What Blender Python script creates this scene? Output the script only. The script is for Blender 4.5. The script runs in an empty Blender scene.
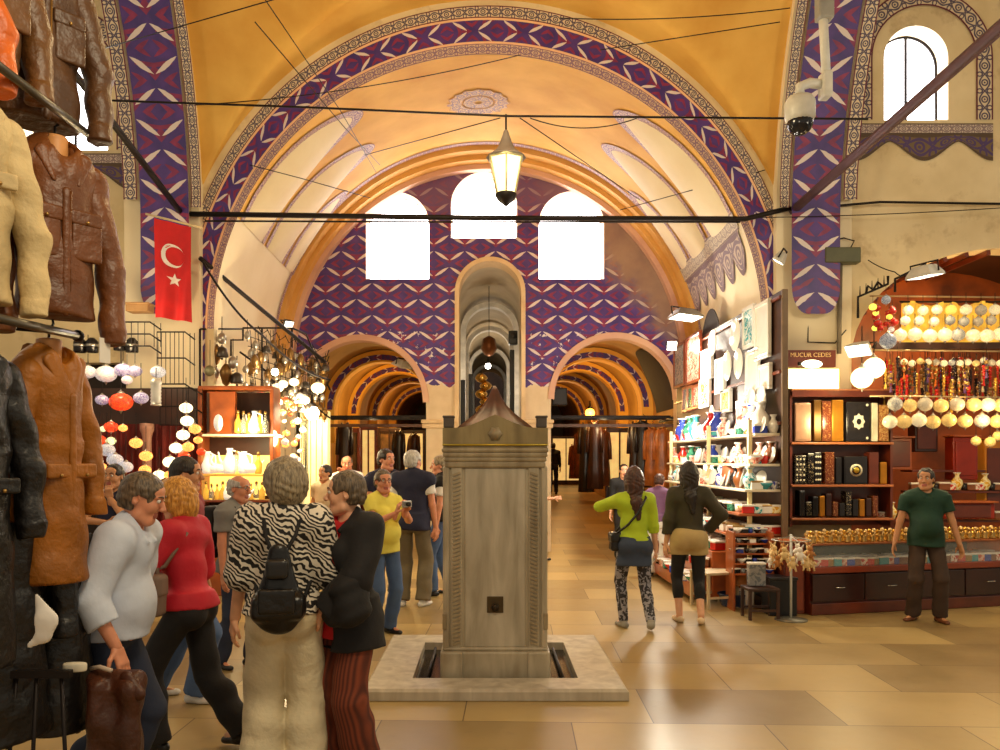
import bpy, bmesh, math, random
import numpy as np
from mathutils import Vector, Matrix
from mathutils.geometry import tessellate_polygon, delaunay_2d_cdt
S = bpy.context.scene
C = S.collection
rnd = random.Random(7)
PI = math.pi
# ---------------------------------------------------------------- camera, sky, exposure
EYE, HOR, VX, F = 1.72, 460.0, 488.0, 800.0
cam = bpy.data.objects.new('camera', bpy.data.cameras.new('camera'))
C.objects.link(cam)
cam.location = (0, 0, EYE); cam.rotation_euler = (PI/2, 0, 0)
cam.data.sensor_width = 36; cam.data.lens = 36*F/1000
cam.data.shift_x = (500-VX)/1000; cam.data.shift_y = (HOR-375)/1000
cam.data.clip_start = 0.05
S.camera = cam
w = bpy.data.worlds.new('sky'); S.world = w; w.use_nodes = True
w.node_tree.nodes['Background'].inputs[0].default_value = (1.0, 0.86, 0.64, 1)
w.node_tree.nodes['Background'].inputs[1].default_value = 0.46
S.view_settings.view_transform = 'Standard'
S.view_settings.look = 'None'
S.view_settings.exposure = 0.0
S.view_settings.gamma = 1
S.view_settings.use_curve_mapping = False
try:
    S.cycles.use_denoising = True
    S.cycles.max_bounces = 6
    S.cycles.sample_clamp_indirect = 4
except Exception: pass

def lamp(name, kind, loc, energy, col=(1, .75, .45), size=.1, aim=None, spot=90, blend=.6, parent=None):
    d = bpy.data.lights.new(name, kind); d.energy = energy; d.color = col
    if kind == 'AREA': d.size = size
    else: d.shadow_soft_size = size
    if kind == 'SPOT': d.spot_size = math.radians(spot); d.spot_blend = blend
    o = bpy.data.objects.new(name, d); C.objects.link(o); o.location = loc
    if aim is not None:
        o.rotation_euler = (Vector(aim)-Vector(loc)).to_track_quat('-Z', 'Y').to_euler()
    if parent: o.parent = parent
    return o
WARM, AMBER, WHITE, DAY = (1, .80, .46), (1, .54, .16), (1, .91, .74), (1, .97, .95)
LIGHTS = [
 # unseen point lights added to brighten the plate stall, glass stall and lamp shop
 ('stall_fill', 'POINT', (2.7, 12.3, 2.6), 125, WHITE, .15),
 ('stall_fill', 'POINT', (2.55, 9.7, 2.0), 85, WHITE, .15),
 ('stall_fill', 'POINT', (-2.75, 11.6, 2.35), 80, WARM, .12),
 ('stall_fill', 'POINT', (-2.95, 9.75, 2.05), 34, (1, .84, .46), .1),
 ('stall_fill', 'POINT', (-2.7, 10.3, 2.0), 38, WARM, .12),
 ('shop_fill', 'POINT', (4.3, 9.7, 2.2), 26, (1, .80, .42), .1),
 ('shop_fill', 'POINT', (5.9, 9.3, 2.2), 34, (1, .72, .34), .12),
 ('shop_fill', 'POINT', (6.0, 11.0, 3.4), 60, (1, .66, .26), .15),
 ('shop_fill', 'POINT', (-4.3, 9.3, 3.1), 35, WARM, .15),
 # lantern, unseen vault flood, and unseen fills added for hall and side arms
 ('lantern_light', 'POINT', (0.2, 9.0, 4.75), 190, (1, .82, .48), .12),
 ('vault_flood', 'POINT', (0, 7.2, 5.6), 235, (1, .80, .44), .4),
 ('hall_fill', 'POINT', (0, 2.0, 4.2), 210, (1, .85, .58), .5),
 ('hall_fill', 'POINT', (5.6, 6.2, 4.6), 150, (1, .87, .62), .4),
 ('hall_fill', 'POINT', (-5.4, 6.8, 4.4), 70, (1, .87, .62), .4),
]
for l in LIGHTS: lamp(*l)

# ---------------------------------------------------------------- helpers
def PX(x, y, Y): return Vector(((x-VX)/F*Y, Y, EYE+(HOR-y)/F*Y))
def GX(x, y): Y = F*EYE/(y-HOR); return Vector(((x-VX)/F*Y, Y, 0))
def lin(r, g, b):
    f = lambda c: c/12.92 if c <= .04045 else ((c+.055)/1.055)**2.4
    return (f(r/255), f(g/255), f(b/255), 1)

class E:
    """small expression wrapper that lays out Math nodes"""
    nt = None
    def __init__(s, v): s.v = v
    @staticmethod
    def m(op, *a):
        n = E.nt.nodes.new('ShaderNodeMath'); n.operation = op
        for i, x in enumerate(a):
            x = x.v if isinstance(x, E) else x
            if isinstance(x, (int, float)): n.inputs[i].default_value = x
            else: E.nt.links.new(x, n.inputs[i])
        return E(n.outputs[0])
    def __add__(s, o): return E.m('ADD', s, o)
    __radd__ = __add__
    def __sub__(s, o): return E.m('SUBTRACT', s, o)
    def __rsub__(s, o): return E.m('SUBTRACT', o, s)
    def __mul__(s, o): return E.m('MULTIPLY', s, o)
    __rmul__ = __mul__
    def __truediv__(s, o): return E.m('DIVIDE', s, o)
    def __lt__(s, o): return E.m('LESS_THAN', s, o)
    def __gt__(s, o): return E.m('GREATER_THAN', s, o)
def Eabs(a): return E.m('ABSOLUTE', a)
def Efr(a): return E.m('FRACT', a)
def Efl(a): return E.m('FLOOR', a)
def Esin(a): return E.m('SINE', a)
def Emax(a, b): return E.m('MAXIMUM', a, b)
def Emin(a, b): return E.m('MINIMUM', a, b)
def Emod2(a): return E.m('FLOORED_MODULO', a, 2.0)

def new_mat(name):
    m = bpy.data.materials.new(name); m.use_nodes = True
    nt = m.node_tree; E.nt = nt
    return m, nt, nt.nodes['Principled BSDF']
def mixc(nt, fac, a, b):
    n = nt.nodes.new('ShaderNodeMix'); n.data_type = 'RGBA'
    f = fac.v if isinstance(fac, E) else fac
    for s, x in ((n.inputs[0], f), (n.inputs[6], a), (n.inputs[7], b)):
        if isinstance(x, (int, float, tuple)): s.default_value = x
        else: nt.links.new(x, s)
    return n.outputs[2]
def uvxy(nt):
    n = nt.nodes.new('ShaderNodeUVMap'); x = nt.nodes.new('ShaderNodeSeparateXYZ')
    nt.links.new(n.outputs[0], x.inputs[0]); return E(x.outputs[0]), E(x.outputs[1])
def coords(nt, kind='Object'):
    return nt.nodes.new('ShaderNodeTexCoord').outputs[kind]
def noise(nt, scale, detail=3, vec=None, dist=0, rough=.5):
    n = nt.nodes.new('ShaderNodeTexNoise'); n.inputs['Scale'].default_value = scale
    n.inputs['Detail'].default_value = detail; n.inputs['Distortion'].default_value = dist
    n.inputs['Roughness'].default_value = rough
    nt.links.new(vec if vec is not None else coords(nt), n.inputs['Vector']); return E(n.outputs[0])
def ramp(nt, fac, stops):
    n = nt.nodes.new('ShaderNodeValToRGB'); e = n.color_ramp.elements
    while len(e) < len(stops): e.new(.5)
    for i, (p, c) in enumerate(stops): e[i].position = p; e[i].color = c
    nt.links.new(fac.v, n.inputs[0]); return n.outputs[0]
def bump(nt, b, h, strength=.3, dist=.01):
    n = nt.nodes.new('ShaderNodeBump'); n.inputs['Strength'].default_value = strength
    n.inputs['Distance'].default_value = dist
    nt.links.new(h.v, n.inputs['Height']); nt.links.new(n.outputs[0], b.inputs['Normal'])
_mc = {}
def M(name, col, rough=.6, metal=0, var=.12, vs=6, bs=0, bscale=40, emit=0, ecol=None, alpha=1, spec=None, coat=0):
    """plain procedural material: noise mottled colour, optional bump and glow"""
    if name in _mc: return _mc[name]
    m, nt, b = new_mat(name)
    c = lin(*col)
    if var:
        lo = tuple(max(0, x*(1-var*1.6)) for x in c[:3])+(1,); hi = tuple(min(1, x*(1+var)) for x in c[:3])+(1,)
        nt.links.new(ramp(nt, noise(nt, vs), [(.3, lo), (.7, hi)]), b.inputs['Base Color'])
    else: b.inputs['Base Color'].default_value = c
    b.inputs['Roughness'].default_value = rough; b.inputs['Metallic'].default_value = metal
    if bs: bump(nt, b, noise(nt, bscale, 4), bs, .025)
    if emit:
        b.inputs['Emission Color'].default_value = lin(*(ecol or col)); b.inputs['Emission Strength'].default_value = emit
    if alpha < 1: b.inputs['Transmission Weight'].default_value = 1-alpha; b.inputs['IOR'].default_value = 1.3
    if coat: b.inputs['Coat Weight'].default_value = coat; b.inputs['Coat Roughness'].default_value = .15
    _mc[name] = m; return m

class MB:
    """collects faces, then links them as ONE mesh object"""
    def __init__(s): s.v = []; s.f = []; s.m = []; s.uv = []; s.sm = []
    def add(s, vs, fs, mi=0, uvs=None, smooth=False):
        o = len(s.v); s.v += [tuple(p) for p in vs]
        for i, f in enumerate(fs):
            s.f.append([o+k for k in f]); s.m.append(mi); s.sm.append(smooth)
            s.uv.append(uvs[i] if uvs else None)
        return s
    def box(s, c, size, mi=0, rz=0, bev=0, rot=None):
        x, y, z = (q/2 for q in size); R = rot or Matrix.Rotation(rz, 3, 'Z'); c = Vector(c)
        if bev:
            bm = bmesh.new(); bmesh.ops.create_cube(bm, size=1)
            for v in bm.verts: v.co = Vector((v.co.x*size[0], v.co.y*size[1], v.co.z*size[2]))
            bmesh.ops.bevel(bm, geom=bm.edges[:], offset=min(bev, min(size)*.45), segments=2, affect='EDGES', profile=.5)
            bm.verts.index_update()
            s.add([c+R@v.co for v in bm.verts], [[v.index for v in f.verts] for f in bm.faces], mi); bm.free(); return s
        P = [c+R@Vector((i*x, j*y, k*z)) for k in (-1, 1) for j in (-1, 1) for i in (-1, 1)]
        return s.add(P, [(0, 2, 3, 1), (4, 5, 7, 6), (0, 1, 5, 4), (2, 6, 7, 3), (0, 4, 6, 2), (1, 3, 7, 5)], mi)
    def tube(s, pts, r, n=8, mi=0, cap=True):
        pts = [Vector(p) for p in pts]; rs = r if isinstance(r, (list, tuple)) else [r]*len(pts)
        V = []; up = None
        for i, p in enumerate(pts):
            t = (pts[min(i+1, len(pts)-1)]-pts[max(i-1, 0)])
            t = t.normalized() if t.length > 1e-9 else Vector((0, 0, 1))
            if up is None: up = Vector((0, 0, 1)) if abs(t.z) < .9 else Vector((1, 0, 0))
            a = t.cross(up)
            if a.length < 1e-6: a = t.cross(Vector((1, .3, 0)))
            a.normalize(); b = a.cross(t).normalized(); up = b
            V += [p+(a*math.cos(2*PI*k/n)+b*math.sin(2*PI*k/n))*rs[i] for k in range(n)]
        Fs = [(i*n+k, i*n+(k+1) % n, (i+1)*n+(k+1) % n, (i+1)*n+k) for i in range(len(pts)-1) for k in range(n)]
        if cap: Fs += [tuple(range(n))[::-1], tuple((len(pts)-1)*n+k for k in range(n))]
        return s.add(V, Fs, mi, smooth=n > 5)
    def lathe(s, prof, c=(0, 0, 0), n=16, mi=0, sx=1, sy=1, rot=None, a0=0, flute=0, nf=8):
        c = Vector(c); V = []
        for r, z in prof:
            for k in range(n):
                a = a0+2*PI*k/n; q = r*(1+flute*math.cos(nf*a))
                p = Vector((q*math.cos(a)*sx, q*math.sin(a)*sy, z)); V.append(c+(rot@p if rot else p))
        Fs = [(i*n+k, i*n+(k+1) % n, (i+1)*n+(k+1) % n, (i+1)*n+k) for i in range(len(prof)-1) for k in range(n)]
        if prof[0][0] > 1e-4: Fs.append(tuple(range(n))[::-1])
        if prof[-1][0] > 1e-4: Fs.append(tuple((len(prof)-1)*n+k for k in range(n)))
        return s.add(V, Fs, mi, smooth=n > 6)
    def ball(s, c, r, mi=0, n=12, m=8, sz=1, sx=1, sy=1, rot=None):
        return s.lathe([(max(1e-5, r*math.sin(PI*i/m)), -r*sz*math.cos(PI*i/m)) for i in range(m+1)], c, n, mi, sx, sy, rot)
    def poly(s, pts, d, mi=0):
        """closed outline extruded by vector d"""
        pts = [Vector(p) for p in pts]; d = Vector(d); n = len(pts)
        t = tessellate_polygon([pts])
        nn = sum(((pts[i]-pts[0]).cross(pts[(i+1) % n]-pts[0]) for i in range(n)), Vector())
        sgn = nn.dot(d) > 0
        q = []
        for f in t:
            fn = (pts[f[1]]-pts[f[0]]).cross(pts[f[2]]-pts[f[0]]).dot(d) > 0
            a = f if not fn else f[::-1]
            q.append(tuple(a)); q.append(tuple(k+n for k in a[::-1]))
        for i in range(n):
            j = (i+1) % n
            q.append((i, j, j+n, i+n) if sgn else (j, i, i+n, j+n))
        return s.add(pts+[p+d for p in pts], q, mi)
    def ribbon(s, L, R, mi=0, unit=False, smooth=True, flip=False):
        """strip between two edge lines; uv = (across, along) in metres, or in widths with unit"""
        L = [Vector(p) for p in L]; R = [Vector(p) for p in R]; n = len(L); v = 0; V = []; vv = [0]
        for i in range(1, n): v += ((L[i]+R[i])/2-(L[i-1]+R[i-1])/2).length; vv.append(v)
        Fs = []; U = []
        for i in range(n-1):
            wd = (L[i]-R[i]).length or 1e-3; wd = ((L[n//2]-R[n//2]).length or wd)
            k = 1/wd if unit else 1; u0, u1 = (0, 1) if unit else (-wd/2, wd/2)
            f = (2*i, 2*i+1, 2*i+3, 2*i+2); q = [(u0, vv[i]*k), (u1, vv[i]*k), (u1, vv[i+1]*k), (u0, vv[i+1]*k)]
            if flip: f = f[::-1]; q = q[::-1]
            Fs.append(f); U.append(q)
        for a, b in zip(L, R): V += [a, b]
        return s.add(V, Fs, mi, U, smooth)
    def panel(s, outer, holes, Y, depth=0, mi=0, mr=1, off=(0, 0)):
        """wall facing -Y at depth Y with holes given as (x, z) loops; reveals go back by depth"""
        loops = [list(outer)]+[list(h) for h in holes]; pv = []; pe = []
        for L in loops:
            o = len(pv); pv += [Vector(p) for p in L]; pe += [(o+i, o+(i+1) % len(L)) for i in range(len(L))]
        def ins(x, z, L):
            c = False
            for i in range(len(L)):
                (x0, z0), (x1, z1) = L[i-1], L[i]
                if (z0 > z) != (z1 > z) and x < (x1-x0)*(z-z0)/(z1-z0)+x0: c = not c
            return c
        vo, _, fo = delaunay_2d_cdt(pv, pe, [], 0, 1e-5)[:3]; fs = []
        for f in fo:
            cx = sum(vo[k].x for k in f)/len(f); cz = sum(vo[k].y for k in f)/len(f)
            if ins(cx, cz, loops[0]) and not any(ins(cx, cz, h) for h in loops[1:]):
                p, q, r = (vo[k] for k in f[:3]); fs.append(tuple(f) if (q-p).cross(r-p) > 0 else tuple(f)[::-1])
        s.add([(p.x, Y, p.y) for p in vo], fs, mi, [[(vo[k].x, vo[k].y) for k in f] for f in fs])
        if depth:
            for H in holes:
                n = len(H); s.add([(x, Y, z) for x, z in H]+[(x, Y+depth, z) for x, z in H],
                                  [(i, (i+1) % n, (i+1) % n+n, i+n) for i in range(n)], mr)
        return s
    def build(s, name, mats, parent=None, loc=None, rot=None):
        me = bpy.data.meshes.new(name); me.from_pydata(s.v, [], s.f)
        mats = mats if isinstance(mats, (list, tuple)) else [mats]
        for m in mats: me.materials.append(m)
        me.polygons.foreach_set('material_index', s.m)
        me.polygons.foreach_set('use_smooth', s.sm)
        if any(u for u in s.uv):
            l = me.uv_layers.new(name='UVMap'); d = []
            for f, u in zip(s.f, s.uv):
                for i in range(len(f)): d += list(u[i]) if u else [0, 0]
            l.data.foreach_set('uv', d)
        me.update()
        o = bpy.data.objects.new(name, me); C.objects.link(o)
        if parent is not None: o.parent = parent
        if loc is not None: o.location = loc
        if rot is not None: o.rotation_euler = rot
        return o
def tag(o, label=None, cat=None, group=None, kind=None):
    if label: o['label'] = label
    if cat: o['category'] = cat
    if group: o['group'] = group
    if kind: o['kind'] = kind
    return o
def thing(name, label, cat, loc=(0, 0, 0), rz=0, group=None):
    o = bpy.data.objects.new(name, None); C.objects.link(o); o.location = loc; o.rotation_euler = (0, 0, rz)
    o.empty_display_size = .1
    return tag(o, label, cat, group)
def struct(o): o['kind'] = 'structure'; return o
_kids = {}
def dup(root, loc, rz=None, label=None, group=None, sc=None):
    r = root.copy(); C.objects.link(r); r.location = loc
    if rz is not None: r.rotation_euler = (0, 0, rz)
    if sc is not None: r.scale = (sc,)*3 if isinstance(sc, (int, float)) else sc
    if label: r['label'] = label
    if group: r['group'] = group
    if root.name not in _kids: _kids[root.name] = [(c, list(c.children)) for c in root.children]
    for c, g in _kids[root.name]:
        k = c.copy(); C.objects.link(k); k.parent = r
        for x in g: y = x.copy(); C.objects.link(y); y.parent = k
    return r
def arc(cx, cz, a, b, t0, t1, n=40):
    return [(cx+a*math.cos(t0+(t1-t0)*i/n), cz+b*math.sin(t0+(t1-t0)*i/n)) for i in range(n+1)]
def archloop(cx, hw, z0, zs, rise=None, n=24):
    """arched opening as (x, z) loop: floor z0, springing zs"""
    return [(cx-hw, z0)]+[(cx-hw*math.cos(PI*i/n), zs+(rise or hw)*math.sin(PI*i/n)) for i in range(n+1)]+[(cx+hw, z0)]
ORD = ['first', 'second', 'third', 'fourth', 'fifth', 'sixth', 'seventh', 'eighth', 'ninth', 'tenth', 'eleventh', 'twelfth',
       'thirteenth', 'fourteenth', 'fifteenth', 'sixteenth', 'seventeenth', 'eighteenth', 'nineteenth', 'twentieth']

# ---------------------------------------------------------------- wall and floor materials
def tile_mat(name, pu, pv, fade=False, ctr=.0):
    m, nt, b = new_mat(name)
    u, v = uvxy(nt)
    row = Efl(v/pv); a = u/pu+ctr+Emod2(row)*.5
    tri = Eabs(Efr(a)-.5)*2; fv = Efr(v/pv)
    wob = noise(nt, 14, 2)
    c = .20+.60*(1-tri)
    th = Esin(tri*PI)*.12-.014+(wob-.5)*.05
    white = Eabs(fv-c) < th
    red1 = (tri*-1.6+1.6+Eabs(fv-.26)*1.7) < .42
    c2 = .72+.60*(1-tri); d2 = Emin(Eabs(fv-c2), Eabs(fv+1-c2))
    red2 = d2 < (Esin(tri*PI)*.13-.02)
    d3 = Emin(Eabs(fv-.02-(1-tri)*.3), Eabs(fv-1.02+(1-tri)*-.3))
    red3 = (Eabs(fv-.62+tri*.12) < .07)*(tri > .25)
    blue = ramp(nt, noise(nt, 5, 4), [(.3, lin(58, 42, 112)), (.7, lin(84, 52, 132))])
    redc = ramp(nt, noise(nt, 9, 3), [(.3, lin(120, 28, 58)), (.7, lin(154, 42, 74))])
    col = mixc(nt, Emin(Emax(Emax(red1, red2), red3)*.78, 1.0), blue, redc)
    col = mixc(nt, white*.95, col, lin(222, 208, 205))
    if fade:
        o = coords(nt); s = nt.nodes.new('ShaderNodeSeparateXYZ'); nt.links.new(o, s.inputs[0])
        x, z = E(s.outputs[0]), E(s.outputs[2]); n2 = noise(nt, 3.2, 5)
        stone = mixc(nt, noise(nt, 4, 5), lin(196, 168, 128), lin(232, 212, 178))
        low = (z+(n2-.5)*.5) < 3.12
        col = mixc(nt, low, col, stone)
        fl = noise(nt, 7, 6, rough=.7)
        chip = (fl > .60)*(Eabs(z-3.75) < .42)*(Eabs(Eabs(x)-1.55) < .75)
        col = mixc(nt, chip*.85, col, lin(236, 228, 224))
        wash = (x*.72+z*.62+(n2-.5)*.7-4.72)
        wash = E.m('MULTIPLY', wash, 2.2); wash.v.node.use_clamp = True
        col = mixc(nt, wash, col, mixc(nt, noise(nt, 2.5, 5), lin(112, 84, 84), lin(176, 146, 120)))
        top = E.m('MULTIPLY', z+(n2-.5)*.5-6.15, 2.5); top.v.node.use_clamp = True
        col = mixc(nt, top*.75, col, lin(112, 78, 118))  # purple-brown haze towards the crown, painted into the tile colour
    nt.links.new(col, b.inputs['Base Color']); b.inputs['Roughness'].default_value = .45
    return m
TILE_WALL = tile_mat('purple_tile_wall', .58, .30, True, .25)
TILE_BAND = tile_mat('purple_tile_band', .62, .36, ctr=.5)
TILE_ARCH = tile_mat('purple_tile_arch', .30, .33, ctr=.5)
def border_mat(name, bg=(214, 196, 168), ink=(44, 34, 84), edge=(96, 24, 50), edgew=.09):
    m, nt, b = new_mat(name); u, v = uvxy(nt)
    c1 = .5+.30*Esin(v*PI*1.0); c2 = .5-.30*Esin(v*PI*1.0)
    l = Emin(Eabs(u-c1), Eabs(u-c2)) < .055
    p = Efr(v)-.5
    r = E.m('SQRT', p*p+(u-.5)*(u-.5))
    fl = (Eabs(r-.17) < .045)
    q = Efr(v+.5)-.5
    r2 = E.m('SQRT', q*q*1.6+E.m('POWER', Emin(Eabs(u-.2), Eabs(u-.8)), 2.0))
    curl = (Eabs(r2-.16) < .05)
    dot = r < .06
    ink_ = Emax(Emax(l, fl), Emax(curl, dot))
    col = mixc(nt, ink_*.9, lin(*bg), lin(*ink))
    ed = Emax(u < edgew, u > 1-edgew)
    col = mixc(nt, ed, col, lin(*edge))
    nt.links.new(col, b.inputs['Base Color']); b.inputs['Roughness'].default_value = .6
    return m
BORDER = border_mat('painted_border')
BORDER_L = border_mat('painted_border_lilac', (206, 176, 150), (120, 88, 130), (130, 84, 112), .07)
PINK = M('cream_stripe', (236, 190, 150), .7, var=.05)
def plaster(name, c0, c1, stain=None, sc=1.2, rough=.75):
    m, nt, b = new_mat(name)
    n = noise(nt, sc, 5); col = ramp(nt, n, [(.3, lin(*c0)), (.7, lin(*c1))])
    if stain:
        k = E.m('MULTIPLY', noise(nt, 2.3, 6, rough=.65)-.55, 5); k.v.node.use_clamp = True
        col = mixc(nt, k*.55, col, lin(*stain))
    nt.links.new(col, b.inputs['Base Color']); b.inputs['Roughness'].default_value = rough
    bump(nt, b, noise(nt, 9, 5), .12, .02)
    return m
OCHRE = plaster('ochre_vault_paint', (206, 150, 60), (232, 184, 92))
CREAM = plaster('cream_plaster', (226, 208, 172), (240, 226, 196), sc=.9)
OLDPL = plaster('stained_plaster', (206, 184, 140), (234, 216, 178), (140, 104, 60))
STONE = plaster('pier_stone', (206, 176, 134), (232, 206, 166), (180, 146, 106), 2)
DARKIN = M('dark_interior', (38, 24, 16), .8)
RIBOCH = plaster('rib_ochre', (196, 140, 62), (222, 172, 96))
RIBPNK = plaster('rib_pink', (196, 150, 132), (220, 178, 150))
def floor_mat():
    m, nt, b = new_mat('worn_stone_slabs')
    o = coords(nt); mp = nt.nodes.new('ShaderNodeMapping'); nt.links.new(o, mp.inputs[0])
    mp.inputs['Rotation'].default_value = (0, 0, math.radians(2)); mp.inputs['Location'].default_value = (.35, .2, 0)
    br = nt.nodes.new('ShaderNodeTexBrick'); nt.links.new(mp.outputs[0], br.inputs[0])
    br.inputs['Scale'].default_value = 1; br.inputs['Brick Width'].default_value = 1.25; br.inputs['Row Height'].default_value = .78
    br.inputs['Mortar Size'].default_value = .0045; br.inputs['Mortar Smooth'].default_value = .3; br.inputs['Bias'].default_value = -.25
    br.offset = .43
    br.inputs['Color1'].default_value = lin(198, 176, 126); br.inputs['Color2'].default_value = lin(126, 104, 72)
    br.inputs['Mortar'].default_value = lin(96, 76, 50)
    n = noise(nt, 1.6, 6, rough=.6); n2 = noise(nt, 11, 5)
    k = ramp(nt, n, [(.3, lin(176, 154, 104)), (.72, lin(222, 202, 150))])
    mm = nt.nodes.new('ShaderNodeMix'); mm.data_type = 'RGBA'; mm.blend_type = 'MULTIPLY'; mm.inputs[0].default_value = .55
    nt.links.new(br.outputs[0], mm.inputs[6]); nt.links.new(k, mm.inputs[7])
    sp = E.m('MULTIPLY', noise(nt, 3.1, 8, rough=.75)-.6, 6); sp.v.node.use_clamp = True
    col = mixc(nt, sp*.35, mm.outputs[2], lin(78, 62, 46))
    nt.links.new(col, b.inputs['Base Color'])
    nt.links.new((.20+n*.22+n2*.08).v, b.inputs['Roughness'])
    b.inputs['Specular IOR Level'].default_value = .6
    bump(nt, b, E(br.outputs[1])*-.6+noise(nt, 2.2, 5)*.5+n2*.12, .10, .02)
    return m
FLOOR = floor_mat()
IRON = M('dark_iron', (34, 27, 25), .5, .6)
BLACK = M('black_plastic', (18, 17, 18), .45)
GLOWWIN = M('daylit_pane', (255, 252, 255), .4, var=0, emit=7.5)
# ---------------------------------------------------------------- structure
YF, YB = 10.5, 15.0
ZS, R0 = 3.44, 3.6
def RA(y): return R0+.30*min(1, max(0, (y-YF)/(YB+.3-YF)))
def RB(y): return R0+.42*min(1, max(0, (y-YF)/(YB+.3-YF)))
def ramp_z(Y): return max(0.0, (Y-15.6)*.05)
fl = MB(); ys = [-5, 15.6, 20, 26, 32, 40]
for a, b in zip(ys, ys[1:]):
    fl.add([(-14, a, ramp_z(a)), (14, a, ramp_z(a)), (14, b, ramp_z(b)), (-14, b, ramp_z(b))], [(0, 1, 2, 3)])
struct(fl.build('floor', FLOOR))
# end wall with two street arches, a tall passage and three windows
cL, cR = -2.38, 2.38
win = [((397.5-VX)/F*YB, 31.5/F*YB, 1.72+(HOR-279)/F*YB, 1.72+(HOR-224)/F*YB),
       ((484-VX)/F*YB, 33/F*YB, 1.72+(HOR-238)/F*YB, 1.72+(HOR-205)/F*YB),
       ((571.5-VX)/F*YB, 32.5/F*YB, 1.72+(HOR-279)/F*YB, 1.72+(HOR-224)/F*YB)]
sl = archloop(cL, 1.22, -.05, 2.80); sr = archloop(cR, 1.20, -.05, 2.86); sn = archloop(.04, .58, -.05, 4.86)
outer = [(-RA(YB), -.3), (RA(YB), -.3)]+arc(0, ZS, RA(YB), RB(YB), 0, PI, 60)
e = MB().panel(outer, [sl, sr, sn]+[archloop(c, hw, z0, zs) for c, hw, z0, zs in win], YB, .45)
struct(e.build('wall_back', [TILE_WALL, STONE]))
for i, (c, hw, z0, zs) in enumerate(win):
    L = archloop(c, hw*.99, z0, zs)
    o = MB().poly([(x, YB+.40, z) for x, z in L], (0, .02, 0)).build('window_%d' % (i+1), GLOWWIN); struct(o)
    fr = MB(); L2 = archloop(c, hw, z0, zs)
    fr.tube([(x, YB+.37, z) for x, z in L2]+[(L2[0][0], YB+.37, L2[0][1])], .02, 6)
    tag(fr.build('window_frame', M('white_frame', (235, 228, 225), .5), o))
# stone surrounds of the openings
def ring(cx, r0, r1, zs, Y, dy, mat, name, n=32, legs=None, k0=1, k1=1):
    m = MB(); a0, a1 = [(cx-r0*math.cos(PI*i/n), zs+k0*r0*math.sin(PI*i/n)) for i in range(n+1)], [(cx-r1*math.cos(PI*i/n), zs+k1*r1*math.sin(PI*i/n)) for i in range(n+1)]
    if legs is not None: a0 = [(cx-r0, legs)]+a0+[(cx+r0, legs)]; a1 = [(cx-r1, legs)]+a1+[(cx+r1, legs)]
    k = len(a0); V = [(x, Y, z) for x, z in a0]+[(x, Y, z) for x, z in a1]+[(x, Y+dy, z) for x, z in a0]+[(x, Y+dy, z) for x, z in a1]
    fs = []
    for i in range(k-1): fs += [(i, i+1, k+i+1, k+i), (2*k+i, 2*k+i+1, i+1, i), (k+i, k+i+1, 3*k+i+1, 3*k+i)]
    m.add(V, fs, smooth=False); return struct(m.build(name, mat))
TR = [0]
def trim(mb, mat):
    TR[0] += 1; return struct(mb.build('trim_%d' % TR[0], mat))
ring(cL, 1.16, 1.27, 2.80, YB-.04, .3, RIBPNK, 'trim_arch')
ring(cR, 1.14, 1.25, 2.86, YB-.04, .3, RIBPNK, 'trim_arch')
ring(.04, .58, .66, 4.86, YB-.06, .3, STONE, 'trim_niche', legs=0.0)
# barrel vault of the bay before the end wall
def barrel(R, zs, y0, y1, t0, t1, mat, name, n=48, ny=1):
    m = MB(); m.ribbon([(x, y0, z) for x, z in arc(0, zs, RA(y0), RB(y0), t0, t1, n)], [(x, y1, z) for x, z in arc(0, zs, RA(y1), RB(y1), t0, t1, n)], smooth=True)
    return struct(m.build(name, mat))
TH = math.radians(24)
barrel(R0, ZS, YF, YB+.3, TH, PI-TH, OCHRE, 'ceiling')
barrel(R0, ZS, YF, YB+.3, 0, TH, CREAM, 'wall_right')
barrel(R0, ZS, YF, YB+.3, PI-TH, PI, CREAM, 'wall_left')
for sx, nm in ((-1, 'wall_left'), (1, 'wall_right')):
    struct(MB().box((sx*(R0+.17), (YF+YB)/2+.22, ZS/2), (.34, YB-YF+.4, ZS)).build(nm, CREAM))
# ribs against the end wall
def onbar(th, y, r=.012): return Vector(((RA(y)-r)*math.cos(th), y, ZS+(RB(y)-r)*math.sin(th)))
for r0, r1, y, mt in ((3.50, 3.62, 14.15, None), (3.78, 3.89, 14.36, RIBOCH), (3.70, 3.89, 14.60, RIBOCH), (3.61, 3.89, 14.82, RIBPNK)):
    if mt is None:
        m = MB(); a, b = arc(0, ZS, r0, r0, .0, PI, 60), arc(0, ZS, r1, r1, 0, PI, 60)
        m.ribbon([onbar(PI*i/60, y, .012) for i in range(61)], [onbar(PI*i/60, y+.16, .012) for i in range(61)], unit=True)
        trim(m, BORDER_L)
    else: ring(0, r0, r1, ZS, y, .7, mt, 'trim_rib', 60, k0=1.018, k1=1.026)
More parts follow.
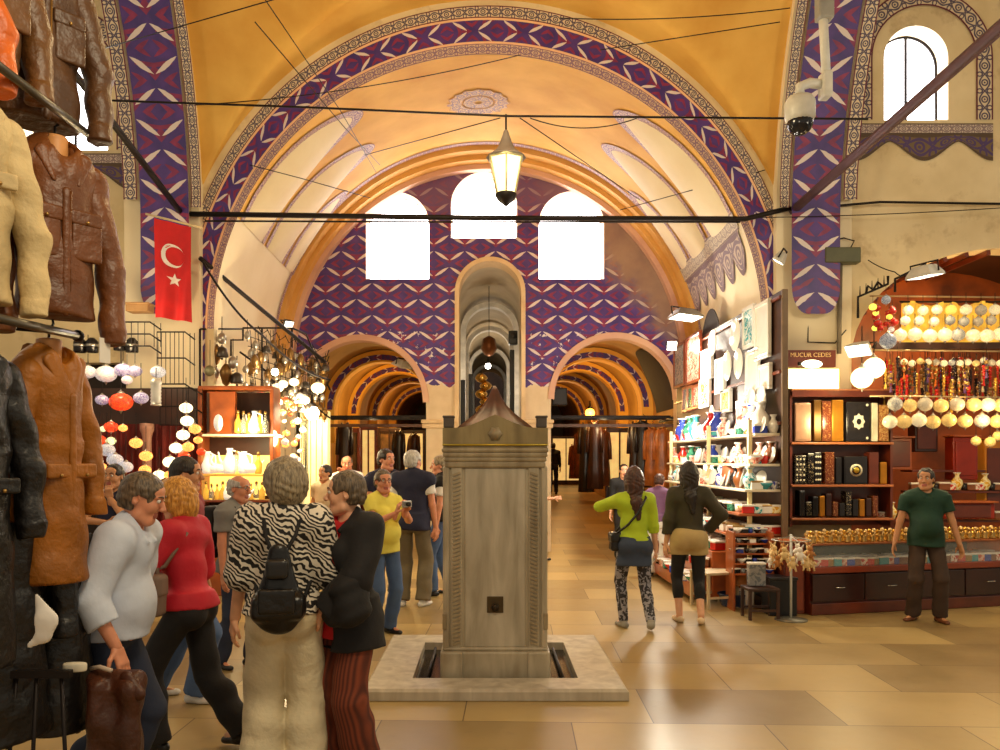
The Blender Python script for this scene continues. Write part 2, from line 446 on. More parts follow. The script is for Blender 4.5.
# lunette panels and painted loops on the barrel
def lun(side, y0, y1, t0, t1, inset, r):
    n = 26; pts = []
    for i in range(n+1):
        a = PI*i/n; c = (y0+y1)/2; h = (y1-y0)/2-inset
        q = max(0, math.sin(a))**.8
        th = t0+(t1-inset/R0*1.4-t0)*q; y = c-h*math.cos(a)*(1 if True else 0)
        if side < 0: th = PI-th
        pts.append(onbar(th, y, r))
    return pts
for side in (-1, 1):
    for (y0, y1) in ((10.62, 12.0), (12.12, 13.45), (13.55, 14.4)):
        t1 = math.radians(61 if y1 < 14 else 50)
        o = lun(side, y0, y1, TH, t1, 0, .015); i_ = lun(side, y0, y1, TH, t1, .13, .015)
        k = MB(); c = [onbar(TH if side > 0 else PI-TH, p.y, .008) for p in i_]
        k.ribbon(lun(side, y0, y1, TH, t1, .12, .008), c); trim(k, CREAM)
        k = MB(); k.ribbon(o, i_, unit=True); trim(k, BORDER_L)
# frieze along the spring of the right side
m = MB(); Y0, Y1 = 10.6, 14.4
m.ribbon([onbar(math.radians(14+8), Y0+(Y1-Y0)*i/20, .02) for i in range(21)], [onbar(math.radians(26), Y0+(Y1-Y0)*i/20, .02) for i in range(21)], unit=True)
trim(m, border_mat('frieze_grey', (204, 192, 170), (150, 138, 134), (130, 112, 112), .1))
m = MB(); nsc = 6
for k in range(nsc):
    pts = []
    for i in range(13):
        t = i/12; y = Y0+.1+(Y1-Y0-.2)*(k+t)/nsc; dep = .5+.5*math.sin(PI*t); pts.append((y, dep))
    m.ribbon([onbar(math.radians(22), y, .018) for y, d in pts], [onbar(math.radians(22-9*d), y, .018) for y, d in pts], unit=True)
trim(m, border_mat('frieze_scallop', (190, 174, 160), (120, 104, 124), (120, 100, 110), .14))
# crown medallion
md = MB(); ctr = 12.2; a, b = .45, .52
def med(k, n=64):
    out = []
    for i in range(n+1):
        t = 2*PI*i/n; q = k*(1+.06*math.cos(16*t)*(k > .8)); th = PI/2+.04+q*a*math.cos(t)/R0
        out.append(onbar(th, ctr+q*b*math.sin(t), .015))
    return out
md.ribbon(med(1), med(.55), unit=True); md.ribbon(med(.5), med(.12), unit=True)
trim(md, border_mat('medallion_paint', (206, 160, 84), (92, 60, 84), (168, 110, 50), .05))
# front arch face: wall plane at YF with openings
rsh = archloop(6.75, 1.98, -.05, 3.05, 1.45); lsh = [(-7.4, -.05), (-7.4, 3.0), (-4.75, 3.0), (-4.75, -.05)]
rlw = archloop(5.62, .42, 1.72+(HOR-120)/F*YF, 7.0); llw = archloop(-5.55, .56, 1.72+(HOR-150)/F*YF, 6.75)
op = archloop(0, R0, -.05, ZS, n=60)
# the opening splits the wall in two halves so that it stays one simple outline each
half = arc(0, ZS, R0, R0, 0, PI/2, 40)
rp = [(R0, -.3), (9.5, -.3), (9.5, 9.5), (0, 9.5)]+[(x, z) for x, z in half[::-1]]
struct(MB().panel(rp, [rsh, rlw], YF, .35).build('wall_right_front', [OLDPL, CREAM]))
lp = [(-x, z) for x, z in rp][::-1]
struct(MB().panel(lp, [lsh, llw], YF, .35).build('wall_left_front', [OLDPL, CREAM]))
for i, L in enumerate((rlw, llw)):
    o = struct(MB().poly([(x, YF+.30, z) for x, z in L], (0, .02, 0)).build('window_%d' % (i+4), GLOWWIN))
    fm = MB(); fm.tube([(x, YF+.28, z) for x, z in L]+[(L[0][0], YF+.28, L[0][1])], .025, 6)
    x0 = sum(x for x, z in L)/len(L); z0 = min(z for x, z in L); z1 = max(z for x, z in L)
    fm2 = MB(); fm2.box((x0, YF+.27, (z0+z1)/2), (.03, .03, z1-z0))
    fm.build('window_frame', IRON, o); fm2.build('window_mullion', IRON, o)
# arch bands on the face: outer border, cream line, purple tile, cream line, inner border
def band(a0, b0, a1, b1, mat, off, unit):
    n = 72; m = MB(); y = YF-off
    m.ribbon([(x, y, z) for x, z in arc(0, ZS, a1, b1, 0, PI, n)], [(x, y, z) for x, z in arc(0, ZS, a0, b0, 0, PI, n)], unit=unit)
    trim(m, mat)
band(3.595, 3.60, 3.68, 3.74, BORDER_L, .012, True)
band(3.68, 3.74, 3.71, 3.77, PINK, .012, False)
band(3.71, 3.77, 3.92, 4.05, TILE_ARCH, .012, False)
band(3.92, 4.05, 3.95, 4.08, PINK, .012, False)
band(3.95, 4.08, 4.06, 4.24, BORDER, .012, True)
# tile continuing down the jambs
for sx in (-1, 1):
    m = MB(); m.ribbon([(sx*3.92, YF-.012, 2.75), (sx*3.92, YF-.012, ZS)], [(sx*3.71, YF-.012, 2.75), (sx*3.71, YF-.012, ZS)], flip=sx > 0); trim(m, TILE_ARCH)
# ribs of the side arches: soffit bands that rise from the piers and curve over towards the viewer
D_, H_ = 6.5, 6.0
def zB(d): return 4.7+H_*math.sqrt(max(0, 1-((D_-d)/D_)**2))
ribp = [(2.55, 0.0), (3.6, 0.0), (4.7, 0.0)]+[(zB(d), d) for d in [0.005, .02, .05, .1, .16, .24, .34, .46, .6, .8, 1.1, 1.5, 2, 2.6, 3.3, 4.2, 5.2, 6.5]]
for sx in (-1, 1):
    x0, x1 = sx*3.74, sx*4.72
    m = MB(); kk = [(z, d+.12*min(1, max(0, (z-2.5)/.3))) for z, d in ribp]
    q = [p for p in kk]
    m.ribbon([(x0, YF-d, z) for z, d in q], [(x1, YF-d, z) for z, d in q], flip=sx > 0)
    m.ribbon([(x0, YF+.05-d*.0, z) if False else (x0, YF-d+.5, z) for z, d in q], [(x0, YF-d, z) for z, d in q], flip=sx > 0)
    m.ribbon([(x1, YF-d, z) for z, d in q], [(x1, YF-d+.5, z) for z, d in q], flip=sx > 0)
    struct(m.build('ceiling_rib', CREAM))
    base = 4.20 if sx > 0 else 4.14
    def rb(c0, c1, mat, unit, z0, tip=False):
        qq = [(z, d+.135) for z, d in kk if z >= z0]
        if qq[0][0] > z0+.01: qq = [(z0, qq[0][1])]+qq
        mm = MB(); mm.ribbon([(sx*c0, YF-d+.0, z) for z, d in qq], [(sx*c1, YF-d, z) for z, d in qq], unit=unit, flip=sx > 0); trim(mm, mat)
    kk = [(z, d-.12+.12) for z, d in kk]
    rb(base-.31, base+.31, TILE_BAND, False, 3.95)
    rb(base+.345, base+.52, BORDER, True, 5.05); rb(base-.47, base-.345, BORDER, True, 4.95)
    # rounded foot of the tile panel
    mm = MB(); L = []; R = []
    for i in range(9):
        z = 3.95-.36*math.sin(PI/2*i/8)*1.0; wd = .31*math.cos(PI/2*i/8*.8); yy = YF-.258
        L.append((sx*(base-wd), yy, z)); R.append((sx*(base+wd), yy, z))
    mm.ribbon(L[::-1], R[::-1], flip=sx > 0); trim(mm, TILE_BAND)
# groin vault over the crossing
nx, ny = 96, 150; V = []; Fc = []
def zA(x): t = 1-(x/4.16)**2; return ZS+4.32*math.sqrt(max(0, t))
for j in range(ny+1):
    d = 13.5*(j/ny)**1.35
    for i in range(nx+1):
        x = -3.75+7.5*i/nx; V.append((x, YF-d, max(zA(x), zB(min(d, 13-d) if d < 13 else 0))))
for j in range(ny):
    for i in range(nx): k = j*(nx+1)+i; Fc.append((k, k+nx+1, k+nx+2, k+1))
m = MB(); m.add(V, Fc, smooth=True); struct(m.build('ceiling', OCHRE))
for sx in (-1, 1):
    m = MB(); q = [(zB(d)+.35, d) for d in (0, .02, .05, .1, .2, .35, .6, 1, 1.6, 2.5, 4, 6.5, 9, 11, 13)]
    q = [(8.1+1.5*math.sqrt(max(0, 1-((6.5-d)/6.5)**2)), d) for z, d in q]
    m.ribbon([(sx*4.7, YF-d, z) for z, d in q], [(sx*9.5, YF-d, z) for z, d in q], flip=sx > 0)
    struct(m.build('ceiling', CREAM))
# lunette border and bracket frieze of the right arm, and its twin on the other side
for cx, zb, zsp, sx in ((5.72, rlw[0][1], 7.0, 1), (-5.55, llw[0][1], 6.75, -1)):
    a = archloop(cx, .68, zb, zsp); b = archloop(cx, .90, zb, zsp)
    m = MB(); m.ribbon([(x, YF-.015, z) for x, z in b], [(x, YF-.015, z) for x, z in a], unit=True, flip=True); trim(m, BORDER)
    m = MB(); m.ribbon([(cx-.9, YF-.015, zb-.05), (cx+.9, YF-.015, zb-.05)], [(cx-.9, YF-.015, zb-.19), (cx+.9, YF-.015, zb-.19)], unit=True); trim(m, border_mat('grey_fret', (196, 180, 168), (120, 100, 110), (84, 66, 56), .12))
    m = MB(); L = []; R = []
    for i in range(49):
        t = i/48; x = cx-.9+1.8*t; u = abs(((t*2) % 1)-.5)*2
        dep = .10+.24*(1-abs(math.cos(PI*(t*2)))) if .0 < t < 1 else .34
        dep = .10+.25*(abs(math.cos(2*PI*t))**1.5 if (abs(t-.5) < .25 or t < .25 or t > .75) else 0)
        L.append((x, YF-.015, zb-.19)); R.append((x, YF-.015, zb-.19-dep))
    m.ribbon(L, R, unit=True); trim(m, border_mat('bracket_frieze', (112, 92, 66), (70, 50, 110), (84, 66, 50), .14))
# ---------------------------------------------------------------- streets behind the end wall
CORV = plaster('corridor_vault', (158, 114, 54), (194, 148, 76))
RIBY = plaster('rib_yellow', (232, 164, 46), (248, 196, 84))
WOODD = M('dark_wood', (62, 34, 20), .5, var=.3, vs=3)
WOODR = M('red_brown_wood', (122, 52, 26), .35, var=.25, vs=4, coat=.3)
WOODO = M('orange_wood', (168, 84, 34), .35, var=.25, vs=4, coat=.2)
GOLDP = M('golden_panel', (214, 160, 76), .4, var=.3, vs=5)
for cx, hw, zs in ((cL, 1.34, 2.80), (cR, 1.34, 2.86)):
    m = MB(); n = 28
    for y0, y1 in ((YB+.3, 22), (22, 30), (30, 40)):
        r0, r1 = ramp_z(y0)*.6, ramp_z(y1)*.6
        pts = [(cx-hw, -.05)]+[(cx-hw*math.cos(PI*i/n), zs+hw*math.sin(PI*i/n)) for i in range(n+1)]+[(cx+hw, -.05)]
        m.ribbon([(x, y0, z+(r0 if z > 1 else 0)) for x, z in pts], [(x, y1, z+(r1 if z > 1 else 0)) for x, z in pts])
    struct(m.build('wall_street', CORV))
    for k, y in enumerate((18.0, 21.2, 25.0, 30.0)):
        r = ramp_z(y)*.6
        ring(cx, 1.08, 1.34, zs+r-.02, y, .42, RIBY, 'trim_street_rib', 24, legs=2.1)
        mm = MB(); a = [(cx-1.12*math.cos(PI*i/24), y-.012, zs+r-.02+1.12*math.sin(PI*i/24)) for i in range(25)]
        b = [(cx-1.24*math.cos(PI*i/24), y-.012, zs+r-.02+1.24*math.sin(PI*i/24)) for i in range(25)]
        mm.ribbon(b, a); trim(mm, TILE_ARCH)
    lamp('street_light', 'POINT', (cx, 16.6, 2.4), 13, (1, .76, .40), .1)
    lamp('street_light', 'POINT', (cx, 19.8, 3.1), 75, (1, .62, .18), .1)
    lamp('street_light', 'POINT', (cx, 27, 3.5), 80, (1, .58, .2), .1)
# flat dark patch for the right street's side opening, shade given as colour
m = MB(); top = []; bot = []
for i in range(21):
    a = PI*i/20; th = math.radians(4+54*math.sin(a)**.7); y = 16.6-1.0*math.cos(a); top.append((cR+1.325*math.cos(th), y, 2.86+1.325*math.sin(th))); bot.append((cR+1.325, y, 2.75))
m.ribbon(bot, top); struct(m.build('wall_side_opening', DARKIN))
# tall passage in the middle
m = MB(); pts = archloop(.04, .66, -.05, 4.80)
m.ribbon([(x, YB+.3, z) for x, z in pts], [(x, 34, z) for x, z in pts]); struct(m.build('wall_passage', plaster('passage_plaster', (178, 160, 132), (206, 190, 162))))
for y in (18.2, 21.5, 25.5, 30):
    ring(.04, .55, .66, 4.66-.0*y, y, .3, M('white_arch_paint', (236, 230, 220), .6), 'trim_passage_arch', 24, legs=2.0)
for x0, x1, y, c in ((-6, 6, 40.0, WOODD), ):
    struct(MB().box((0, 40, 3), (14, .2, 7)).build('wall_far', WOODD))
lamp('passage_light', 'POINT', (.04, 17.2, 3.2), 30, WHITE, .1)
lamp('passage_light', 'POINT', (.04, 22.8, 3.4), 70, WHITE, .1)
# stone mouldings on the piers
for x0, x1 in ((-1.22, -.62), (.70, 1.20)):
    c = (x0+x1)/2; w_ = x1-x0
    k = MB().box((c, YB-.03, 2.44), (w_+.06, .12, .07), bev=.02).box((c, YB-.02, 2.36), (w_+.03, .09, .09), bev=.02)
    struct(k.build('trim_pier_moulding', STONE))
# street awnings, shop fronts and hanging coats
def bar(name, a, b, r, mat, label, cat, n=8, group=None):
    return tag(MB().tube([a, b], r, n).build(name, mat), label, cat, group)
for cx, nm in ((cL, 'left arch'), (cR, 'right arch')):
    t = thing('awning_frame', 'dark iron awning frame with slatted shade across the %s' % nm, 'awning', (cx, 16.1, 2.55))
    for k in range(4):
        MB().box((0, -.5+.32*k, .0+.04*(k % 2)), (2.5, .04, .03)).build('slat', IRON, t)
    for sx in (-1, 1): MB().box((sx*1.22, 0, -.03), (.05, 1.3, .05)).build('rail', IRON, t)
    MB().box((0, -.55, -.16), (2.5, .02, .06)).build('fascia', M('brown_fascia', (88, 52, 30), .5), t)
coatm = [M('coat_leather_%d' % i, c, .38, var=.3, vs=5, bs=.3, bscale=14) for i, c in enumerate(
    [(30, 18, 14), (84, 40, 18), (150, 78, 30), (46, 26, 18), (176, 98, 40), (60, 30, 20), (112, 56, 26)])]
def hung_coat(mat, H=1.15, W=.46):
    """a long coat on a hanger: body with folds, sleeves, collar"""
    t = thing('hanging_coat', None, 'coat')
    m = MB(); n = 20; prof = [(0, .16, .06), (-.04, .40, .09), (-.14, .46, .11), (-.45, .42, .12), (-.8, .5, .13), (-1.12, .56, .13)]
    V = []
    for z, wx, wy in prof:
        for k in range(n):
            a = 2*PI*k/n; f = 1+.10*math.cos(7*a)*min(1, -z*1.4)
            V.append((wx/2*math.cos(a)*W/.46*f, wy*math.sin(a)*f, z*H/1.15))
    m.add(V, [(i*n+k, (i+1)*n+k, (i+1)*n+(k+1) % n, i*n+(k+1) % n) for i in range(len(prof)-1) for k in range(n)]+[tuple(range(n)), tuple((len(prof)-1)*n+k for k in range(n))[::-1]], smooth=True)
    m.build('body', mat, t)
    for s_ in (-1, 1):
        MB().tube([(s_*.40*W, 0, -.06), (s_*.53*W, -.02, -.35), (s_*.55*W, -.05, -.64)], [.05, .045, .04], 10).build('sleeve', mat, t)
    MB().tube([(-.07, .0, .02), (-.05, -.07, -.01), (0, -.09, -.06), (.05, -.07, -.01), (.07, 0, .02)], .022, 6).build('collar', mat, t)
    MB().tube([(0, 0, .0), (0, 0, .08), (.03, 0, .11), (.0, 0, .14)], .006, 6).build('hook', IRON, t)
    return t
cspots = [
 # px x, Y, top px y, material, height, label
 (586, 17.2, 424, 0, 1.5, 'long black coat hanging beside the glowing street lamp'),
 (595, 16.9, 422, 5, 1.45, 'dark brown coat hanging just behind the long black coat'),
 (603, 17.4, 430, 1, 1.25, 'brown coat hanging between the dark coats and the lit shop window'),
 (636, 16.6, 423, 3, 1.5, 'very dark brown coat hanging at the edge of the lit shop window'),
 (643, 16.4, 421, 0, 1.4, 'narrow black coat hanging nearest the orange coats'),
 (652, 16.2, 428, 4, 1.2, 'bright orange leather coat hanging outside the plate stall'),
 (662, 16.0, 428, 4, 1.2, 'tawny orange coat hanging closest to the plate stall'),
 (580, 22.5, 432, 6, 1.3, 'reddish brown coat hanging deep in the street past the lamp'),
 (574, 25.5, 445, 2, 1.1, 'tan coat hanging far down the street beside the mannequin'),
 (345, 16.6, 424, 3, 1.4, 'dark brown coat hanging at the corner of the left street'),
 (399, 18.5, 432, 0, 1.2, 'black coat hanging in the shop window of the left street'),
 (414, 19.5, 434, 5, 1.1, 'maroon coat hanging by the pier in the left street'),
]
for px, Y, py, mi, H, lab in cspots:
    t = hung_coat(coatm[mi], H, .27); t.location = PX(px, py, Y); t['label'] = lab; t['group'] = 'coats hung along the streets'
    t.rotation_euler = (0, 0, rnd.uniform(-.5, .5))
# shop fronts along the streets: posts, lit panels
def shopfront(px0, px1, Y, top, bot, frame, pane, label, nm=2):
    a, b = PX(px0, top, Y), PX(px1, bot, Y); t = thing('shop_window', label, 'shop window', ((a.x+b.x)/2, Y, b.z))
    W, H = b.x-a.x, a.z-b.z
    for sx in (-1, 1): MB().box((sx*W/2, 0, H/2), (.07, .09, H), bev=.01).build('post', frame, t)
    MB().box((0, 0, H-.05), (W, .09, .1), bev=.01).build('lintel', frame, t); MB().box((0, 0, .15), (W, .09, .3), bev=.01).build('plinth', frame, t)
    MB().box((0, .03, H/2), (W-.07, .02, H-.1)).build('pane', pane, t)
    for k in range(1, nm): MB().box((-W/2+W*k/nm, -.02, H/2), (.035, .05, H-.1)).build('mullion', frame, t)
PANEW = M('lit_shop_glass', (255, 206, 122), .2, var=.35, vs=3, emit=.7)
PANEG = M('dim_shop_glass', (120, 82, 44), .15, var=.5, vs=4, emit=.12)
shopfront(338, 359, 17.2, 428, 520, WOODR, PANEG, 'brown framed dim shop window at the near corner of the left street')
shopfront(361, 376, 19.0, 426, 510, WOODR, PANEW, 'tall golden lit shop window in the left street')
shopfront(379, 400, 20.5, 428, 506, WOODD, PANEG, 'dark framed shop window behind the dark haired man')
shopfront(403, 424, 22.5, 430, 500, WOODD, PANEW, 'bright shop window at the end of the left street')
shopfront(607, 632, 18.2, 428, 500, WOODD, PANEW, 'lit shop window glowing between hanging coats in the right street')
shopfront(552, 580, 31.0, 436, 488, WOODD, PANEW, 'bright shop window at the far end of the right street')
# street lamps
def bulb_lamp(name, p, r, label, col=(255, 150, 40), em=14, light=None, lc=AMBER):
    t = thing(name, label, 'lamp', p)
    MB().ball((0, 0, 0), r, n=14).build('bulb', M('glow_%d_%d_%d' % col, col, .4, var=0, emit=em), t)
    MB().lathe([(r*.5, r*.75), (r*.55, r*1.2), (r*.2, r*1.5), (.012, r*2.6)], n=12).build('socket', IRON, t)
    if light: lamp('bulb_light', 'POINT', (0, -r*2.2, 0), light, lc, r, parent=t)
    return t
bulb_lamp('street_lamp', PX(590, 413, 17.0), .10, 'glowing orange bulb hanging inside the right street arch', (255, 160, 50), 12, 30, (1, .55, .16))
for k, (px, py, Y, s_) in enumerate(((488, 352, 20, .09), (488, 366, 24, .09))):
    bulb_lamp('passage_lamp', PX(px, py, Y), s_, ['upper white lamp hanging in the tall narrow passage', 'lower white lamp hanging deeper in the tall narrow passage'][k], (255, 246, 230), 12)
t = thing('passage_lantern', 'long hanging wire with brown lantern in the tall passage', 'lantern', PX(489, 336, 17))
MB().tube([(0, 0, 0), (0, 0, 1.06)], .008, 6).build('wire', IRON, t)
MB().lathe([(.03, 0), (.13, -.06), (.17, -.28), (.10, -.4), (0.02, -.44)], n=8).build('body', M('copper_lantern', (120, 72, 40), .35, .7), t)
# goods seen through the passage: gilded lanterns and black posts
for k in range(7):
    t = thing('brass_lantern', '%s gilded lantern down in the stack inside the tall passage' % ORD[k], 'lantern', PX(481+1.5*(k % 2)*3, 378+8*k, 15.9+.02*k), group='gilded lanterns in the tall passage')
    MB().lathe([(.02, .10), (.09, .06), (.13, 0), (.09, -.06), (.02, -.10)], n=10, flute=.06, nf=5).build('body', M('brass', (206, 160, 78), .25, .9), t)
    MB().lathe([(.012, .10), (.012, .15)], n=6).build('hook', IRON, t)
for px, y0, y1, lab in ((463, 380, 470, 'tall black post at the edge of the narrow passage'), (471, 374, 470, 'black post beside the gilded lanterns'), (512, 350, 470, 'black post on the far side of the narrow passage')):
    a, b = PX(px, y0, 15.5), PX(px, y1, 15.5)
    tag(MB().box((a.x, 15.5, (a.z+b.z)/2-.6), (.09, .09, a.z-b.z+1.2), bev=.01).build('display_post', BLACK), lab, 'post')
t = thing('loudspeaker', 'black loudspeaker box mounted inside the mouth of the tall passage', 'loudspeaker', PX(513, 338, 15.3))
MB().box((0, 0, 0), (.17, .2, .26), bev=.02).build('cabinet', BLACK, t); MB().lathe([(.0, -.012), (.06, 0), (.065, .01)], (0, -.1, .03), 16, rot=Matrix.Rotation(PI/2, 3, 'X')).build('cone', M('speaker_cone', (40, 40, 42), .6), t)
t = thing('loudspeaker', 'dark loudspeaker box hung in the mouth of the right street arch', 'loudspeaker', PX(559, 397, 15.7))
MB().box((0, 0, 0), (.30, .25, .34), bev=.02).build('cabinet', BLACK, t); MB().box((0, -.13, 0), (.25, .02, .28), bev=.008).build('grille', M('speaker_cone', (40, 40, 42), .6), t)
# ---------------------------------------------------------------- marble fountain pillar
def marble(name, a, b, vein=.3):
    m, nt, p = new_mat(name); o = coords(nt)
    mp = nt.nodes.new('ShaderNodeMapping'); nt.links.new(o, mp.inputs[0]); mp.inputs['Scale'].default_value = (1, 1, .18)
    n = noise(nt, 9, 6, mp.outputs[0], .6); col = ramp(nt, n, [(.3, lin(*a)), (.66, lin(*b))])
    k = E.m('MULTIPLY', noise(nt, 4, 6)-.6, 5); k.v.node.use_clamp = True
    col = mixc(nt, k*vein, col, lin(96, 80, 56))
    nt.links.new(col, p.inputs['Base Color']); p.inputs['Roughness'].default_value = .42; bump(nt, p, n, .08, .01); return m
MARB = marble('aged_marble', (150, 136, 110), (190, 178, 152)); MARBD = marble('aged_marble_dark', (128, 112, 84), (170, 154, 122), .5)
MARBP = marble('plinth_marble', (168, 156, 136), (202, 192, 172), .35)
fx, fy = .055, 6.6
t = thing('fountain_basin', 'low square pale marble slab with sunken drain pit around the fountain pillar', 'basin', (fx, fy, 0))
def frame(mb, x0, x1, y0, y1, a0, a1, b0, b1, z0, z1):
    for c, s_ in ((((x0+a0)/2, (y0+y1)/2), (a0-x0, y1-y0)), (((a1+x1)/2, (y0+y1)/2), (x1-a1, y1-y0)), (((a0+a1)/2, (y0+b0)/2), (a1-a0, b0-y0)), (((a0+a1)/2, (b1+y1)/2), (a1-a0, y1-b1))):
        mb.box((c[0], c[1], (z0+z1)/2), (s_[0], s_[1], z1-z0))
    return mb
def slabring(x0, x1, y0, y1, a0, a1, b0, b1, z0, z1, bv):
    m = MB(); O = [(x0, y0), (x1, y0), (x1, y1), (x0, y1)]; I = [(a0, b0), (a1, b0), (a1, b1), (a0, b1)]; Ob = [(p[0]+(bv if i in (0, 3) else -bv), p[1]+(bv if i < 2 else -bv)) for i, p in enumerate(O)]
    V = [(*p, z0) for p in O]+[(*p, z1-bv) for p in O]+[(*p, z1) for p in Ob]+[(*p, z1) for p in I]+[(*p, z0) for p in I]
    F_ = []
    for i in range(4):
        j = (i+1) % 4
        for a in range(4): F_.append((a*4+i, a*4+j, a*4+4+j, a*4+4+i))
    return m.add(V, F_)
slabring(-.95, .95, -.9, .9, -.62, .62, -.6, .57, 0.004, .085, .02).build('slab', MARBP, t)
MB().box((0, -.015, .012), (1.24, 1.17, .016)).build('pit', M('wet_black_pit', (26, 22, 20), .15, var=.4), t)
for s_ in (-1, 1): MB().tube([(s_*.52, -.56, .05), (s_*.52, .5, .05)], .012, 8).build('pipe', IRON, t)
t = thing('fountain_pillar', 'tall square carved marble fountain pillar with lead cap standing in the hall', 'fountain', (fx, fy-.12, 0.02))
HW, HD = .395, .37
b_ = MB(); b_.box((0, 0, .12), (.84, .78, .24), bev=.015); b_.box((0, 0, .255), (.80, .75, .03), bev=.012); b_.build('base', MARB, t)
for s_ in (-1, 1): MB().box((s_*.33, -.385, .125), (.17, .05, .235), bev=.015).build('base_block', MARB, t)
MB().box((0, 0, .95), (.735, .70, 1.43)).build('shaft', MARB, t)
MB().box((0, -.345, .955), (.47, .03, 1.38), bev=.012).build('panel', marble('panel_marble', (156, 146, 124), (198, 188, 166), .2), t)
for s_ in (-1, 1):
    MB().box((s_*.375, -.33, .955), (.05, .09, 1.40), bev=.015).build('corner_fillet', MARB, t)
    k = MB(); k.box((s_*.295, -.355, .955), (.085, .03, 1.38), bev=.008)
    k.build('carved_strip', MARB, t)
    k = MB()
    for i in range(43): k.box((s_*.295, -.372, .30+.0308*i), (.06, .022, .017), rot=Matrix.Rotation(s_*.35, 3, 'Y'))
    k.build('carving', MARBD, t)
    MB().box((s_*.385, -.375, .47), (.035, .03, .13), bev=.01).build('bracket', MARBD, t)
c_ = MB()
for z, hw, hd, h in ((1.665, .385, .385, .05), (1.705, .392, .395, .04), (1.74, .40, .405, .04), (1.775, .408, .415, .035), (1.80, .40, .40, .03)): c_.box((0, 0, z), (hw*2, hd*2, h), bev=.014)
c_.build('cornice', MARBD, t)
pd = [(-.40, 1.81), (.40, 1.81), (.40, 1.945), (.31, 1.945)]+[(.31-.23*i/8, 1.945+.066*(1-math.cos(PI/2*i/8))) for i in range(9)]+[(.045, 2.028), (0, 2.046), (-.045, 2.028)]+[(-.08-.23*i/8, 1.945+.066*(1-math.sin(PI/2*i/8))) for i in range(9)]+[(-.31, 1.945), (-.40, 1.945)]
GOLDST = marble('pediment_stone', (118, 100, 58), (152, 134, 88), .5)
MB().poly([(x, -.40, z) for x, z in pd], (0, .10, 0)).build('pediment', GOLDST, t)
MB().tube([(-.40, -.41, 1.815), (.40, -.41, 1.815)], .008, 6).build('gilt_line', M('gilt', (196, 168, 60), .35, .6), t)
k = MB(); k.lathe([(0, -.01), (.03, -.008), (.045, 0), (.05, .012)], (0, -.405, 1.90), 12, rot=Matrix.Rotation(PI/2, 3, 'X'), flute=.12, nf=6)
k.build('rosette', MARBD, t)
for s_ in (-1, 1):
    k = MB(); k.box((s_*.355, -.345, 1.985), (.080, .09, .08), bev=.01); k.box((s_*.355, -.345, 2.03), (.092, .10, .018), bev=.006); k.build('corner_block', M('slate_block', (84, 74, 66), .6), t)
# lead cap: four hipped concave sides with ridges
cap = MB(); n = 32; pr = [(.36, 1.91), (.325, 1.95), (.275, 1.99), (.215, 2.035), (.155, 2.085), (.10, 2.14), (.06, 2.20), (.032, 2.26), (.010, 2.30)]
V = []
for r, z in pr:
    for i in range(n):
        a = 2*PI*i/n; sq = 1/max(abs(math.cos(a)), abs(math.sin(a))); q = r*(sq*.75+.25)*(1+.05*math.cos(8*a))
        V.append((q*math.cos(a)*.93, q*math.sin(a)*.9, z))
cap.add(V, [(i*n+k, i*n+(k+1) % n, (i+1)*n+(k+1) % n, (i+1)*n+k) for i in range(len(pr)-1) for k in range(n)]+[tuple((len(pr)-1)*n+k for k in range(n))], smooth=True)
cap.build('lead_cap', M('lead_cap', (84, 50, 40), .42, .2, var=.3, vs=7), t)
k = MB(); k.box((0, -.366, .595), (.125, .012, .125), bev=.004)
dr = k.build('drain_plate', M('bronze', (84, 68, 42), .45, .6), t)
k = MB(); k.lathe([(.022, 0), (.03, .01), (.028, .03), (.012, .035)], (0, -.372, .575), 12, rot=Matrix.Rotation(PI/2, 3, 'X')); k.build('spout', M('bronze_dark', (50, 40, 26), .4, .6), dr)
# ---------------------------------------------------------------- hanging lantern, cables, tie rods
LY = 9.0; p = PX(506, 205, LY)
t = thing('hanging_lantern', 'glass street lantern with conical hood hanging from the high cable', 'lantern', p)
GL = M('lantern_glass', (255, 240, 200), .1, var=0, emit=1.6, ecol=(255, 226, 160))
def hexring(r, z): return [(r*math.cos(PI/3*i+PI/6), r*math.sin(PI/3*i+PI/6), z) for i in range(6)]
z0, z1 = .12, .52
m = MB(); a, b = hexring(.115, z0), hexring(.20, z1); m.add(a+b, [(i, (i+1) % 6, (i+1) % 6+6, i+6) for i in range(6)]); m.build('glass', GL, t)
for i in range(6): MB().tube([Vector(a[i])*1.01, Vector(b[i])*1.01], .010, 6).build('glazing_bar', M('pale_lantern_metal', (206, 196, 150), .4, .4), t)
m = MB(); m.tube(b+[b[0]], .016, 6); m.build('upper_frame', M('pale_lantern_metal', (206, 196, 150), .4, .4), t)
MB().lathe([(0.005, -.02), (.05, .02), (.10, .06), (.125, .11), (.12, .125)], n=12).build('foot', IRON, t)
MB().lathe([(.225, .53), (.20, .55), (.11, .62), (.07, .70), (.045, .77), (.03, .82), (.02, .84)], n=12).build('hood', M('grey_lantern_metal', (128, 116, 110), .5, .3), t)
MB().ball((0, 0, .32), .05, sz=1.3).build('bulb', M('lantern_bulb', (255, 250, 230), .4, var=0, emit=20), t)
MB().tube([(0, 0, .84), (0, 0, 1.02)], .012, 6).build('stem', IRON, t)
def cable(pts, r, label, sag=0, mat=IRON, group='cables strung across the hall', n=24, name='cable'):
    P = []
    for a, b in zip(pts, pts[1:]):
        a, b = Vector(a), Vector(b)
        for i in range(n if sag else 2):
            tt = i/(n if sag else 2); q = a.lerp(b, tt); q.z -= sag*4*tt*(1-tt); P.append(q)
    P.append(Vector(pts[-1]))
    return tag(MB().tube(P, r, 6).build(name, mat), label, 'cable', group)
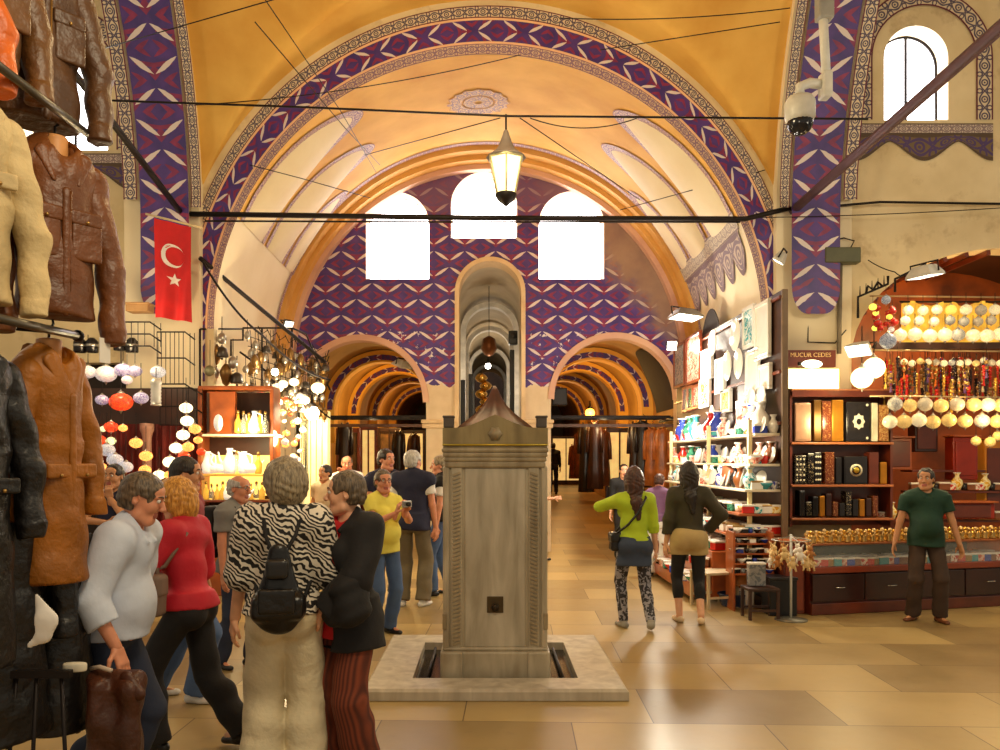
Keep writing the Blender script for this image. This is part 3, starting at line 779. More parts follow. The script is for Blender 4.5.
cable([PX(95, 100, LY), PX(300, 107, LY), PX(506, 116, LY), PX(868, 119, LY)], .012, 'black cable from which the glass lantern hangs')
cable([PX(190, 214, 10.3), PX(488, 218, 10.3), PX(745, 219, 10.3), PX(790, 208, 10.3)], .034, 'thick dark tie bar spanning the big arch below the windows', name='tie_bar')
cable([PX(205, 221, 10.2), PX(450, 222, 10.2), PX(740, 222, 10.2)], .012, 'thin cable slung just under the thick tie bar')
cable([PX(790, 210, 10.3), PX(880, 202, 10.3), PX(1010, 204, 10.4)], .016, 'black cable along the wall above the lamp shop')
cable([(3.95, 10.4, 4.95), (3.95, 6.0, 5.06), (3.95, 2.0, 5.2)], .055, 'thick purple brown iron beam running overhead from the stained pier', mat=M('purple_brown_iron', (84, 56, 66), .5, .3), name='tie_beam')
cable([(-3.95, 10.4, 4.88), (-3.95, 8.0, 5.35), (-3.95, 6.5, 5.6)], .04, 'dark iron beam running up from the flag towards the leather jackets', name='tie_beam')
cable([PX(200, 258, 10.3), PX(250, 300, 11.2), PX(325, 362, 12.6)], .03, 'bundle of cables running down the wall above the glass stall')
cable([PX(203, 262, 10.2), PX(262, 335, 11.0), PX(330, 380, 12.0)], .015, 'thin cable drooping under the cable bundle over the glass stall', .1)
for *ps, s_, lab in (
 ((262, -5, 7.5), (340, 110, 10.2), (376, 172, 13.4), .0, 'thin wire slanting down the vault to the end wall rib'),
 ((255, 22, 7.6), (345, 128, 10.2), (380, 165, 13.2), .0, 'second thin wire slanting beside the first down the vault'),
 ((105, 48, 9.6), (300, -8, 8.0), 0, 'thin wire crossing the upper corner of the vault'),
 ((195, 105, 10.2), (520, 55, 10.2), .1, 'thin wire curving over the shoulder of the big arch'),
 ((250, 165, 10.3), (300, 178, 10.6), (370, 198, 12.3), 0, 'thin wire crossing the painted loops of the vault'),
 ((365, 155, 12.8), (500, 118, 9.2), 0, 'thin wire from the vault rib up to the lantern cable'),
 ((520, 118, 9.2), (640, 200, 12.5), 0, 'thin wire from the lantern cable down to the vault loops'),
 ((620, 210, 12.0), (765, 170, 10.4), .0, 'thin wire rising from the end window to the pier'),
 ((530, 118, 9.1), (640, 117, 9.1), .12, 'slack wire loop just beside the lantern cable'),
 ((560, 18, 9.6), (790, 8, 9.3), .06, 'slack wire high across the crown of the vault'),
 ((600, 50, 9.8), (780, 22, 9.4), 0, 'thin wire high over the right shoulder of the arch'),
 ((700, 218, 10.2), (1000, 208, 10.2), .03, 'thin wire running beside the black wall cable')):
    cable([PX(*p) for p in ps], .006, lab, s_)
# security camera
t = thing('security_camera', 'white dome security camera on a bracket before the tiled pier', 'camera', PX(800, 118, 8.2))
WP = M('white_plastic', (206, 204, 196), .4)
MB().lathe([(.125, -.04), (.15, .0), (.15, .16), (.12, .21), (.06, .23), (.02, .235)], n=20).build('housing', WP, t)
MB().ball((0, 0, -.05), .13, n=18).build('dome', M('smoked_dome', (40, 40, 46), .08, .3), t)
MB().tube([(0, .0, .23), (0, 0, .32), (.10, 0, .36), (.24, .0, .34)], .05, 10).build('bracket', WP, t)
MB().box((.26, 0, .33), (.10, .16, .26), bev=.02).build('mount', WP, t)
MB().tube([(.27, 0, .4), (.22, .0, 1.35)], .045, 10).build('pole', WP, t)
MB().box((.25, 0, 1.2), (.16, .14, .40), bev=.02).build('junction_box', M('grey_box', (150, 148, 142), .5), t)
# floodlights
def flood(p, aim, label, W=.34, H=.24, col=WP, em=7, light=60, lc=WHITE, group='floodlights'):
    t = thing('floodlight', label, 'floodlight', p, group=group)
    q = (Vector(aim)-Vector(p)).to_track_quat('-Z', 'Y'); t.rotation_mode = 'QUATERNION'; t.rotation_quaternion = q
    m = MB(); V = [(sx*W/2*k, sy*H/2*k, z) for k, z in ((1, 0), (.97, .03), (.6, .13)) for sx, sy in ((-1, -1), (1, -1), (1, 1), (-1, 1))]
    m.add(V, [(a*4+i, a*4+(i+1) % 4, a*4+4+(i+1) % 4, a*4+4+i) for a in range(2) for i in range(4)]+[(8, 9, 10, 11)]); m.build('housing', col, t)
    MB().box((0, 0, .004), (W*.9, H*.86, .008)).build('lens', M('flood_glass_%d' % em, (255, 248, 226), .3, var=0, emit=em), t)
    MB().tube([(-W/2-.01, 0, .04), (-W/2-.01, 0, .16), (W/2+.01, 0, .16), (W/2+.01, 0, .04)], .011, 6).build('yoke', IRON, t)
    if light: lamp('flood_light', 'SPOT', (0, 0, -.03), light, lc, .1, spot=150, parent=t)
flood(PX(686, 318, 12.3), (3.5, 11.6, 0), 'long silver floodlight over the framed pictures of the plate stall', .55, .25, M('silver_shade', (150, 146, 140), .35, .6), 8, 170)
flood(PX(672, 346, 13.6), (2.6, 9, 1.2), 'round glaring spotlight beside the right street arch', .16, .16, WP, 25, 60)
flood(PX(925, 277, 9.4), (5.6, 9.6, 0), 'white floodlight mounted under the wooden arch of the lamp shop', .34, .25, WP, 4, 80, WARM)
flood(PX(858, 351, 9.6), (4.0, 9.3, 2.6), 'small white floodlight pointing at the shop sign', .30, .16, WP, 12, 50, (1, .82, .5))
flood(PX(404, 367, 15.6), (-2.6, 16.5, 0), 'silver floodlight hanging inside the left street arch', .42, .3, WP, 5, 60, WARM)
flood(PX(289, 325, 13.2), (-2.3, 12.0, 2.9), 'small dark projector on the cables left of the end wall', .16, .14, BLACK, 3, 0)
flood(PX(778, 262, 10.0), (2.8, 10.5, 2.7), 'small white box light at the edge of the big arch', .18, .12, WP, 4, 0)
# flag on the left pier
fp = PX(173, 218, 9.7); t = thing('flag', 'red flag with white crescent and star hanging by the tiled pier', 'flag', fp, .0)
RED = M('flag_red', (206, 22, 26), .7, var=.12, vs=4); FW = M('flag_white', (240, 226, 220), .7, var=.03)
W, H = .46, 1.22; m = MB(); n, k_ = 24, 30
def flagp(u, v): return (W*(u-.5), .035*math.sin(u*11+v*2)*(.3+v)-.02*u, -.12*u*(1-v*.6)-H*v*(.98+.02*u))
m.add([flagp(i/n, j/k_) for j in range(k_+1) for i in range(n+1)]+[Vector(flagp(i/n, j/k_))+Vector((0, .006, 0)) for j in range(k_+1) for i in range(n+1)],
      [q for j in range(k_) for i in range(n) for q in ((j*(n+1)+i, (j+1)*(n+1)+i, (j+1)*(n+1)+i+1, j*(n+1)+i+1), tuple(x+(n+1)*(k_+1) for x in (j*(n+1)+i+1, (j+1)*(n+1)+i+1, (j+1)*(n+1)+i, j*(n+1)+i)))], smooth=True)
m.build('cloth', RED, t)
def onflag(x, z):
    u = x/W+.5; v = -z/H; q = Vector(flagp(u, v)); q.y -= .006; return q
m = MB(); A = []; B = []
for i in range(25):
    a = math.radians(38)+math.radians(284)*i/24; A.append(onflag(.0+.145*math.cos(a), -.42+.145*math.sin(a)))
    a2 = math.radians(24)+math.radians(312)*i/24; B.append(onflag(.036+.115*math.cos(a2), -.42+.115*math.sin(a2)))
m.ribbon(A, B, flip=True); m.build('crescent', FW, t)
m = MB(); st = [onflag(.02+(.085 if i % 2 == 0 else .034)*math.sin(PI*i/5), -.72+(.085 if i % 2 == 0 else .034)*math.cos(PI*i/5)) for i in range(10)]
m.add([onflag(.02, -.72)]+st, [(0, i+1, (i+1) % 10+1) for i in range(10)]); m.build('star', FW, t)
MB().tube([(-W/2-.1, 0, .05), (W/2+.12, -.0, -.12)], .013, 8).build('pole', M('cream_pole', (220, 196, 150), .5), t)
# ---------------------------------------------------------------- smooth solids for bodies, clothes and leather goods
def V3(*a): return np.array(a, float)
class SD:
    """smooth union of tapered limbs, ellipsoids and boxes, meshed by surface nets"""
    def __init__(s): s.p = []
    def cone(s, a, b, ra, rb=None, k=.02, mat=0, fl=None, flat=False, op='u'):
        s.p.append(('c', np.array(a, float), np.array(b, float), ra, ra if rb is None else rb, k, mat, fl, flat, op)); return s
    def ell(s, c, r, k=.02, mat=0, R=None, op='u'):
        s.p.append(('e', np.array(c, float), np.array(r, float), R, None, k, mat, None, None, op)); return s
    def box(s, c, h, rd=.01, k=.01, mat=0, R=None, op='u'):
        s.p.append(('b', np.array(c, float), np.array(h, float), R, rd, k, mat, None, None, op)); return s
    def plane(s, c, n, op='s'):
        s.p.append(('p', np.array(c, float), np.array(n, float), None, None, 1e-4, 0, None, None, op)); return s
    def aabb(s, p):
        if p[0] == 'c':
            r = max(p[3], p[4])*(max(1, p[7][1]) if p[7] else 1); return np.minimum(p[1], p[2])-r, np.maximum(p[1], p[2])+r
        if p[0] == 'e': r = p[2] if p[3] is None else np.full(3, p[2].max()); return p[1]-r, p[1]+r
        if p[0] == 'b': r = p[2]+p[4] if p[3] is None else np.full(3, np.linalg.norm(p[2])+p[4]); return p[1]-r, p[1]+r
        return np.full(3, -1e3), np.full(3, 1e3)
    def mesh(s, h, fn=None):
        bb = [s.aabb(p) for p in s.p if p[9] == 'u']
        lo = np.min([b[0] for b in bb], 0)-2.5*h-.005; hi = np.max([b[1] for b in bb], 0)+2.5*h+.005
        N = np.ceil((hi-lo)/h).astype(int)+1; ax = [lo[i]+h*np.arange(N[i]) for i in range(3)]
        Fd = np.full(N, .3, np.float32); Lb = np.zeros(N, np.int8); Bd = np.full(N, 9., np.float32)
        for p in s.p:
            a, b = s.aabb(p); mg = .05+p[5]
            i0 = np.maximum(0, np.floor((a-mg-lo)/h).astype(int)); i1 = np.minimum(N, np.ceil((b+mg-lo)/h).astype(int)+1)
            if np.any(i1 <= i0): continue
            sl = tuple(slice(i0[i], i1[i]) for i in range(3))
            X, Y, Z = np.meshgrid(*[ax[i][i0[i]:i1[i]] for i in range(3)], indexing='ij')
            P = np.stack([X, Y, Z], -1)
            if p[0] == 'c':
                _, A, B, ra, rb, k, mt, fl, flat, op = p
                if fl: n = np.array(fl[0], float); n /= np.linalg.norm(n); P = P+((P-A)@n)[..., None]*n*(1/fl[1]-1)
                ab = B-A; L = np.linalg.norm(ab); t0 = ((P-A)@ab)/(L*L+1e-12); t = np.clip(t0, 0, 1)
                d = np.linalg.norm(P-A-t[..., None]*ab, axis=-1)-(ra+(rb-ra)*t)
                if flat: d = np.maximum(np.linalg.norm(P-A-t0[..., None]*ab, axis=-1)-(ra+(rb-ra)*t), np.maximum(-t0, t0-1)*L)
                if fl: d = d*min(1, fl[1])
            elif p[0] == 'e':
                q = P-p[1]
                if p[3] is not None: q = q@p[3]
                k0 = np.linalg.norm(q/p[2], axis=-1); k1 = np.linalg.norm(q/p[2]**2, axis=-1)+1e-9; d = k0*(k0-1)/k1
                d = np.where(k0 < 1e-6, -p[2].min(), d)
            elif p[0] == 'b':
                q = P-p[1]
                if p[3] is not None: q = q@p[3]
                q = np.abs(q)-(p[2]-p[4]); d = np.linalg.norm(np.maximum(q, 0), axis=-1)+np.minimum(q.max(-1), 0)-p[4]
            else: d = (P-p[1])@p[2]
            k, mt, op = p[5], p[6], p[9]; cur = Fd[sl]
            if op == 'u':
                hh = np.clip(.5+.5*(d-cur)/k, 0, 1); Fd[sl] = d*(1-hh)+cur*hh-k*hh*(1-hh)
                w_ = d < Bd[sl]; Lb[sl] = np.where(w_, mt, Lb[sl]); Bd[sl] = np.minimum(Bd[sl], d)
            elif op == 's':
                hh = np.clip(.5-.5*(cur+d)/k, 0, 1); Fd[sl] = cur*(1-hh)-d*hh+k*hh*(1-hh)
        if fn is not None:
            X, Y, Z = np.meshgrid(*ax, indexing='ij'); Fd = Fd+fn(X, Y, Z).astype(np.float32)
        return snets(Fd, Lb, lo, h)
def snets(Fd, Lb, lo, h):
    Sg = Fd < 0; n = np.array(Fd.shape)-1
    cnt = np.zeros(n, np.int8)
    off = [(i, j, k) for i in (0, 1) for j in (0, 1) for k in (0, 1)]
    c = lambda A, o: A[o[0]:o[0]+n[0], o[1]:o[1]+n[1], o[2]:o[2]+n[2]]
    for o in off: cnt += c(Sg, o)
    mk = (cnt > 0) & (cnt < 8); idx = np.full(n, -1, np.int64); nv = int(mk.sum()); idx[mk] = np.arange(nv)
    acc = np.zeros((nv, 3)); num = np.zeros(nv)
    for a in range(3):
        for o in off:
            if o[a]: continue
            o2 = list(o); o2[a] = 1
            f0, f1 = c(Fd, o)[mk], c(Fd, o2)[mk]; x = (f0 < 0) != (f1 < 0); t = np.where(x, f0/(f0-f1+1e-12), 0)
            q = np.tile(np.array(o, float), (nv, 1)); q[:, a] = t; acc[x] += q[x]; num[x] += 1
    base = np.argwhere(mk); vs = lo+h*(base+acc/np.maximum(num, 1)[:, None]); lb = c(Lb, (0, 0, 0))[mk]
    fs = []
    for a in range(3):
        b_, c_ = [(1, 2), (2, 0), (0, 1)][a]
        s0 = [slice(1, n[i]) for i in range(3)]; s0[a] = slice(0, n[a]); s1 = list(s0); s1[a] = slice(1, n[a]+1)
        A, B = Sg[tuple(s0)], Sg[tuple(s1)]; cr = np.argwhere(A != B)
        if not len(cr): continue
        org = cr.copy(); org[:, b_] += 1; org[:, c_] += 1; sg = A[tuple(cr.T)]
        def at(db, dc): q = org.copy(); q[:, b_] -= db; q[:, c_] -= dc; return idx[tuple(q.T)]
        Q = np.stack([at(1, 1), at(0, 1), at(0, 0), at(1, 0)], 1); Q[~sg] = Q[~sg][:, ::-1]; fs.append(Q)
    return vs, np.concatenate(fs) if fs else np.zeros((0, 4), int), lb
def np_obj(name, parts, mats, parent=None, loc=None, scale=1.0, smooth=1):
    vs, fs, ms, o = [], [], [], 0
    for v, f, l in parts:
        if smooth and len(f):
            # one relaxing pass evens out the grid stepping
            for _ in range(smooth):
                ac = np.zeros_like(v); ct = np.zeros(len(v))
                for a, b in ((0, 1), (1, 2), (2, 3), (3, 0)):
                    np.add.at(ac, f[:, a], v[f[:, b]]); np.add.at(ct, f[:, a], 1)
                    np.add.at(ac, f[:, b], v[f[:, a]]); np.add.at(ct, f[:, b], 1)
                v = v*.5+.5*ac/np.maximum(ct, 1)[:, None]
        vs.append(v*scale); fs.append(f+o); ms.append(l[f[:, 0]] if len(f) else l[:0]); o += len(v)
    v = np.concatenate(vs); f = np.concatenate(fs); mi = np.concatenate(ms).astype(np.int32)
    me = bpy.data.meshes.new(name); me.vertices.add(len(v)); me.vertices.foreach_set('co', v.astype(np.float32).ravel())
    me.loops.add(len(f)*4); me.loops.foreach_set('vertex_index', f.astype(np.int32).ravel())
    me.polygons.add(len(f)); me.polygons.foreach_set('loop_start', np.arange(0, len(f)*4, 4, dtype=np.int32))
    for m in (mats if isinstance(mats, (list, tuple)) else [mats]): me.materials.append(m)
    me.polygons.foreach_set('material_index', mi); me.polygons.foreach_set('use_smooth', np.ones(len(f), bool))
    me.update(calc_edges=True); me.validate()
    ob = bpy.data.objects.new(name, me); C.objects.link(ob)
    if parent is not None: ob.parent = parent
    if loc is not None: ob.location = loc
    return ob
def folds(amp, fx=17, fz=9, ph=0):
    return lambda X, Y, Z: amp*(np.sin(fx*X+fz*1.7*Z+ph+2*np.sin(5*Z+Y*4))*np.sin(fz*Z+7*Y+ph*2)+.6*np.sin(31*Z+9*X+13*Y+ph))
def rotv(axis, deg): return np.array(Matrix.Rotation(math.radians(deg), 3, axis))
def ik(a, b, l1, l2, pole):
    a, b = np.array(a, float), np.array(b, float); d = b-a; L = np.linalg.norm(d); L2 = min(L, (l1+l2)*.999)
    if L > L2: b = a+d/L*L2; d = b-a
    x = (l1*l1-l2*l2+L2*L2)/(2*L2); y = math.sqrt(max(0, l1*l1-x*x)); u = d/L2
    p = np.array(pole, float); p = p-(p@u)*u; p /= (np.linalg.norm(p)+1e-9)
    return a+u*x+p*y, b
# cloth, skin and hair materials
def cloth(name, col, rough=.8, wr=.35, wsc=9, **k): return M(name, col, rough, var=.10, vs=5, bs=wr, bscale=wsc, **k)
def hairmat(name, c0, c1):
    if name in _mc: return _mc[name]
    m, nt, b = new_mat(name); o = coords(nt); mp = nt.nodes.new('ShaderNodeMapping'); nt.links.new(o, mp.inputs[0])
    mp.inputs['Scale'].default_value = (60, 60, 9); n = noise(nt, 1.6, 4, mp.outputs[0])
    nt.links.new(ramp(nt, n, [(.32, lin(*c0)), (.66, lin(*c1))]), b.inputs['Base Color']); b.inputs['Roughness'].default_value = .45
    bump(nt, b, n, .6, .01); _mc[name] = m; return m
def skinmat(name, c):
    m = M(name, c, .5, var=.07, vs=14, bs=.05, bscale=60); b = m.node_tree.nodes['Principled BSDF']
    b.inputs['Subsurface Weight'].default_value = .08; b.inputs['Subsurface Radius'].default_value = (.01, .004, .002); return m
def zebra():
    m, nt, b = new_mat('zebra_print'); o = coords(nt)
    n = nt.nodes.new('ShaderNodeTexWave'); n.inputs['Scale'].default_value = 13; n.inputs['Distortion'].default_value = 14; n.inputs['Detail'].default_value = 2
    n.inputs['Detail Scale'].default_value = .9; mp = nt.nodes.new('ShaderNodeMapping'); nt.links.new(o, mp.inputs[0]); mp.inputs['Rotation'].default_value = (.3, .9, .4)
    nt.links.new(mp.outputs[0], n.inputs[0]); k = E(n.outputs[1]) > .52
    nt.links.new(mixc(nt, k, lin(26, 22, 20), lin(226, 216, 198)), b.inputs['Base Color']); b.inputs['Roughness'].default_value = .7
    bump(nt, b, noise(nt, 7, 4), .4, .02); return m
def leggings():
    m, nt, b = new_mat('patterned_leggings'); k = noise(nt, 22, 3, dist=1.2) > .52
    nt.links.new(mixc(nt, k, lin(50, 48, 54), lin(150, 148, 156)), b.inputs['Base Color']); b.inputs['Roughness'].default_value = .8; return m
def stripes():
    m, nt, b = new_mat('rust_pinstripe'); w_ = nt.nodes.new('ShaderNodeTexWave'); w_.inputs['Scale'].default_value = 16; nt.links.new(coords(nt), w_.inputs[0])
    nt.links.new(mixc(nt, E(w_.outputs[1]), lin(82, 36, 22), lin(132, 62, 36)), b.inputs['Base Color']); b.inputs['Roughness'].default_value = .85
    bump(nt, b, noise(nt, 6, 4), .4, .02); return m
SK1, SK2, SK3 = skinmat('skin_fair', (224, 168, 132)), skinmat('skin_tan', (198, 140, 98)), skinmat('skin_ruddy', (216, 146, 112))
LIPS = M('lips', (170, 92, 78), .5); EYE_W = M('eye_white', (226, 218, 208), .25, var=0); EYE_D = M('iris', (40, 30, 26), .2, var=0)
H_GREY, H_DARK = hairmat('hair_grey', (92, 80, 62), (168, 152, 122)), hairmat('hair_dark', (18, 13, 11), (46, 32, 24))
H_BRN, H_BLOND = hairmat('hair_greybrown', (54, 44, 34), (120, 102, 80)), hairmat('hair_blond', (150, 92, 26), (226, 164, 70))
H_WHITE, H_CHEST = hairmat('hair_white', (150, 146, 140), (206, 202, 196)), hairmat('hair_chestnut', (36, 18, 12), (86, 46, 28))

def hand_parts(wr, d, nrm, side, curl=.5, spread=1, h=.0045):
    """palm, four unequal bent fingers and a thumb off the side of the palm; d = finger direction, nrm = palm normal"""
    d = np.array(d, float); d /= np.linalg.norm(d); nrm = np.array(nrm, float); nrm -= (nrm@d)*d; nrm /= np.linalg.norm(nrm)
    sdv = np.cross(d, nrm)*side; s = SD()
    s.cone(wr-d*.05, wr+d*.015, .027, .026, .01, fl=(nrm, .78)); pc = wr+d*.05
    s.box(pc, (.036, .045, .013), .012, .012, R=np.stack([sdv, d, nrm], 1))
    for i, (o, L, r) in enumerate(((.030, .070, .0085), (.010, .080, .009), (-.010, .074, .0086), (-.029, .058, .0076))):
        a = wr+d*.09+sdv*o; dr = d+sdv*o*2.2*spread; dr /= np.linalg.norm(dr); c1, c2, c3 = curl*.5, curl*1.3, curl*1.9
        f = lambda c: dr*math.cos(c)+nrm*math.sin(c)
        p1 = a+f(c1)*L*.45; p2 = p1+f(c2)*L*.32; p3 = p2+f(c3)*L*.25
        s.cone(a-d*.012, p1, r*1.1, r, .006); s.cone(p1, p2, r, r*.93, .003); s.cone(p2, p3, r*.93, r*.8, .003)
    a = wr+d*.025+sdv*.028; b = a+(d*.6+sdv*.75+nrm*.25)*.038; c_ = b+(d*.92+sdv*.25+nrm*(.2+curl*.5))*.036
    s.cone(a, b, .013, .011, .008); s.cone(b, c_, .011, .0085, .004)
    return s.mesh(h)

def person(label, X, Y, yaw, H, skin, tops, hair=None, hmat=None, arms=((.25, .06, .80), (.25, .06, .80)), poles=((.3, -1, 0), (.3, -1, 0)),
           feet=((.10, 0, 0), (.10, 0, 0)), lean=0, side=0, head=(0, 0), fem=False, belly=0, fine=.011, hands=(.5, .5), z0=0.0, pelvis=.0, hdir=(None, None),
           shoe=None, shoetype='shoe', legmat=None, glasses=False, hipdrop=0.0, body_vis=True, beard=False, fold=.0045, footyaw=(12, 12)):
    """tops: list of (part name, material, spec dict). Local frame: +y ahead, +x to the person's right."""
    k_ = H/1.70; root = thing('person', label, 'person', (X, Y, z0), math.radians(yaw))
    sw = .160 if fem else .185; hw = .093; PZ = .92-hipdrop
    Rl = rotv('X', -lean)@rotv('Y', side); piv = V3(0, 0, .95-hipdrop)
    U = lambda p: Rl@(np.array(p, float)-piv-V3(0, 0, -hipdrop))+piv if False else Rl@(np.array(p, float)-V3(0, 0, .95))+V3(0, pelvis, .95-hipdrop)
    UP = lambda p: np.array(p, float)+V3(0, pelvis, -hipdrop)
    hips = [UP((-hw, 0, .90)), UP((hw, 0, .90))]; legs = []
    for i, sd in enumerate((-1, 1)):
        fx_, fy_, fz_ = feet[i]; an = V3(sd*fx_, fy_-.03, .085+fz_)
        kn, an = ik(hips[i], an, .425, .415, (sd*.12, 1, 0)); legs.append((hips[i], kn, an))
    sh = [U((-sw, -.01, 1.395)), U((sw, -.01, 1.395))]; arm = []
    for i, sd in enumerate((-1, 1)):
        a = arms[i]; w_ = U((sd*a[0], a[1], a[2])); q = poles[i]
        el, wr = ik(sh[i], w_, .285, .255, Rl@V3(sd*q[0], q[1], q[2])); arm.append((sh[i], el, wr))
    def torso(s, t, z_lo=None, k=.04):
        s.ell(UP((0, -.012, .93)), (.158+t+.012*fem, .118+t, .12+t), k)
        s.cone(UP((0, 0, .98)), U((0, .0, 1.17)), (.145 if not fem else .128)+t, (.142 if not fem else .118)+t, k, fl=((0, 1, 0), .74))
        s.cone(U((0, .0, 1.17)), U((0, -.008, 1.31)), (.145 if not fem else .122)+t, (.158 if not fem else .138)+t, k, fl=((0, 1, 0), .70))
        s.cone(U((-sw+.03, -.012, 1.365)), U((sw-.03, -.012, 1.365)), .070+t, .070+t, k, fl=((0, 1, 0), 1.0))
        for sd in (-1, 1): s.cone(U((0, -.02, 1.45)), U((sd*(sw-.02), -.012, 1.395)), .05+t, .052+t, .03)
        if belly: s.ell(U((0, .055+.03*belly, 1.06)), (.135+t, .10+.05*belly+t, .15), .05)
        if fem:
            for sd in (-1, 1): s.ell(U((sd*.070, .085, 1.255)), (.072+t, .068+t, .07+t), .03)
        s.cone(U((-.075, -.062, .93)), U((-.075, -.062, .87)), .085+t*.7, .08+t*.7, .03) if False else None
        for sd in (-1, 1): s.ell(UP((sd*.075, -.055, .90)), (.088+t*.8, .09+t*.8, .10+t*.8), .03)
        return s
    # ---- body
    s = SD(); torso(s, -.006)
    for (hp, kn, an), sd in zip(legs, (-1, 1)):
        s.cone(hp, kn, .084, .054, .03); s.cone(kn, an, .054, .036, .02); s.ell(kn*.62+an*.38+V3(0, -.018, 0), (.048, .05, .10), .03)
        fd = rotv('Z', -sd*footyaw[0 if sd < 0 else 1])@V3(0, 1, 0); s.cone(an+V3(0, 0, -.04), an+fd*.13+V3(0, 0, -.06), .034, .024, .02)
    for (a, e_, w_), sd in zip(arm, (-1, 1)):
        s.cone(a, e_, .049 if not fem else .043, .038, .025); s.cone(e_, w_, .039, .027, .015)
    s.cone(U((0, -.015, 1.42)), U((0, .005, 1.55)), .054 if not fem else .047, .050 if not fem else .044, .02)
    parts = [s.mesh(fine)]
    # ---- head
    Rh = Rl@rotv('Z', head[0])@rotv('X', head[1]); hp0 = U((0, 0, 1.50))
    Hd = lambda x, y, z: Rh@V3(x, y, z-1.50)+hp0
    hs = SD(); hs.ell(Hd(0, -.005, 1.615), (.075, .092, .087), .02, R=Rh); hs.ell(Hd(0, .028, 1.56), (.060, .066, .083), .03, R=Rh)
    hs.cone(Hd(-.02, .062, 1.492), Hd(.02, .062, 1.492), .021, .021, .025); hs.ell(Hd(0, .06, 1.64), (.058, .034, .04), .02, R=Rh)
    for sd in (-1, 1):
        hs.ell(Hd(sd*.040, .062, 1.565), (.024, .024, .028), .02, R=Rh); hs.cone(Hd(sd*.052, .015, 1.51), Hd(sd*.02, .06, 1.492), .022, .02, .03)
        hs.ell(Hd(sd*.031, .102, 1.602), (.017, .012, .012), .008, R=Rh, op='s')
        hs.cone(Hd(sd*.012, .094, 1.618), Hd(sd*.048, .080, 1.617), .009, .007, .01)
        hs.ell(Hd(sd*.077, -.008, 1.590), (.010, .020, .033), .006, R=Rh@rotv('Z', sd*-18)); hs.ell(Hd(sd*.083, -.004, 1.592), (.006, .010, .018), .004, R=Rh, op='s')
        hs.ell(Hd(sd*.013, .108, 1.560), (.009, .010, .008), .006, R=Rh)
    hs.cone(Hd(0, .090, 1.610), Hd(0, .117, 1.564), .009, .013, .010)
    hs.cone(Hd(-.020, .086, 1.530), Hd(.020, .086, 1.530), .0075, .0075, .005, mat=1); hs.cone(Hd(-.016, .088, 1.520), Hd(.016, .088, 1.520), .008, .008, .005, mat=1)
    hs.cone(Hd(-.02, .099, 1.5255), Hd(.02, .099, 1.5255), .002, .002, .003, op='s')
    hs.cone(Hd(0, -.012, 1.53), U((0, -.012, 1.43)), .05 if not fem else .044, .05 if not fem else .045, .02)
    parts.append(hs.mesh(.0055 if fine < .012 else .0075))
    for i, (sd, (a, e_, w_)) in enumerate(zip((-1, 1), arm)):
        fd = (w_-e_)/np.linalg.norm(w_-e_); d, nr = hdir[i] if hdir[i] else (fd, V3(-sd*.9, .35, 0))
        if hdir[i]: d, nr = Rl@np.array(d, float), Rl@np.array(nr, float)
        parts.append(hand_parts(w_, d, nr, -1 if i == 1 else 1, hands[i], h=.0048 if fine < .012 else .007))
    np_obj('body', parts, [skin, LIPS], root, scale=k_)
    em = MB()
    for sd in (-1, 1):
        e_ = MB(); R3 = Matrix(Rh.tolist()); e_.ball(Hd(sd*.031, .0865, 1.602)*k_, .0118*k_, 0, 12, 8); e_.ball(Hd(sd*.0305, .0945, 1.602)*k_, .006*k_, 1, 10, 6)
        e_.build('eye', [EYE_W, EYE_D], root)
        b_ = MB(); b_.tube([Hd(sd*.014, .1015, 1.622)*k_, Hd(sd*.032, .0985, 1.628)*k_, Hd(sd*.05, .084, 1.621)*k_], [.004*k_, .0045*k_, .002*k_], 6); b_.build('eyebrow', hmat or H_DARK, root)
    if glasses:
        g = MB()
        for sd in (-1, 1):
            c_ = [Hd(sd*.031+.023*math.cos(2*PI*i/16), .108-abs(.02*math.cos(2*PI*i/16))*.4, 1.60+.018*math.sin(2*PI*i/16))*k_ for i in range(17)]; g.tube(c_, .0018, 5)
            g.tube([Hd(sd*.054, .10, 1.605)*k_, Hd(sd*.08, .02, 1.605)*k_, Hd(sd*.08, -.02, 1.60)*k_], .0018, 5)
        g.tube([Hd(-.009, .113, 1.603)*k_, Hd(.009, .113, 1.603)*k_], .0018, 5); g.build('glasses', BLACK, root)
    # ---- hair
    if hair:
        s = SD(); hv = dict(short=.010, bob=.024, full=.030, long=.018, bald=.004, crop=.006)[hair]; ph = rnd.random()*6
        s.ell(Hd(0, -.010, 1.622), (.078+hv, .096+hv, .090+hv), .02, R=Rh)
        if hair in ('bob', 'full', 'long'):
            z_ = dict(bob=1.50, full=1.535, long=1.46)[hair]
            s.ell(Hd(0, -.035, 1.575), (.078+hv, .072+hv, 1.64-z_), .03, R=Rh)
            if hair != 'full':
                for sd in (-1, 1): s.cone(Hd(sd*.078, -.005, 1.62), Hd(sd*.070, .0, z_), .026, .024, .03)
        else: s.ell(Hd(0, -.035, 1.575), (.070+hv, .068+hv, .075), .02, R=Rh)
        if hair == 'long':
            s.cone(Hd(0, -.05, 1.56), U((0, -.115, 1.36)), .085, .062, .03, fl=((0, 1, 0), .6)); s.cone(U((0, -.115, 1.36)), U((.02, -.125, 1.20)), .06, .025, .03, fl=((0, 1, 0), .6))
        if hair == 'bald': s.ell(Hd(0, .01, 1.70), (.085, .105, .06), .01, R=Rh, op='s')
        s.ell(Hd(0, .115, 1.545), (.073 if hair != 'bob' else .062, .088, .115 if hair != 'bald' else .15), .012, R=Rh, op='s')
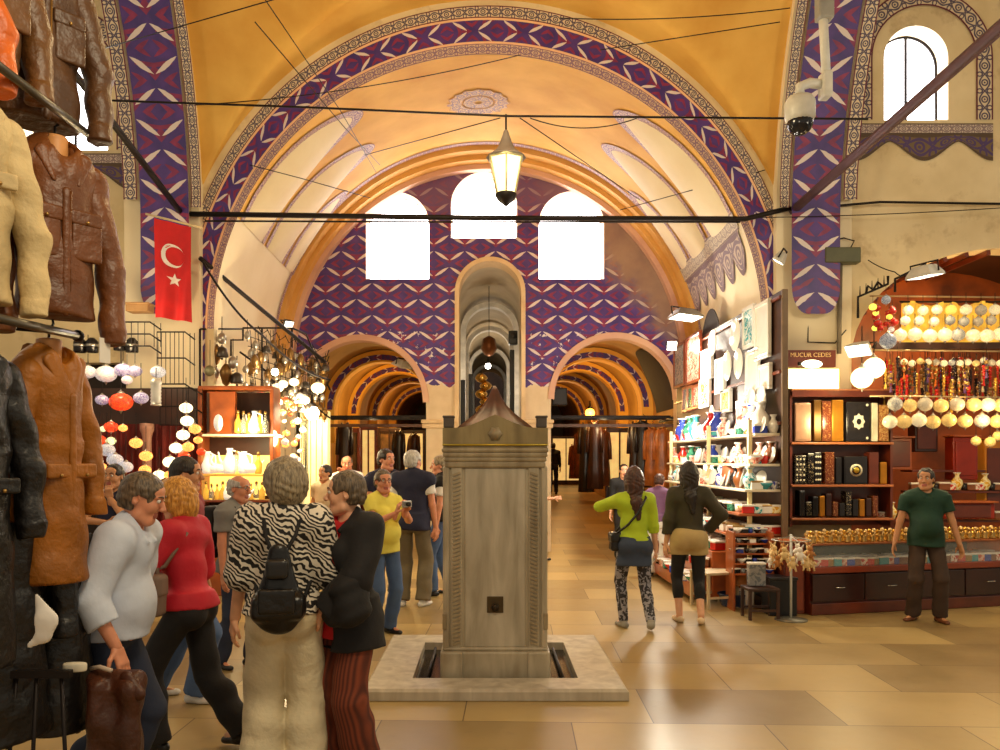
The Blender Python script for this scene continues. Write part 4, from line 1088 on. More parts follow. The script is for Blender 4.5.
        if hair in ('short', 'crop', 'bald'):
            for sd in (-1, 1): s.ell(Hd(sd*.085, .02, 1.555), (.03, .042, .055), .01, R=Rh, op='s')
            s.ell(Hd(0, -.02, 1.475), (.10, .12, .055), .01, R=Rh, op='s')
        np_obj('hair', [s.mesh(.0065 if fine < .012 else .009, lambda X, Y_, Z: .0035*np.sin(70*X+9*np.sin(20*Z)+ph)*np.sin(60*Y_+14*Z))], hmat, root, scale=k_)
    # ---- clothes
    for nm, mt, g in tops:
        s = SD(); t = g.get('t', .012)
        if nm in ('shirt', 'jacket', 'blouse', 'top', 'polo_shirt', 'vest', 'sweater', 'tee_shirt'):
            hem = g.get('hem', .92); torso(s, t)
            sl = g.get('sleeve', 1.0); fl_ = g.get('loose', .0)
            for (a, e_, w_), sd in zip(arm, (-1, 1)):
                r0 = (.049 if not fem else .045)+t+.006+fl_
                if sl <= 1: s.cone(a, a+(e_-a)*max(sl, .02), r0, r0-.004+fl_*.6, .03, flat=sl > .1)
                else:
                    s.cone(a, e_, r0, .041+t+fl_, .03); q = e_+(w_-e_)*(sl-1); s.cone(e_, q, .041+t+fl_, .034+t+fl_*.9, .015, flat=True); s.ell(e_, (.042+t+fl_,)*3, .01)
            if hem < .95 and not g.get('tuck'):
                s.cone(UP((0, 0, 1.02)), UP((0, 0, hem)), .152+t+g.get('flare', 0)*.3, .176+t+g.get('flare', 0), .03, fl=((0, 1, 0), .84), flat=True)
            s.plane(UP((0, 0, hem)), (0, 0, -1)) if False else s.box(UP((0, 0, hem-.5)), (1, 1, .5), .0, .004, op='s')
            nk = g.get('neck', 1.44); s.ell(U((0, .035, nk+.055)), (.062, .075, .065), .01, op='s')
            if g.get('vee'): s.cone(U((0, .12, 1.42)), U((0, .16, 1.42-g['vee'])), .045, .006, .01, op='s')
            if g.get('open'):
                s.box(U((g.get('ox', 0), .17, 1.15)), (g['open'], .14, .40), .01, .02, op='s')
            if g.get('collar'):
                for i in range(-3, 4):
                    a1, a2 = i*.42, (i+1)*.42
                    s.cone(U((.062*math.sin(a1), -.062*math.cos(a1)+.005, 1.455-.014*abs(i)/3)), U((.062*math.sin(a2), -.062*math.cos(a2)+.005, 1.455-.014*abs(i+1)/3)), .016, .016, .008)
                for sd in (-1, 1): s.cone(U((sd*.055, .04, 1.435)), U((sd*.045, .10, 1.39)), .017, .010, .008)
        elif nm in ('trousers', 'jeans', 'leggings', 'shorts'):
            hem = g.get('len', 1.0); t = g.get('t', .006); s.ell(UP((0, -.012, .93)), (.158+t+.012*fem, .118+t, .115), .03)
            s.cone(UP((0, 0, .96)), UP((0, 0, 1.02)), .14+t, .137+t-.008*fem, .03, fl=((0, 1, 0), .77), flat=True)
            for sd in (-1, 1): s.ell(UP((sd*.075, -.055, .90)), (.088+t*.8, .09+t*.8, .10+t*.8), .03)
            lo_ = g.get('loose', .01)
            for hp, kn, an in legs:
                s.cone(hp, kn, .084+t, .056+t+lo_, .025)
                if hem <= .5: pass
                else: q = kn+(an-kn)*(hem-.5)*2+V3(0, 0, -.02 if hem >= 1 else 0); s.cone(kn, q, .056+t+lo_, .042+t+lo_*1.8, .015, flat=True); s.ell(kn, (.057+t+lo_,)*3, .01); s.ell(kn*.62+an*.38+V3(0, -.018, 0), (.050+t+lo_, .052+t+lo_, .105), .02)
            if hem <= .5: s.box(UP((0, 0, g.get('cut', .7)-.5)), (1, 1, .5), 0, .004, op='s')
        elif nm == 'skirt':
            s.cone(UP((0, -.01, 1.0)), UP((0, -.01, g['hem'])), .14+t, g.get('w', .19), .03, fl=((0, 1, 0), .78), flat=True)
            for sd in (-1, 1): s.ell(UP((sd*.075, -.05, .90)), (.102+t*.8, .104+t*.8, .11), .03)
            s.box(UP((0, 0, g['hem']-.5)), (1, 1, .5), 0, .004, op='s')
        ph = rnd.random()*6
        np_obj(nm, [s.mesh(g.get('h', fine), folds(g.get('fold', fold), ph=ph))], mt, root, scale=k_)
    # ---- shoes
    if shoe:
        for (hp, kn, an), sd, fy in zip(legs, (-1, 1), footyaw):
            s = SD(); fd = rotv('Z', -sd*fy)@V3(0, 1, 0); pit = feet[0 if sd < 0 else 1][2]; b = an+V3(0, 0, -.055)
            if pit > .03: fd = fd*.8+V3(0, 0, -.6)*min(1, pit*6); fd /= np.linalg.norm(fd)
            s.cone(b-fd*.045, b+fd*.05, .036, .038, .02); s.cone(b+fd*.05+V3(0, 0, -.008), b+fd*.15+V3(0, 0, -.012), .038, .030, .02, fl=((0, 0, 1), .8))
            if shoetype == 'shoe': s.cone(b, an+V3(0, 0, .01), .042, .042, .02, flat=True)
            if pit <= .03: s.box(V3(b[0], b[1], -.5), (1, 1, .502), 0, .004, op='s')
            so = MB(); o_ = np_obj('shoe', [s.mesh(.0075)], shoe, root, scale=k_)
    info = dict(root=root, k=k_, U=U, Hd=Hd, arm=arm, legs=legs, UP=UP, Rl=Rl, sw=sw)
    info['W'] = lambda p: root.matrix_basis @ (Vector(p)*k_)
    return info
def XP(px, Y): return (px-VX)/F*Y
# ---------------------------------------------------------------- people
BLKC = cloth('black_cloth', (22, 20, 22)); NAVY = cloth('navy_cloth', (28, 30, 58)); JEANS = cloth('blue_denim', (74, 98, 138), .9); DJEANS = cloth('dark_denim', (44, 52, 74), .9)
KHAKI = cloth('khaki_cloth', (112, 100, 76)); CREAMC = cloth('cream_cloth', (226, 212, 176), .8, .8, 12); SHIRTB = cloth('pale_blue_shirt', (206, 216, 236), .75, .4, 8)
REDJ = cloth('red_jacket', (190, 22, 44), .7); REDT = cloth('red_knit', (196, 24, 30), .8); YEL = cloth('yellow_tee', (228, 216, 92), .8); GREYP = cloth('grey_polo', (126, 124, 122))
WHT = cloth('white_cloth', (232, 228, 222)); LIME = cloth('lime_top', (176, 200, 40), .8); OLIVE = cloth('olive_jacket', (58, 52, 34)); GREENP = cloth('green_polo', (18, 56, 40))
BRNT = cloth('dark_brown_trousers', (64, 46, 34)); DENSK = cloth('denim_skirt', (58, 68, 88), .9); BEIGE = cloth('beige_shorts', (186, 160, 108)); PURP = cloth('purple_top', (110, 74, 110))
BLKL = M('black_leather', (20, 18, 18), .32, var=.2, bs=.3, bscale=18); SHW = M('white_shoe', (222, 218, 212), .5); SHB = M('black_shoe', (26, 23, 22), .4); SHBR = M('brown_shoe', (110, 62, 34), .45); SHG = M('grey_shoe', (150, 146, 136), .6)
P_ = person
zeb = P_('woman in zebra print blouse and cream trousers seen from behind', XP(284, 4.2), 4.2, 8, 1.70, SK1,
    [('blouse', zebra(), dict(sleeve=1.15, hem=.93, loose=.026, t=.022, flare=.015)), ('trousers', CREAMC, dict(loose=.030, t=.020, fold=.006))], 'full', H_GREY,
    arms=((.27, .10, .86), (.27, .10, .86)), head=(38, 0), fem=True, belly=.7, feet=((.11, 0, 0), (.11, .02, 0)), shoe=SHBR, fine=.009, glasses=True)
lady = P_('woman in black jacket over red top with rust coloured trousers', XP(347, 4.35), 4.35, 142, 1.645, SK1,
    [('top', REDT, dict(sleeve=.3, hem=.80, t=.012)), ('jacket', BLKC, dict(sleeve=1.95, hem=.74, t=.028, loose=.02, open=.062, collar=1, flare=.03)), ('trousers', stripes(), dict(loose=.03, t=.012))], 'short', H_BRN,
    arms=((.06, .23, .96), (.10, .25, .98)), poles=((1.3, -.35, 0), (.9, -.5, 0)), head=(-48, -2), fem=True, feet=((.10, 0, 0), (.10, .03, 0)), shoe=SHB, fine=.009, hdir=(((.8, .2, -.4), (.2, -1, -.3)), ((-.8, .2, -.4), (-.2, -1, -.3))), hands=(.9, .9))
man = P_('grey haired man in pale blue shirt resting his hand on the brown leather', XP(112, 3.9), 3.9, -86, 1.69, SK3,
    [('shirt', SHIRTB, dict(sleeve=1.55, hem=.90, t=.020, loose=.018, collar=1, vee=.07)), ('trousers', DJEANS, dict(loose=.015))], 'short', H_BRN,
    arms=((.26, .02, .86), (.27, .13, .93)), lean=12, head=(4, -6), belly=.15, feet=((.10, .02, 0), (.10, -.16, 0)), shoe=SHB, fine=.009, hipdrop=.03, hdir=(None, ((.12, .55, -.75), (-.3, -.75, -.55))), hands=(.5, .45))
blo = P_('blond woman in red jacket and black trousers striding past the man in blue shirt', XP(189, 4.75), 4.75, 80, 1.63, SK1,
    [('jacket', REDJ, dict(sleeve=1.9, hem=.92, t=.018, loose=.016)), ('trousers', BLKC, dict(loose=.022))], 'bob', H_BLOND,
    arms=((.24, .34, 1.02), (.24, .22, .96)), poles=((.5, -1, 0), (.5, -1, 0)), lean=6, head=(12, -12), fem=True, feet=((.08, .20, 0), (.08, -.30, .04)), shoe=SHB, fine=.010, hipdrop=.035, hands=(.7, .7))
drk = P_('dark haired person in red and jeans mostly hidden behind the blond woman', XP(186, 5.75), 5.75, -86, 1.76, SK2,
    [('sweater', cloth('dull_red', (130, 40, 44)), dict(sleeve=1.9, t=.014)), ('jeans', JEANS, dict(loose=.02))], 'short', H_DARK, feet=((.09, -.22, 0), (.09, .12, 0)), shoe=SHW, fine=.012, hipdrop=.03)
nav = P_('man in navy polo shirt with hand on his chin beside the mustard coat', XP(114, 7.6), 7.6, 174, 1.67, SK2,
    [('polo_shirt', NAVY, dict(sleeve=.55, collar=1, vee=.05)), ('trousers', BLKC, {})], 'crop', H_DARK,
    arms=((.055, .16, 1.39), (-.06, .21, 1.16)), poles=((.5, .7, -1), (.7, .5, -.6)), shoe=SHB, fine=.012, hdir=(((0.05, .15, .9), (.2, -1, 0)), None), hands=(1.6, .4))
bald = P_('balding man in grey polo shirt wearing a black backpack', XP(238, 6.65), 6.65, -112, 1.585, SK3,
    [('polo_shirt', GREYP, dict(sleeve=.62, hem=.86, collar=1, vee=.05, t=.018)), ('jeans', DJEANS, dict(loose=.015))], 'bald', H_WHITE,
    arms=((.25, .08, .80), (.25, .05, .79)), head=(8, -4), belly=.6, shoe=SHB, fine=.011, feet=((.09, .10, 0), (.09, -.10, 0)), glasses=True)
yel = P_('woman in yellow tee shirt and blue jeans raising a small camera', XP(383, 7.9), 7.9, -140, 1.61, SK3,
    [('tee_shirt', YEL, dict(sleeve=.55, hem=.86, t=.016)), ('jeans', JEANS, dict(loose=.012))], 'short', H_BRN, arms=((.04, .36, 1.30), (.06, .34, 1.28)), poles=((.8, -.3, -1), (.8, -.3, -1)), fem=True, belly=.6,
    head=(-10, 0), shoe=SHB, fine=.011, hands=(1.2, 1.2), hdir=(((.1, .3, .8), (.8, .3, 0)), ((-.1, .3, .8), (-.8, .3, 0))), glasses=True)
vst = P_('white haired man in navy vest seen from behind near the fountain', XP(413, 9.45), 9.45, -14, 1.82, SK3,
    [('tee_shirt', WHT, dict(sleeve=.55, t=.010)), ('vest', NAVY, dict(sleeve=.02, hem=.84, t=.026)), ('trousers', KHAKI, dict(loose=.022))], 'short', H_WHITE,
    head=(-20, 0), shoe=SHW, fine=.012, feet=((.11, -.02, 0), (.12, .02, 0)), belly=.5)
ph = P_('man in white and yellow shirt holding a hand to his mouth in the left street', XP(347, 12.4), 12.4, 180, 1.78, SK3,
    [('tee_shirt', WHT, dict(sleeve=.6, t=.016)), ('trousers', BLKC, dict(loose=.02))], 'bald', H_BRN, arms=((.02, .17, 1.44), (.25, .05, .85)), poles=((.9, .3, -.6), (.4, -1, 0)), shoe=SHB, fine=.013, belly=.6, head=(10, -10))
yt = thing('yellow_bag', 'small bright yellow bag held against the white shirt in the left street', 'bag', ph['W']((.02, .21, 1.22)))
MB().box((0, 0, 0), (.2, .08, .24), bev=.03).build('pouch', YEL, yt); MB().tube([(-.07, 0, .11), (-.05, 0, .2), (.05, 0, .2), (.07, 0, .11)], .01, 6).build('handle', YEL, yt)
pk = P_('dark haired person peeking out behind the black jacket in the left street', XP(325, 11.4), 11.4, 150, 1.64, SK2, [('shirt', cloth('beige_cloth', (206, 184, 150)), dict(sleeve=.6)), ('trousers', BLKC, {})], 'short', H_DARK, shoe=SHB, fine=.013)
dn = P_('dark haired man in navy shirt standing behind the woman in yellow', XP(386, 9.9), 9.9, -150, 1.84, SK3, [('polo_shirt', NAVY, dict(sleeve=.6, collar=1)), ('trousers', BLKC, {})], 'short', H_DARK, head=(20, 0), shoe=SHB, fine=.012)
bh = P_('grey haired man in dark vest half hidden by the fountain pillar', XP(440, 10.2), 10.2, 95, 1.76, SK3, [('tee_shirt', WHT, dict(sleeve=.6, t=.010)), ('vest', BLKC, dict(sleeve=.02, t=.024)), ('jeans', JEANS, dict(loose=.015))], 'short', H_GREY, shoe=SHB, fine=.013, feet=((.09, .12, 0), (.09, -.12, 0)))
lim = P_('young woman in lime green top with denim skirt and patterned leggings walking away', XP(634, 8.15), 8.15, 4, 1.63, SK1,
    [('sweater', LIME, dict(sleeve=1.3, hem=.96, t=.014, loose=.006)), ('leggings', leggings(), dict(t=.008, loose=0, fold=.001)), ('skirt', DENSK, dict(hem=.70, t=.020, w=.185))], 'long', H_CHEST,
    arms=((.13, .07, 1.40), (.24, .02, .86)), poles=((1, .05, -.42), (.5, -1, 0)), fem=True, head=(0, -8), feet=((.09, .12, 0), (.12, -.20, .05)), shoe=SHG, fine=.010, hipdrop=.02, hdir=(((.8, .3, .35), (.2, -1, -.3)), None))
olv = P_('young woman in dark olive jacket with beige shorts over black leggings walking away', XP(689, 8.5), 8.5, -4, 1.67, SK1,
    [('jacket', OLIVE, dict(sleeve=1.95, hem=.96, t=.018, loose=.010)), ('leggings', BLKC, dict(t=.008, loose=0, len=.80, fold=.001)), ('shorts', BEIGE, dict(t=.028, loose=.03, len=.5, cut=.74))], 'long', H_DARK,
    arms=((.24, .03, .86), (.22, .10, 1.0)), poles=((.5, -1, 0), (1, -.8, 0)), fem=True, head=(-6, 0), feet=((.10, .04, 0), (.10, -.12, .02)), shoe=M('cream_flats', (222, 196, 158), .5), shoetype='flat', fine=.010, hipdrop=.01)
wh = P_('woman in purple top and white trousers stooping between the two young women', XP(657, 11.8), 11.8, -25, 1.52, SK3, [('top', PURP, dict(sleeve=.5, t=.014)), ('trousers', WHT, dict(loose=.03))], 'short', H_CHEST, lean=16, fem=True, shoe=SHB, fine=.013)
fc = P_('man in black facing out of the right street between hanging coats', XP(624, 13.6), 13.6, 178, 1.64, SK1, [('sweater', BLKC, dict(sleeve=1.9)), ('trousers', BLKC, {})], 'crop', H_DARK, shoe=SHB, fine=.014)
gp = P_('shopkeeper in dark green polo shirt and brown trousers before the wooden counter', XP(926, 8.55), 8.55, 166, 1.62, SK2,
    [('polo_shirt', GREENP, dict(sleeve=.62, hem=.84, t=.018, collar=1, vee=.06)), ('trousers', BRNT, dict(loose=.018))], 'short', H_DARK,
    arms=((.33, .06, .84), (.33, .02, .86)), head=(-26, 0), belly=.6, shoe=SHBR, fine=.010, feet=((.13, .06, 0), (.13, 0, 0)), footyaw=(14, 40))
rp_ = P_('person in pale top half hidden behind the far side of the fountain pillar', XP(537, 13.6), 13.6, -90, 1.60, SK1, [('tee_shirt', cloth('rose_tee', (196, 130, 110)), dict(sleeve=.5)), ('trousers', BEIGE, {})], 'short', H_CHEST, shoe=SHB, fine=.014, feet=((.09, .12, 0), (.09, -.05, 0)), arms=((.25, .06, .80), (.2, .3, 1.15)))
fm = P_('man in dark suit walking far down the right street', XP(553, 27.0), 27.0, 0, 1.72, SK2, [('jacket', BLKC, dict(sleeve=1.9, hem=.82)), ('trousers', BLKC, {})], 'short', H_DARK, shoe=SHB, fine=.018, z0=ramp_z(27.0))
# ---- things they carry
def backpack(label, inf, w_, h_, d_, z, y=-.14, mat=BLKL, tri=False, cz=1.38, strapx=.10):
    t = thing('backpack', label, 'backpack', inf['root'].location, 0); t.rotation_euler = inf['root'].rotation_euler; k = inf['k']; U = inf['U']
    c = U((0, y-d_/2, z)); s = SD(); s.box(c, (w_/2, d_/2, h_/2), .035, .02)
    if tri:
        s = SD(); s.cone(c+V3(0, 0, -h_*.36), c+V3(0, 0, h_*.42), w_*.50, w_*.20, .03, fl=((0, 1, 0), .50)); s.box(c+V3(0, 0, -h_*.33), (w_/2, d_/2*1.05, h_*.17), .03, .03)
    np_obj('bag', [s.mesh(.008, folds(.003))], mat, t, scale=k)
    s = SD(); s.box(c+V3(0, -d_/2-.012, -h_*.22), (w_*.36, .02, h_*.18), .016, .01); np_obj('pocket', [s.mesh(.007)], mat, t, scale=k)
    s = SD(); s.box(c+V3(0, -d_*.34, h_*.22), (w_*.36*(.6 if tri else 1), .045, .05), .02, .01); np_obj('flap', [s.mesh(.007)], M('soft_black_leather', (30, 28, 28), .3), t, scale=k)
    for sd in (-1, 1):
        pts = [c+V3(sd*w_*.12, .0, h_*.42), U((sd*strapx*.75, y+.015, cz-.04)), U((sd*strapx, -.055, cz+.085)), U((sd*(strapx+.02), .06, cz+.05)), U((sd*(strapx+.05), .12, 1.25)), U((sd*.15, .02, 1.12)), c+V3(sd*w_*.42, .03, -h_*.36)]
        MB().tube([Vector(p)*k for p in pts], .013*k if not tri else .011*k, 6).build('strap', BLKC, t)
    return t
backpack('small black leather backpack worn over the zebra print blouse', zeb, .25, .35, .15, 1.11, -.165, tri=True)
backpack('black backpack on the balding man in grey polo shirt', bald, .30, .46, .20, 1.20, -.15, mat=BLKC)
def shoulder_bag(label, inf, p, size, strap, mat):
    t = thing('shoulder_bag', label, 'bag', inf['root'].location, 0); t.rotation_euler = inf['root'].rotation_euler; k = inf['k']
    s = SD(); s.box(p, [q/2 for q in size], .03, .02); np_obj('pouch', [s.mesh(.008, folds(.002))], mat, t, scale=k)
    s = SD(); s.box(np.array(p)+V3(0, 0, size[2]*.22), (size[0]/2+.006, size[1]/2+.006, size[2]*.28), .03, .02); np_obj('flap', [s.mesh(.008)], mat, t, scale=k)
    MB().tube([Vector(q)*k for q in strap], .013*k, 6).build('strap', mat, t); return t
U = lim['U']
shoulder_bag('small black bag slung across the lime green top', lim, (-.215, .0, .93), (.09, .17, .20), [(-.20, -.06, 1.02), U((-.10, -.155, 1.14)), U((.0, -.160, 1.26)), U((.10, -.115, 1.42)), U((.11, .03, 1.46)), U((.02, .16, 1.25)), (-.19, .06, 1.02)], BLKL)
U = blo['U']
shoulder_bag('grey brown handbag hanging in front of the blond woman in red', blo, (-.27, .14, 1.00), (.10, .28, .25), [(-.27, .04, 1.10), U((-.20, .06, 1.30)), U((-.12, -.02, 1.47)), U((-.12, -.10, 1.38)), U((-.22, .0, 1.2)), (-.27, .24, 1.10)], M('taupe_bag', (120, 98, 84), .6))
t = thing('camera', 'small silver camera in the hands of the woman in yellow', 'camera', yel['W']((0.0, .44, 1.375)), yel['root'].rotation_euler.z)
MB().box((0, 0, 0), (.10, .03, .065), bev=.008).build('body', M('silver_metal', (180, 178, 174), .3, .7), t); MB().lathe([(.022, .0), (.022, .03), (.015, .032)], (0, .012, 0), 14, rot=Matrix.Rotation(-PI/2, 3, 'X')).build('lens', BLACK, t)
# jacket folded over the arm of the woman in black
s = SD(); U = lady['U']; a = lady['arm'][0]
c = (a[1]*.72+a[2]*.28)
s.ell(c+V3(-.02, .0, .0), (.10, .11, .10), .05); s.ell(c+V3(-.05, .02, -.09), (.09, .10, .11), .05); s.cone(c+V3(-.07, -.02, -.10), c+V3(.04, .06, -.14), .055, .06, .04)
o = np_obj('folded_jacket', [s.mesh(.009, folds(.008, 26, 20))], BLKC, None, scale=lady['k']); o.location = lady['root'].location; o.rotation_euler = lady['root'].rotation_euler
tag(o, 'crumpled black jacket folded over the forearm of the woman in black', 'jacket')
# ---------------------------------------------------------------- leather garments at the near stall
def leather(name, c, rough=.34): return M(name, c, rough+.10, var=.22, vs=4, bs=.6, bscale=16)
LBR, LDB, LCR, LMU, LBK, LOR = leather('leather_brown', (112, 62, 24)), leather('leather_dark_brown', (88, 56, 30)), leather('leather_cream', (206, 182, 132), .6), leather('leather_mustard', (158, 94, 14), .42), leather('leather_black', (20, 17, 17), .3), leather('leather_orange', (206, 96, 22))
TANW = M('tan_form', (206, 144, 84), .5); BRASS = M('brass_fitting', (176, 140, 80), .3, .8); TAGW = M('paper_tag', (236, 230, 220), .7, var=.04)
def garment(label, mat, neck, rz, H=.74, W=.50, long=False, sl=.60, pockets=2, form=True, spread=.30, dep=.115, name='leather_jacket', cat='jacket', yoke=True, tagp=False, tilt=0, sway=0, zipc=None):
    """front faces local -Y; origin at the neck"""
    t = thing(name, label, cat, neck, rz, 'leather garments of the near stall'); t.rotation_euler = (0, tilt, rz)
    hw = W/2; s = SD(); k = .03
    s.cone((-hw+.075, 0, -.085), (hw-.075, 0, -.085), .068, .068, k); s.cone((0, 0, -.03), (-hw+.1, 0, -.085), .05, .055, k); s.cone((0, 0, -.03), (hw-.1, 0, -.085), .05, .055, k)
    s.cone((0, .0, -.10), (0, 0, -.40), hw*.86, hw*.80, k, fl=((0, 1, 0), dep/(hw*.86)))
    s.cone((0, .0, -.40), (0, 0, -H), hw*.80, hw*(1.0 if long else .84), k, fl=((0, 1, 0), dep/(hw*.84)), flat=True)
    s.box((0, 0, -H-.5), (1, 1, .5), 0, .004, op='s'); s.ell((0, -.04, .0), (.062, .07, .06), .01, op='s')
    s.cone((0, -.13, -.02), (0, -.145, -.20), .05, .008, .01, op='s')
    np_obj('body', [s.mesh(.0085, folds(.0055, 15, 8, rnd.random()*6))], mat, t)
    for sd in (-1, 1):
        q = SD(); a, b, c = V3(sd*(hw-.05), .0, -.10), V3(sd*(hw+spread*.16), -.015, -.10-sl*.52), V3(sd*(hw+spread*.14+sway), -.05, -.10-sl)
        q.cone(a, b, .074, .062, .03); q.cone(b, c, .062, .050, .02, flat=True); q.cone(c-V3(0, -.001, -.07), c, .055, .053, .008, flat=True)
        np_obj('sleeve', [q.mesh(.0085, folds(.006, 22, 16, rnd.random()*6))], mat, t)
        q = SD(); q.cone((sd*.055, .05, .0), (sd*.075, -.01, .005), .026, .026, .01, fl=((sd, 0, 0), .6)); q.cone((sd*.075, -.01, .005), (sd*.085, -.085, -.05), .026, .030, .01, fl=((0, 1, 0), .6)); q.cone((sd*.085, -.085, -.05), (sd*.05, -dep-.015, -.16), .034, .012, .01, fl=((0, 1, 0), .5))
        np_obj('collar', [q.mesh(.006)], mat, t)
    MB().tube([(-.06, .055, .005), (0, .07, .01), (.06, .055, .005)], .028, 8).build('back_collar', mat, t)
    if pockets:
        for sd in (-1, 1):
            R = np.array(Matrix.Rotation(sd*-.0, 3, 'Y')); zz = -.30 if not long else -.52
            q = SD(); q.box((sd*hw*.44, -dep*.90, zz), (.068, .014, .032), .010, .005); np_obj('pocket_flap', [q.mesh(.005)], mat, t)
            MB().ball((sd*hw*.44, -dep*.90-.016, zz-.018), .008).build('button', BRASS, t)
            if pockets > 1 and not long:
                q = SD(); q.box((sd*hw*.46, -dep*.86, -.40), (.066, .014, .085), .012, .005); np_obj('pocket', [q.mesh(.006)], mat, t)
    q = SD(); q.cone((0.0, -dep*.96, -.20), (0, -dep*.90, -H+.01), .020, .020, .01, fl=((0, 1, 0), .6)); np_obj('placket', [q.mesh(.006)], mat, t)
    if zipc: MB().tube([(.012, -dep-.006, -.20), (.012, -dep*.96, -H+.03)], .005, 6).build('zip', zipc, t)
    if not long:
        q = SD(); q.cone((0, 0, -H+.055), (0, 0, -H), hw*.85, hw*.80, .01, fl=((0, 1, 0), dep/(hw*.84)), flat=True); np_obj('waistband', [q.mesh(.008)], mat, t)
    if form:
        q = SD(); q.cone((0, .005, -.10), (0, .0, .05), .055, .050, .02, flat=True); q.ell((0, 0, .05), (.05, .05, .012), .01); np_obj('neck_form', [q.mesh(.007)], TANW, t)
    if tagp: MB().box((hw*.98, -.06, -sl-.13), (.055, .004, .11), rz=.2).build('price_tag', TAGW, t); MB().tube([(hw*.95, -.05, -sl-.03), (hw*.98, -.06, -sl-.08)], .002, 5).build('tag_string', TAGW, t)
    MB().tube([(0, 0, .05), (0, 0, .10), (.025, 0, .125), (.02, 0, .155), (0, 0, .165)], .006, 6).build('hanger_hook', IRON, t)
    return t
def at(px, py, Y): return PX(px, py, Y)
R_ = math.radians
garment('dark brown leather jacket with flap pocket hanging highest at the top corner', LDB, at(36, -50, 3.45), R_(52), H=.75, W=.42, pockets=2, sl=.66, form=False, zipc=BRASS)
garment('bronze brown leather jacket on the upper row beside the orange one', leather('leather_bronze', (104, 66, 28)), at(-24, -100, 3.1), R_(64), H=.64, W=.38, sl=.60, form=False)
garment('bright orange leather jacket at the top edge of the near stall', LOR, at(-74, -100, 2.9), R_(60), H=.58, W=.40, sl=.52, form=False)
garment('brown leather jacket with fold down collar on the middle rail', LBR, at(55, 150, 3.45), R_(52), H=.72, W=.38, sl=.72, tagp=True, zipc=LBR)
garment('cream leather jacket on the middle rail', LCR, at(-38, 100, 3.05), R_(52), H=.76, W=.40, sl=.70, pockets=1)
garment('long mustard leather coat on a mannequin neck at the lower rail', LMU, at(49, 352, 3.5), R_(76), H=1.0, W=.34, long=True, sl=.62, dep=.13, name='leather_coat', cat='coat')
garment('long black leather coat on the lower rail beside the mustard coat', LBK, at(-36, 350, 3.05), R_(62), H=1.22, W=.38, long=True, sl=.64, name='leather_coat', cat='coat')
garment('black leather coat hanging below the mustard coat', LBK, at(60, 530, 3.62), R_(70), H=.90, W=.32, long=True, sl=.5, pockets=0, form=False, name='leather_coat', cat='coat')
garment('black leather coat near the floor under the long black coat', LBK, at(-6, 500, 3.3), R_(58), H=1.0, W=.46, long=True, sl=.5, pockets=0, form=False, name='leather_coat', cat='coat')
s = SD(); s.cone((-.02, 0, .065), (.02, -.01, -.03), .010, .040, .01, fl=((0, 1, 0), .35)); s.cone((.02, -.01, -.03), (.01, -.01, -.085), .040, .030, .01, fl=((0, 1, 0), .35)); s.cone((.01, .0, -.085), (-.045, -.01, -.125), .026, .012, .01, fl=((0, 1, 0), .4))
tag(np_obj('white_collar', [s.mesh(.007)], WHT, None, at(42, 612, 3.0)), 'white garment corner showing between the black leather coats', 'garment')
tag(MB().lathe([(.046, -.016), (.049, -.011), (.049, .011), (.046, .016)], at(75, 667, 3.3), 20, sy=.5).build('white_band', M('white_tape', (226, 220, 200), .6)), 'white band around the bottom of the hanging black coat', 'band')
def rail(a, b, label, r=.018):
    t = thing('clothes_rail', label, 'rail', a); d = Vector(b)-Vector(a)
    MB().tube([(0, 0, 0), d], r, 10).build('tube', M('grey_rail', (92, 86, 76), .35, .7), t)
    for f in (.0, 1): MB().ball(d*f, r*1.5).build('end_cap', IRON, t)
    for f in (.35, .8): MB().tube([d*f, d*f+Vector((-.25, 0, .02)), d*f+Vector((-.9, 0, .02))], .010, 6).build('bracket', IRON, t)
rail(at(-30, 44, 2.8), at(97, 141, 3.66), 'grey metal rail carrying the cream and brown jackets')
rail(at(-30, 312, 2.8), at(78, 336, 3.55), 'grey metal rail carrying the mustard and black coats')
t = thing('coat_stand', 'dark metal stand legs under the black leather coats', 'stand', at(22, 760, 3.25)+Vector((0, 0, .0)))
for dx, dx2 in ((-.02, -.10), (.06, .02), (.16, .20)): MB().tube([(dx, 0, .35), (dx2, .0, -t.location.z)], .008, 6).build('leg', IRON, t)
MB().box((.05, 0, .35), (.3, .03, .03)).build('crossbar', IRON, t)
# brown leather coat draped on a stand, under the hand of the man in blue
t = thing('draped_leather_coat', 'dark brown leather coat draped over a stand under the man\'s hand', 'coat', at(118, 674, 3.57))
BR = leather('leather_chestnut', (74, 36, 18), .36)
s = SD(); s.cone((-.085, 0, -.02), (.085, 0, -.02), .045, .045, .03); s.cone((0, 0, -.05), (0, 0, -.92), .10, .15, .04, fl=((0, 1, 0), .75), flat=True)
s.cone((.07, -.05, -.06), (.10, -.08, -.6), .05, .045, .03); s.cone((-.06, -.06, -.05), (-.09, -.08, -.7), .04, .05, .03)
np_obj('body', [s.mesh(.008, folds(.008, 30, 6))], BR, t)
s = SD(); s.cone((.06, -.05, .0), (.125, -.09, -.07), .03, .03, .02, fl=((0, 1, 0), .6)); np_obj('collar', [s.mesh(.007)], BR, t)
MB().tube([(-.11, -.02, .03), (-.06, -.05, .045), (0, -.06, .03)], .010, 6).build('pale_lining', M('pale_lining', (196, 178, 160), .7), t)
MB().tube([(0, 0, -.05), (0, 0, -t.location.z)], .015, 8).build('stand_pole', IRON, t)
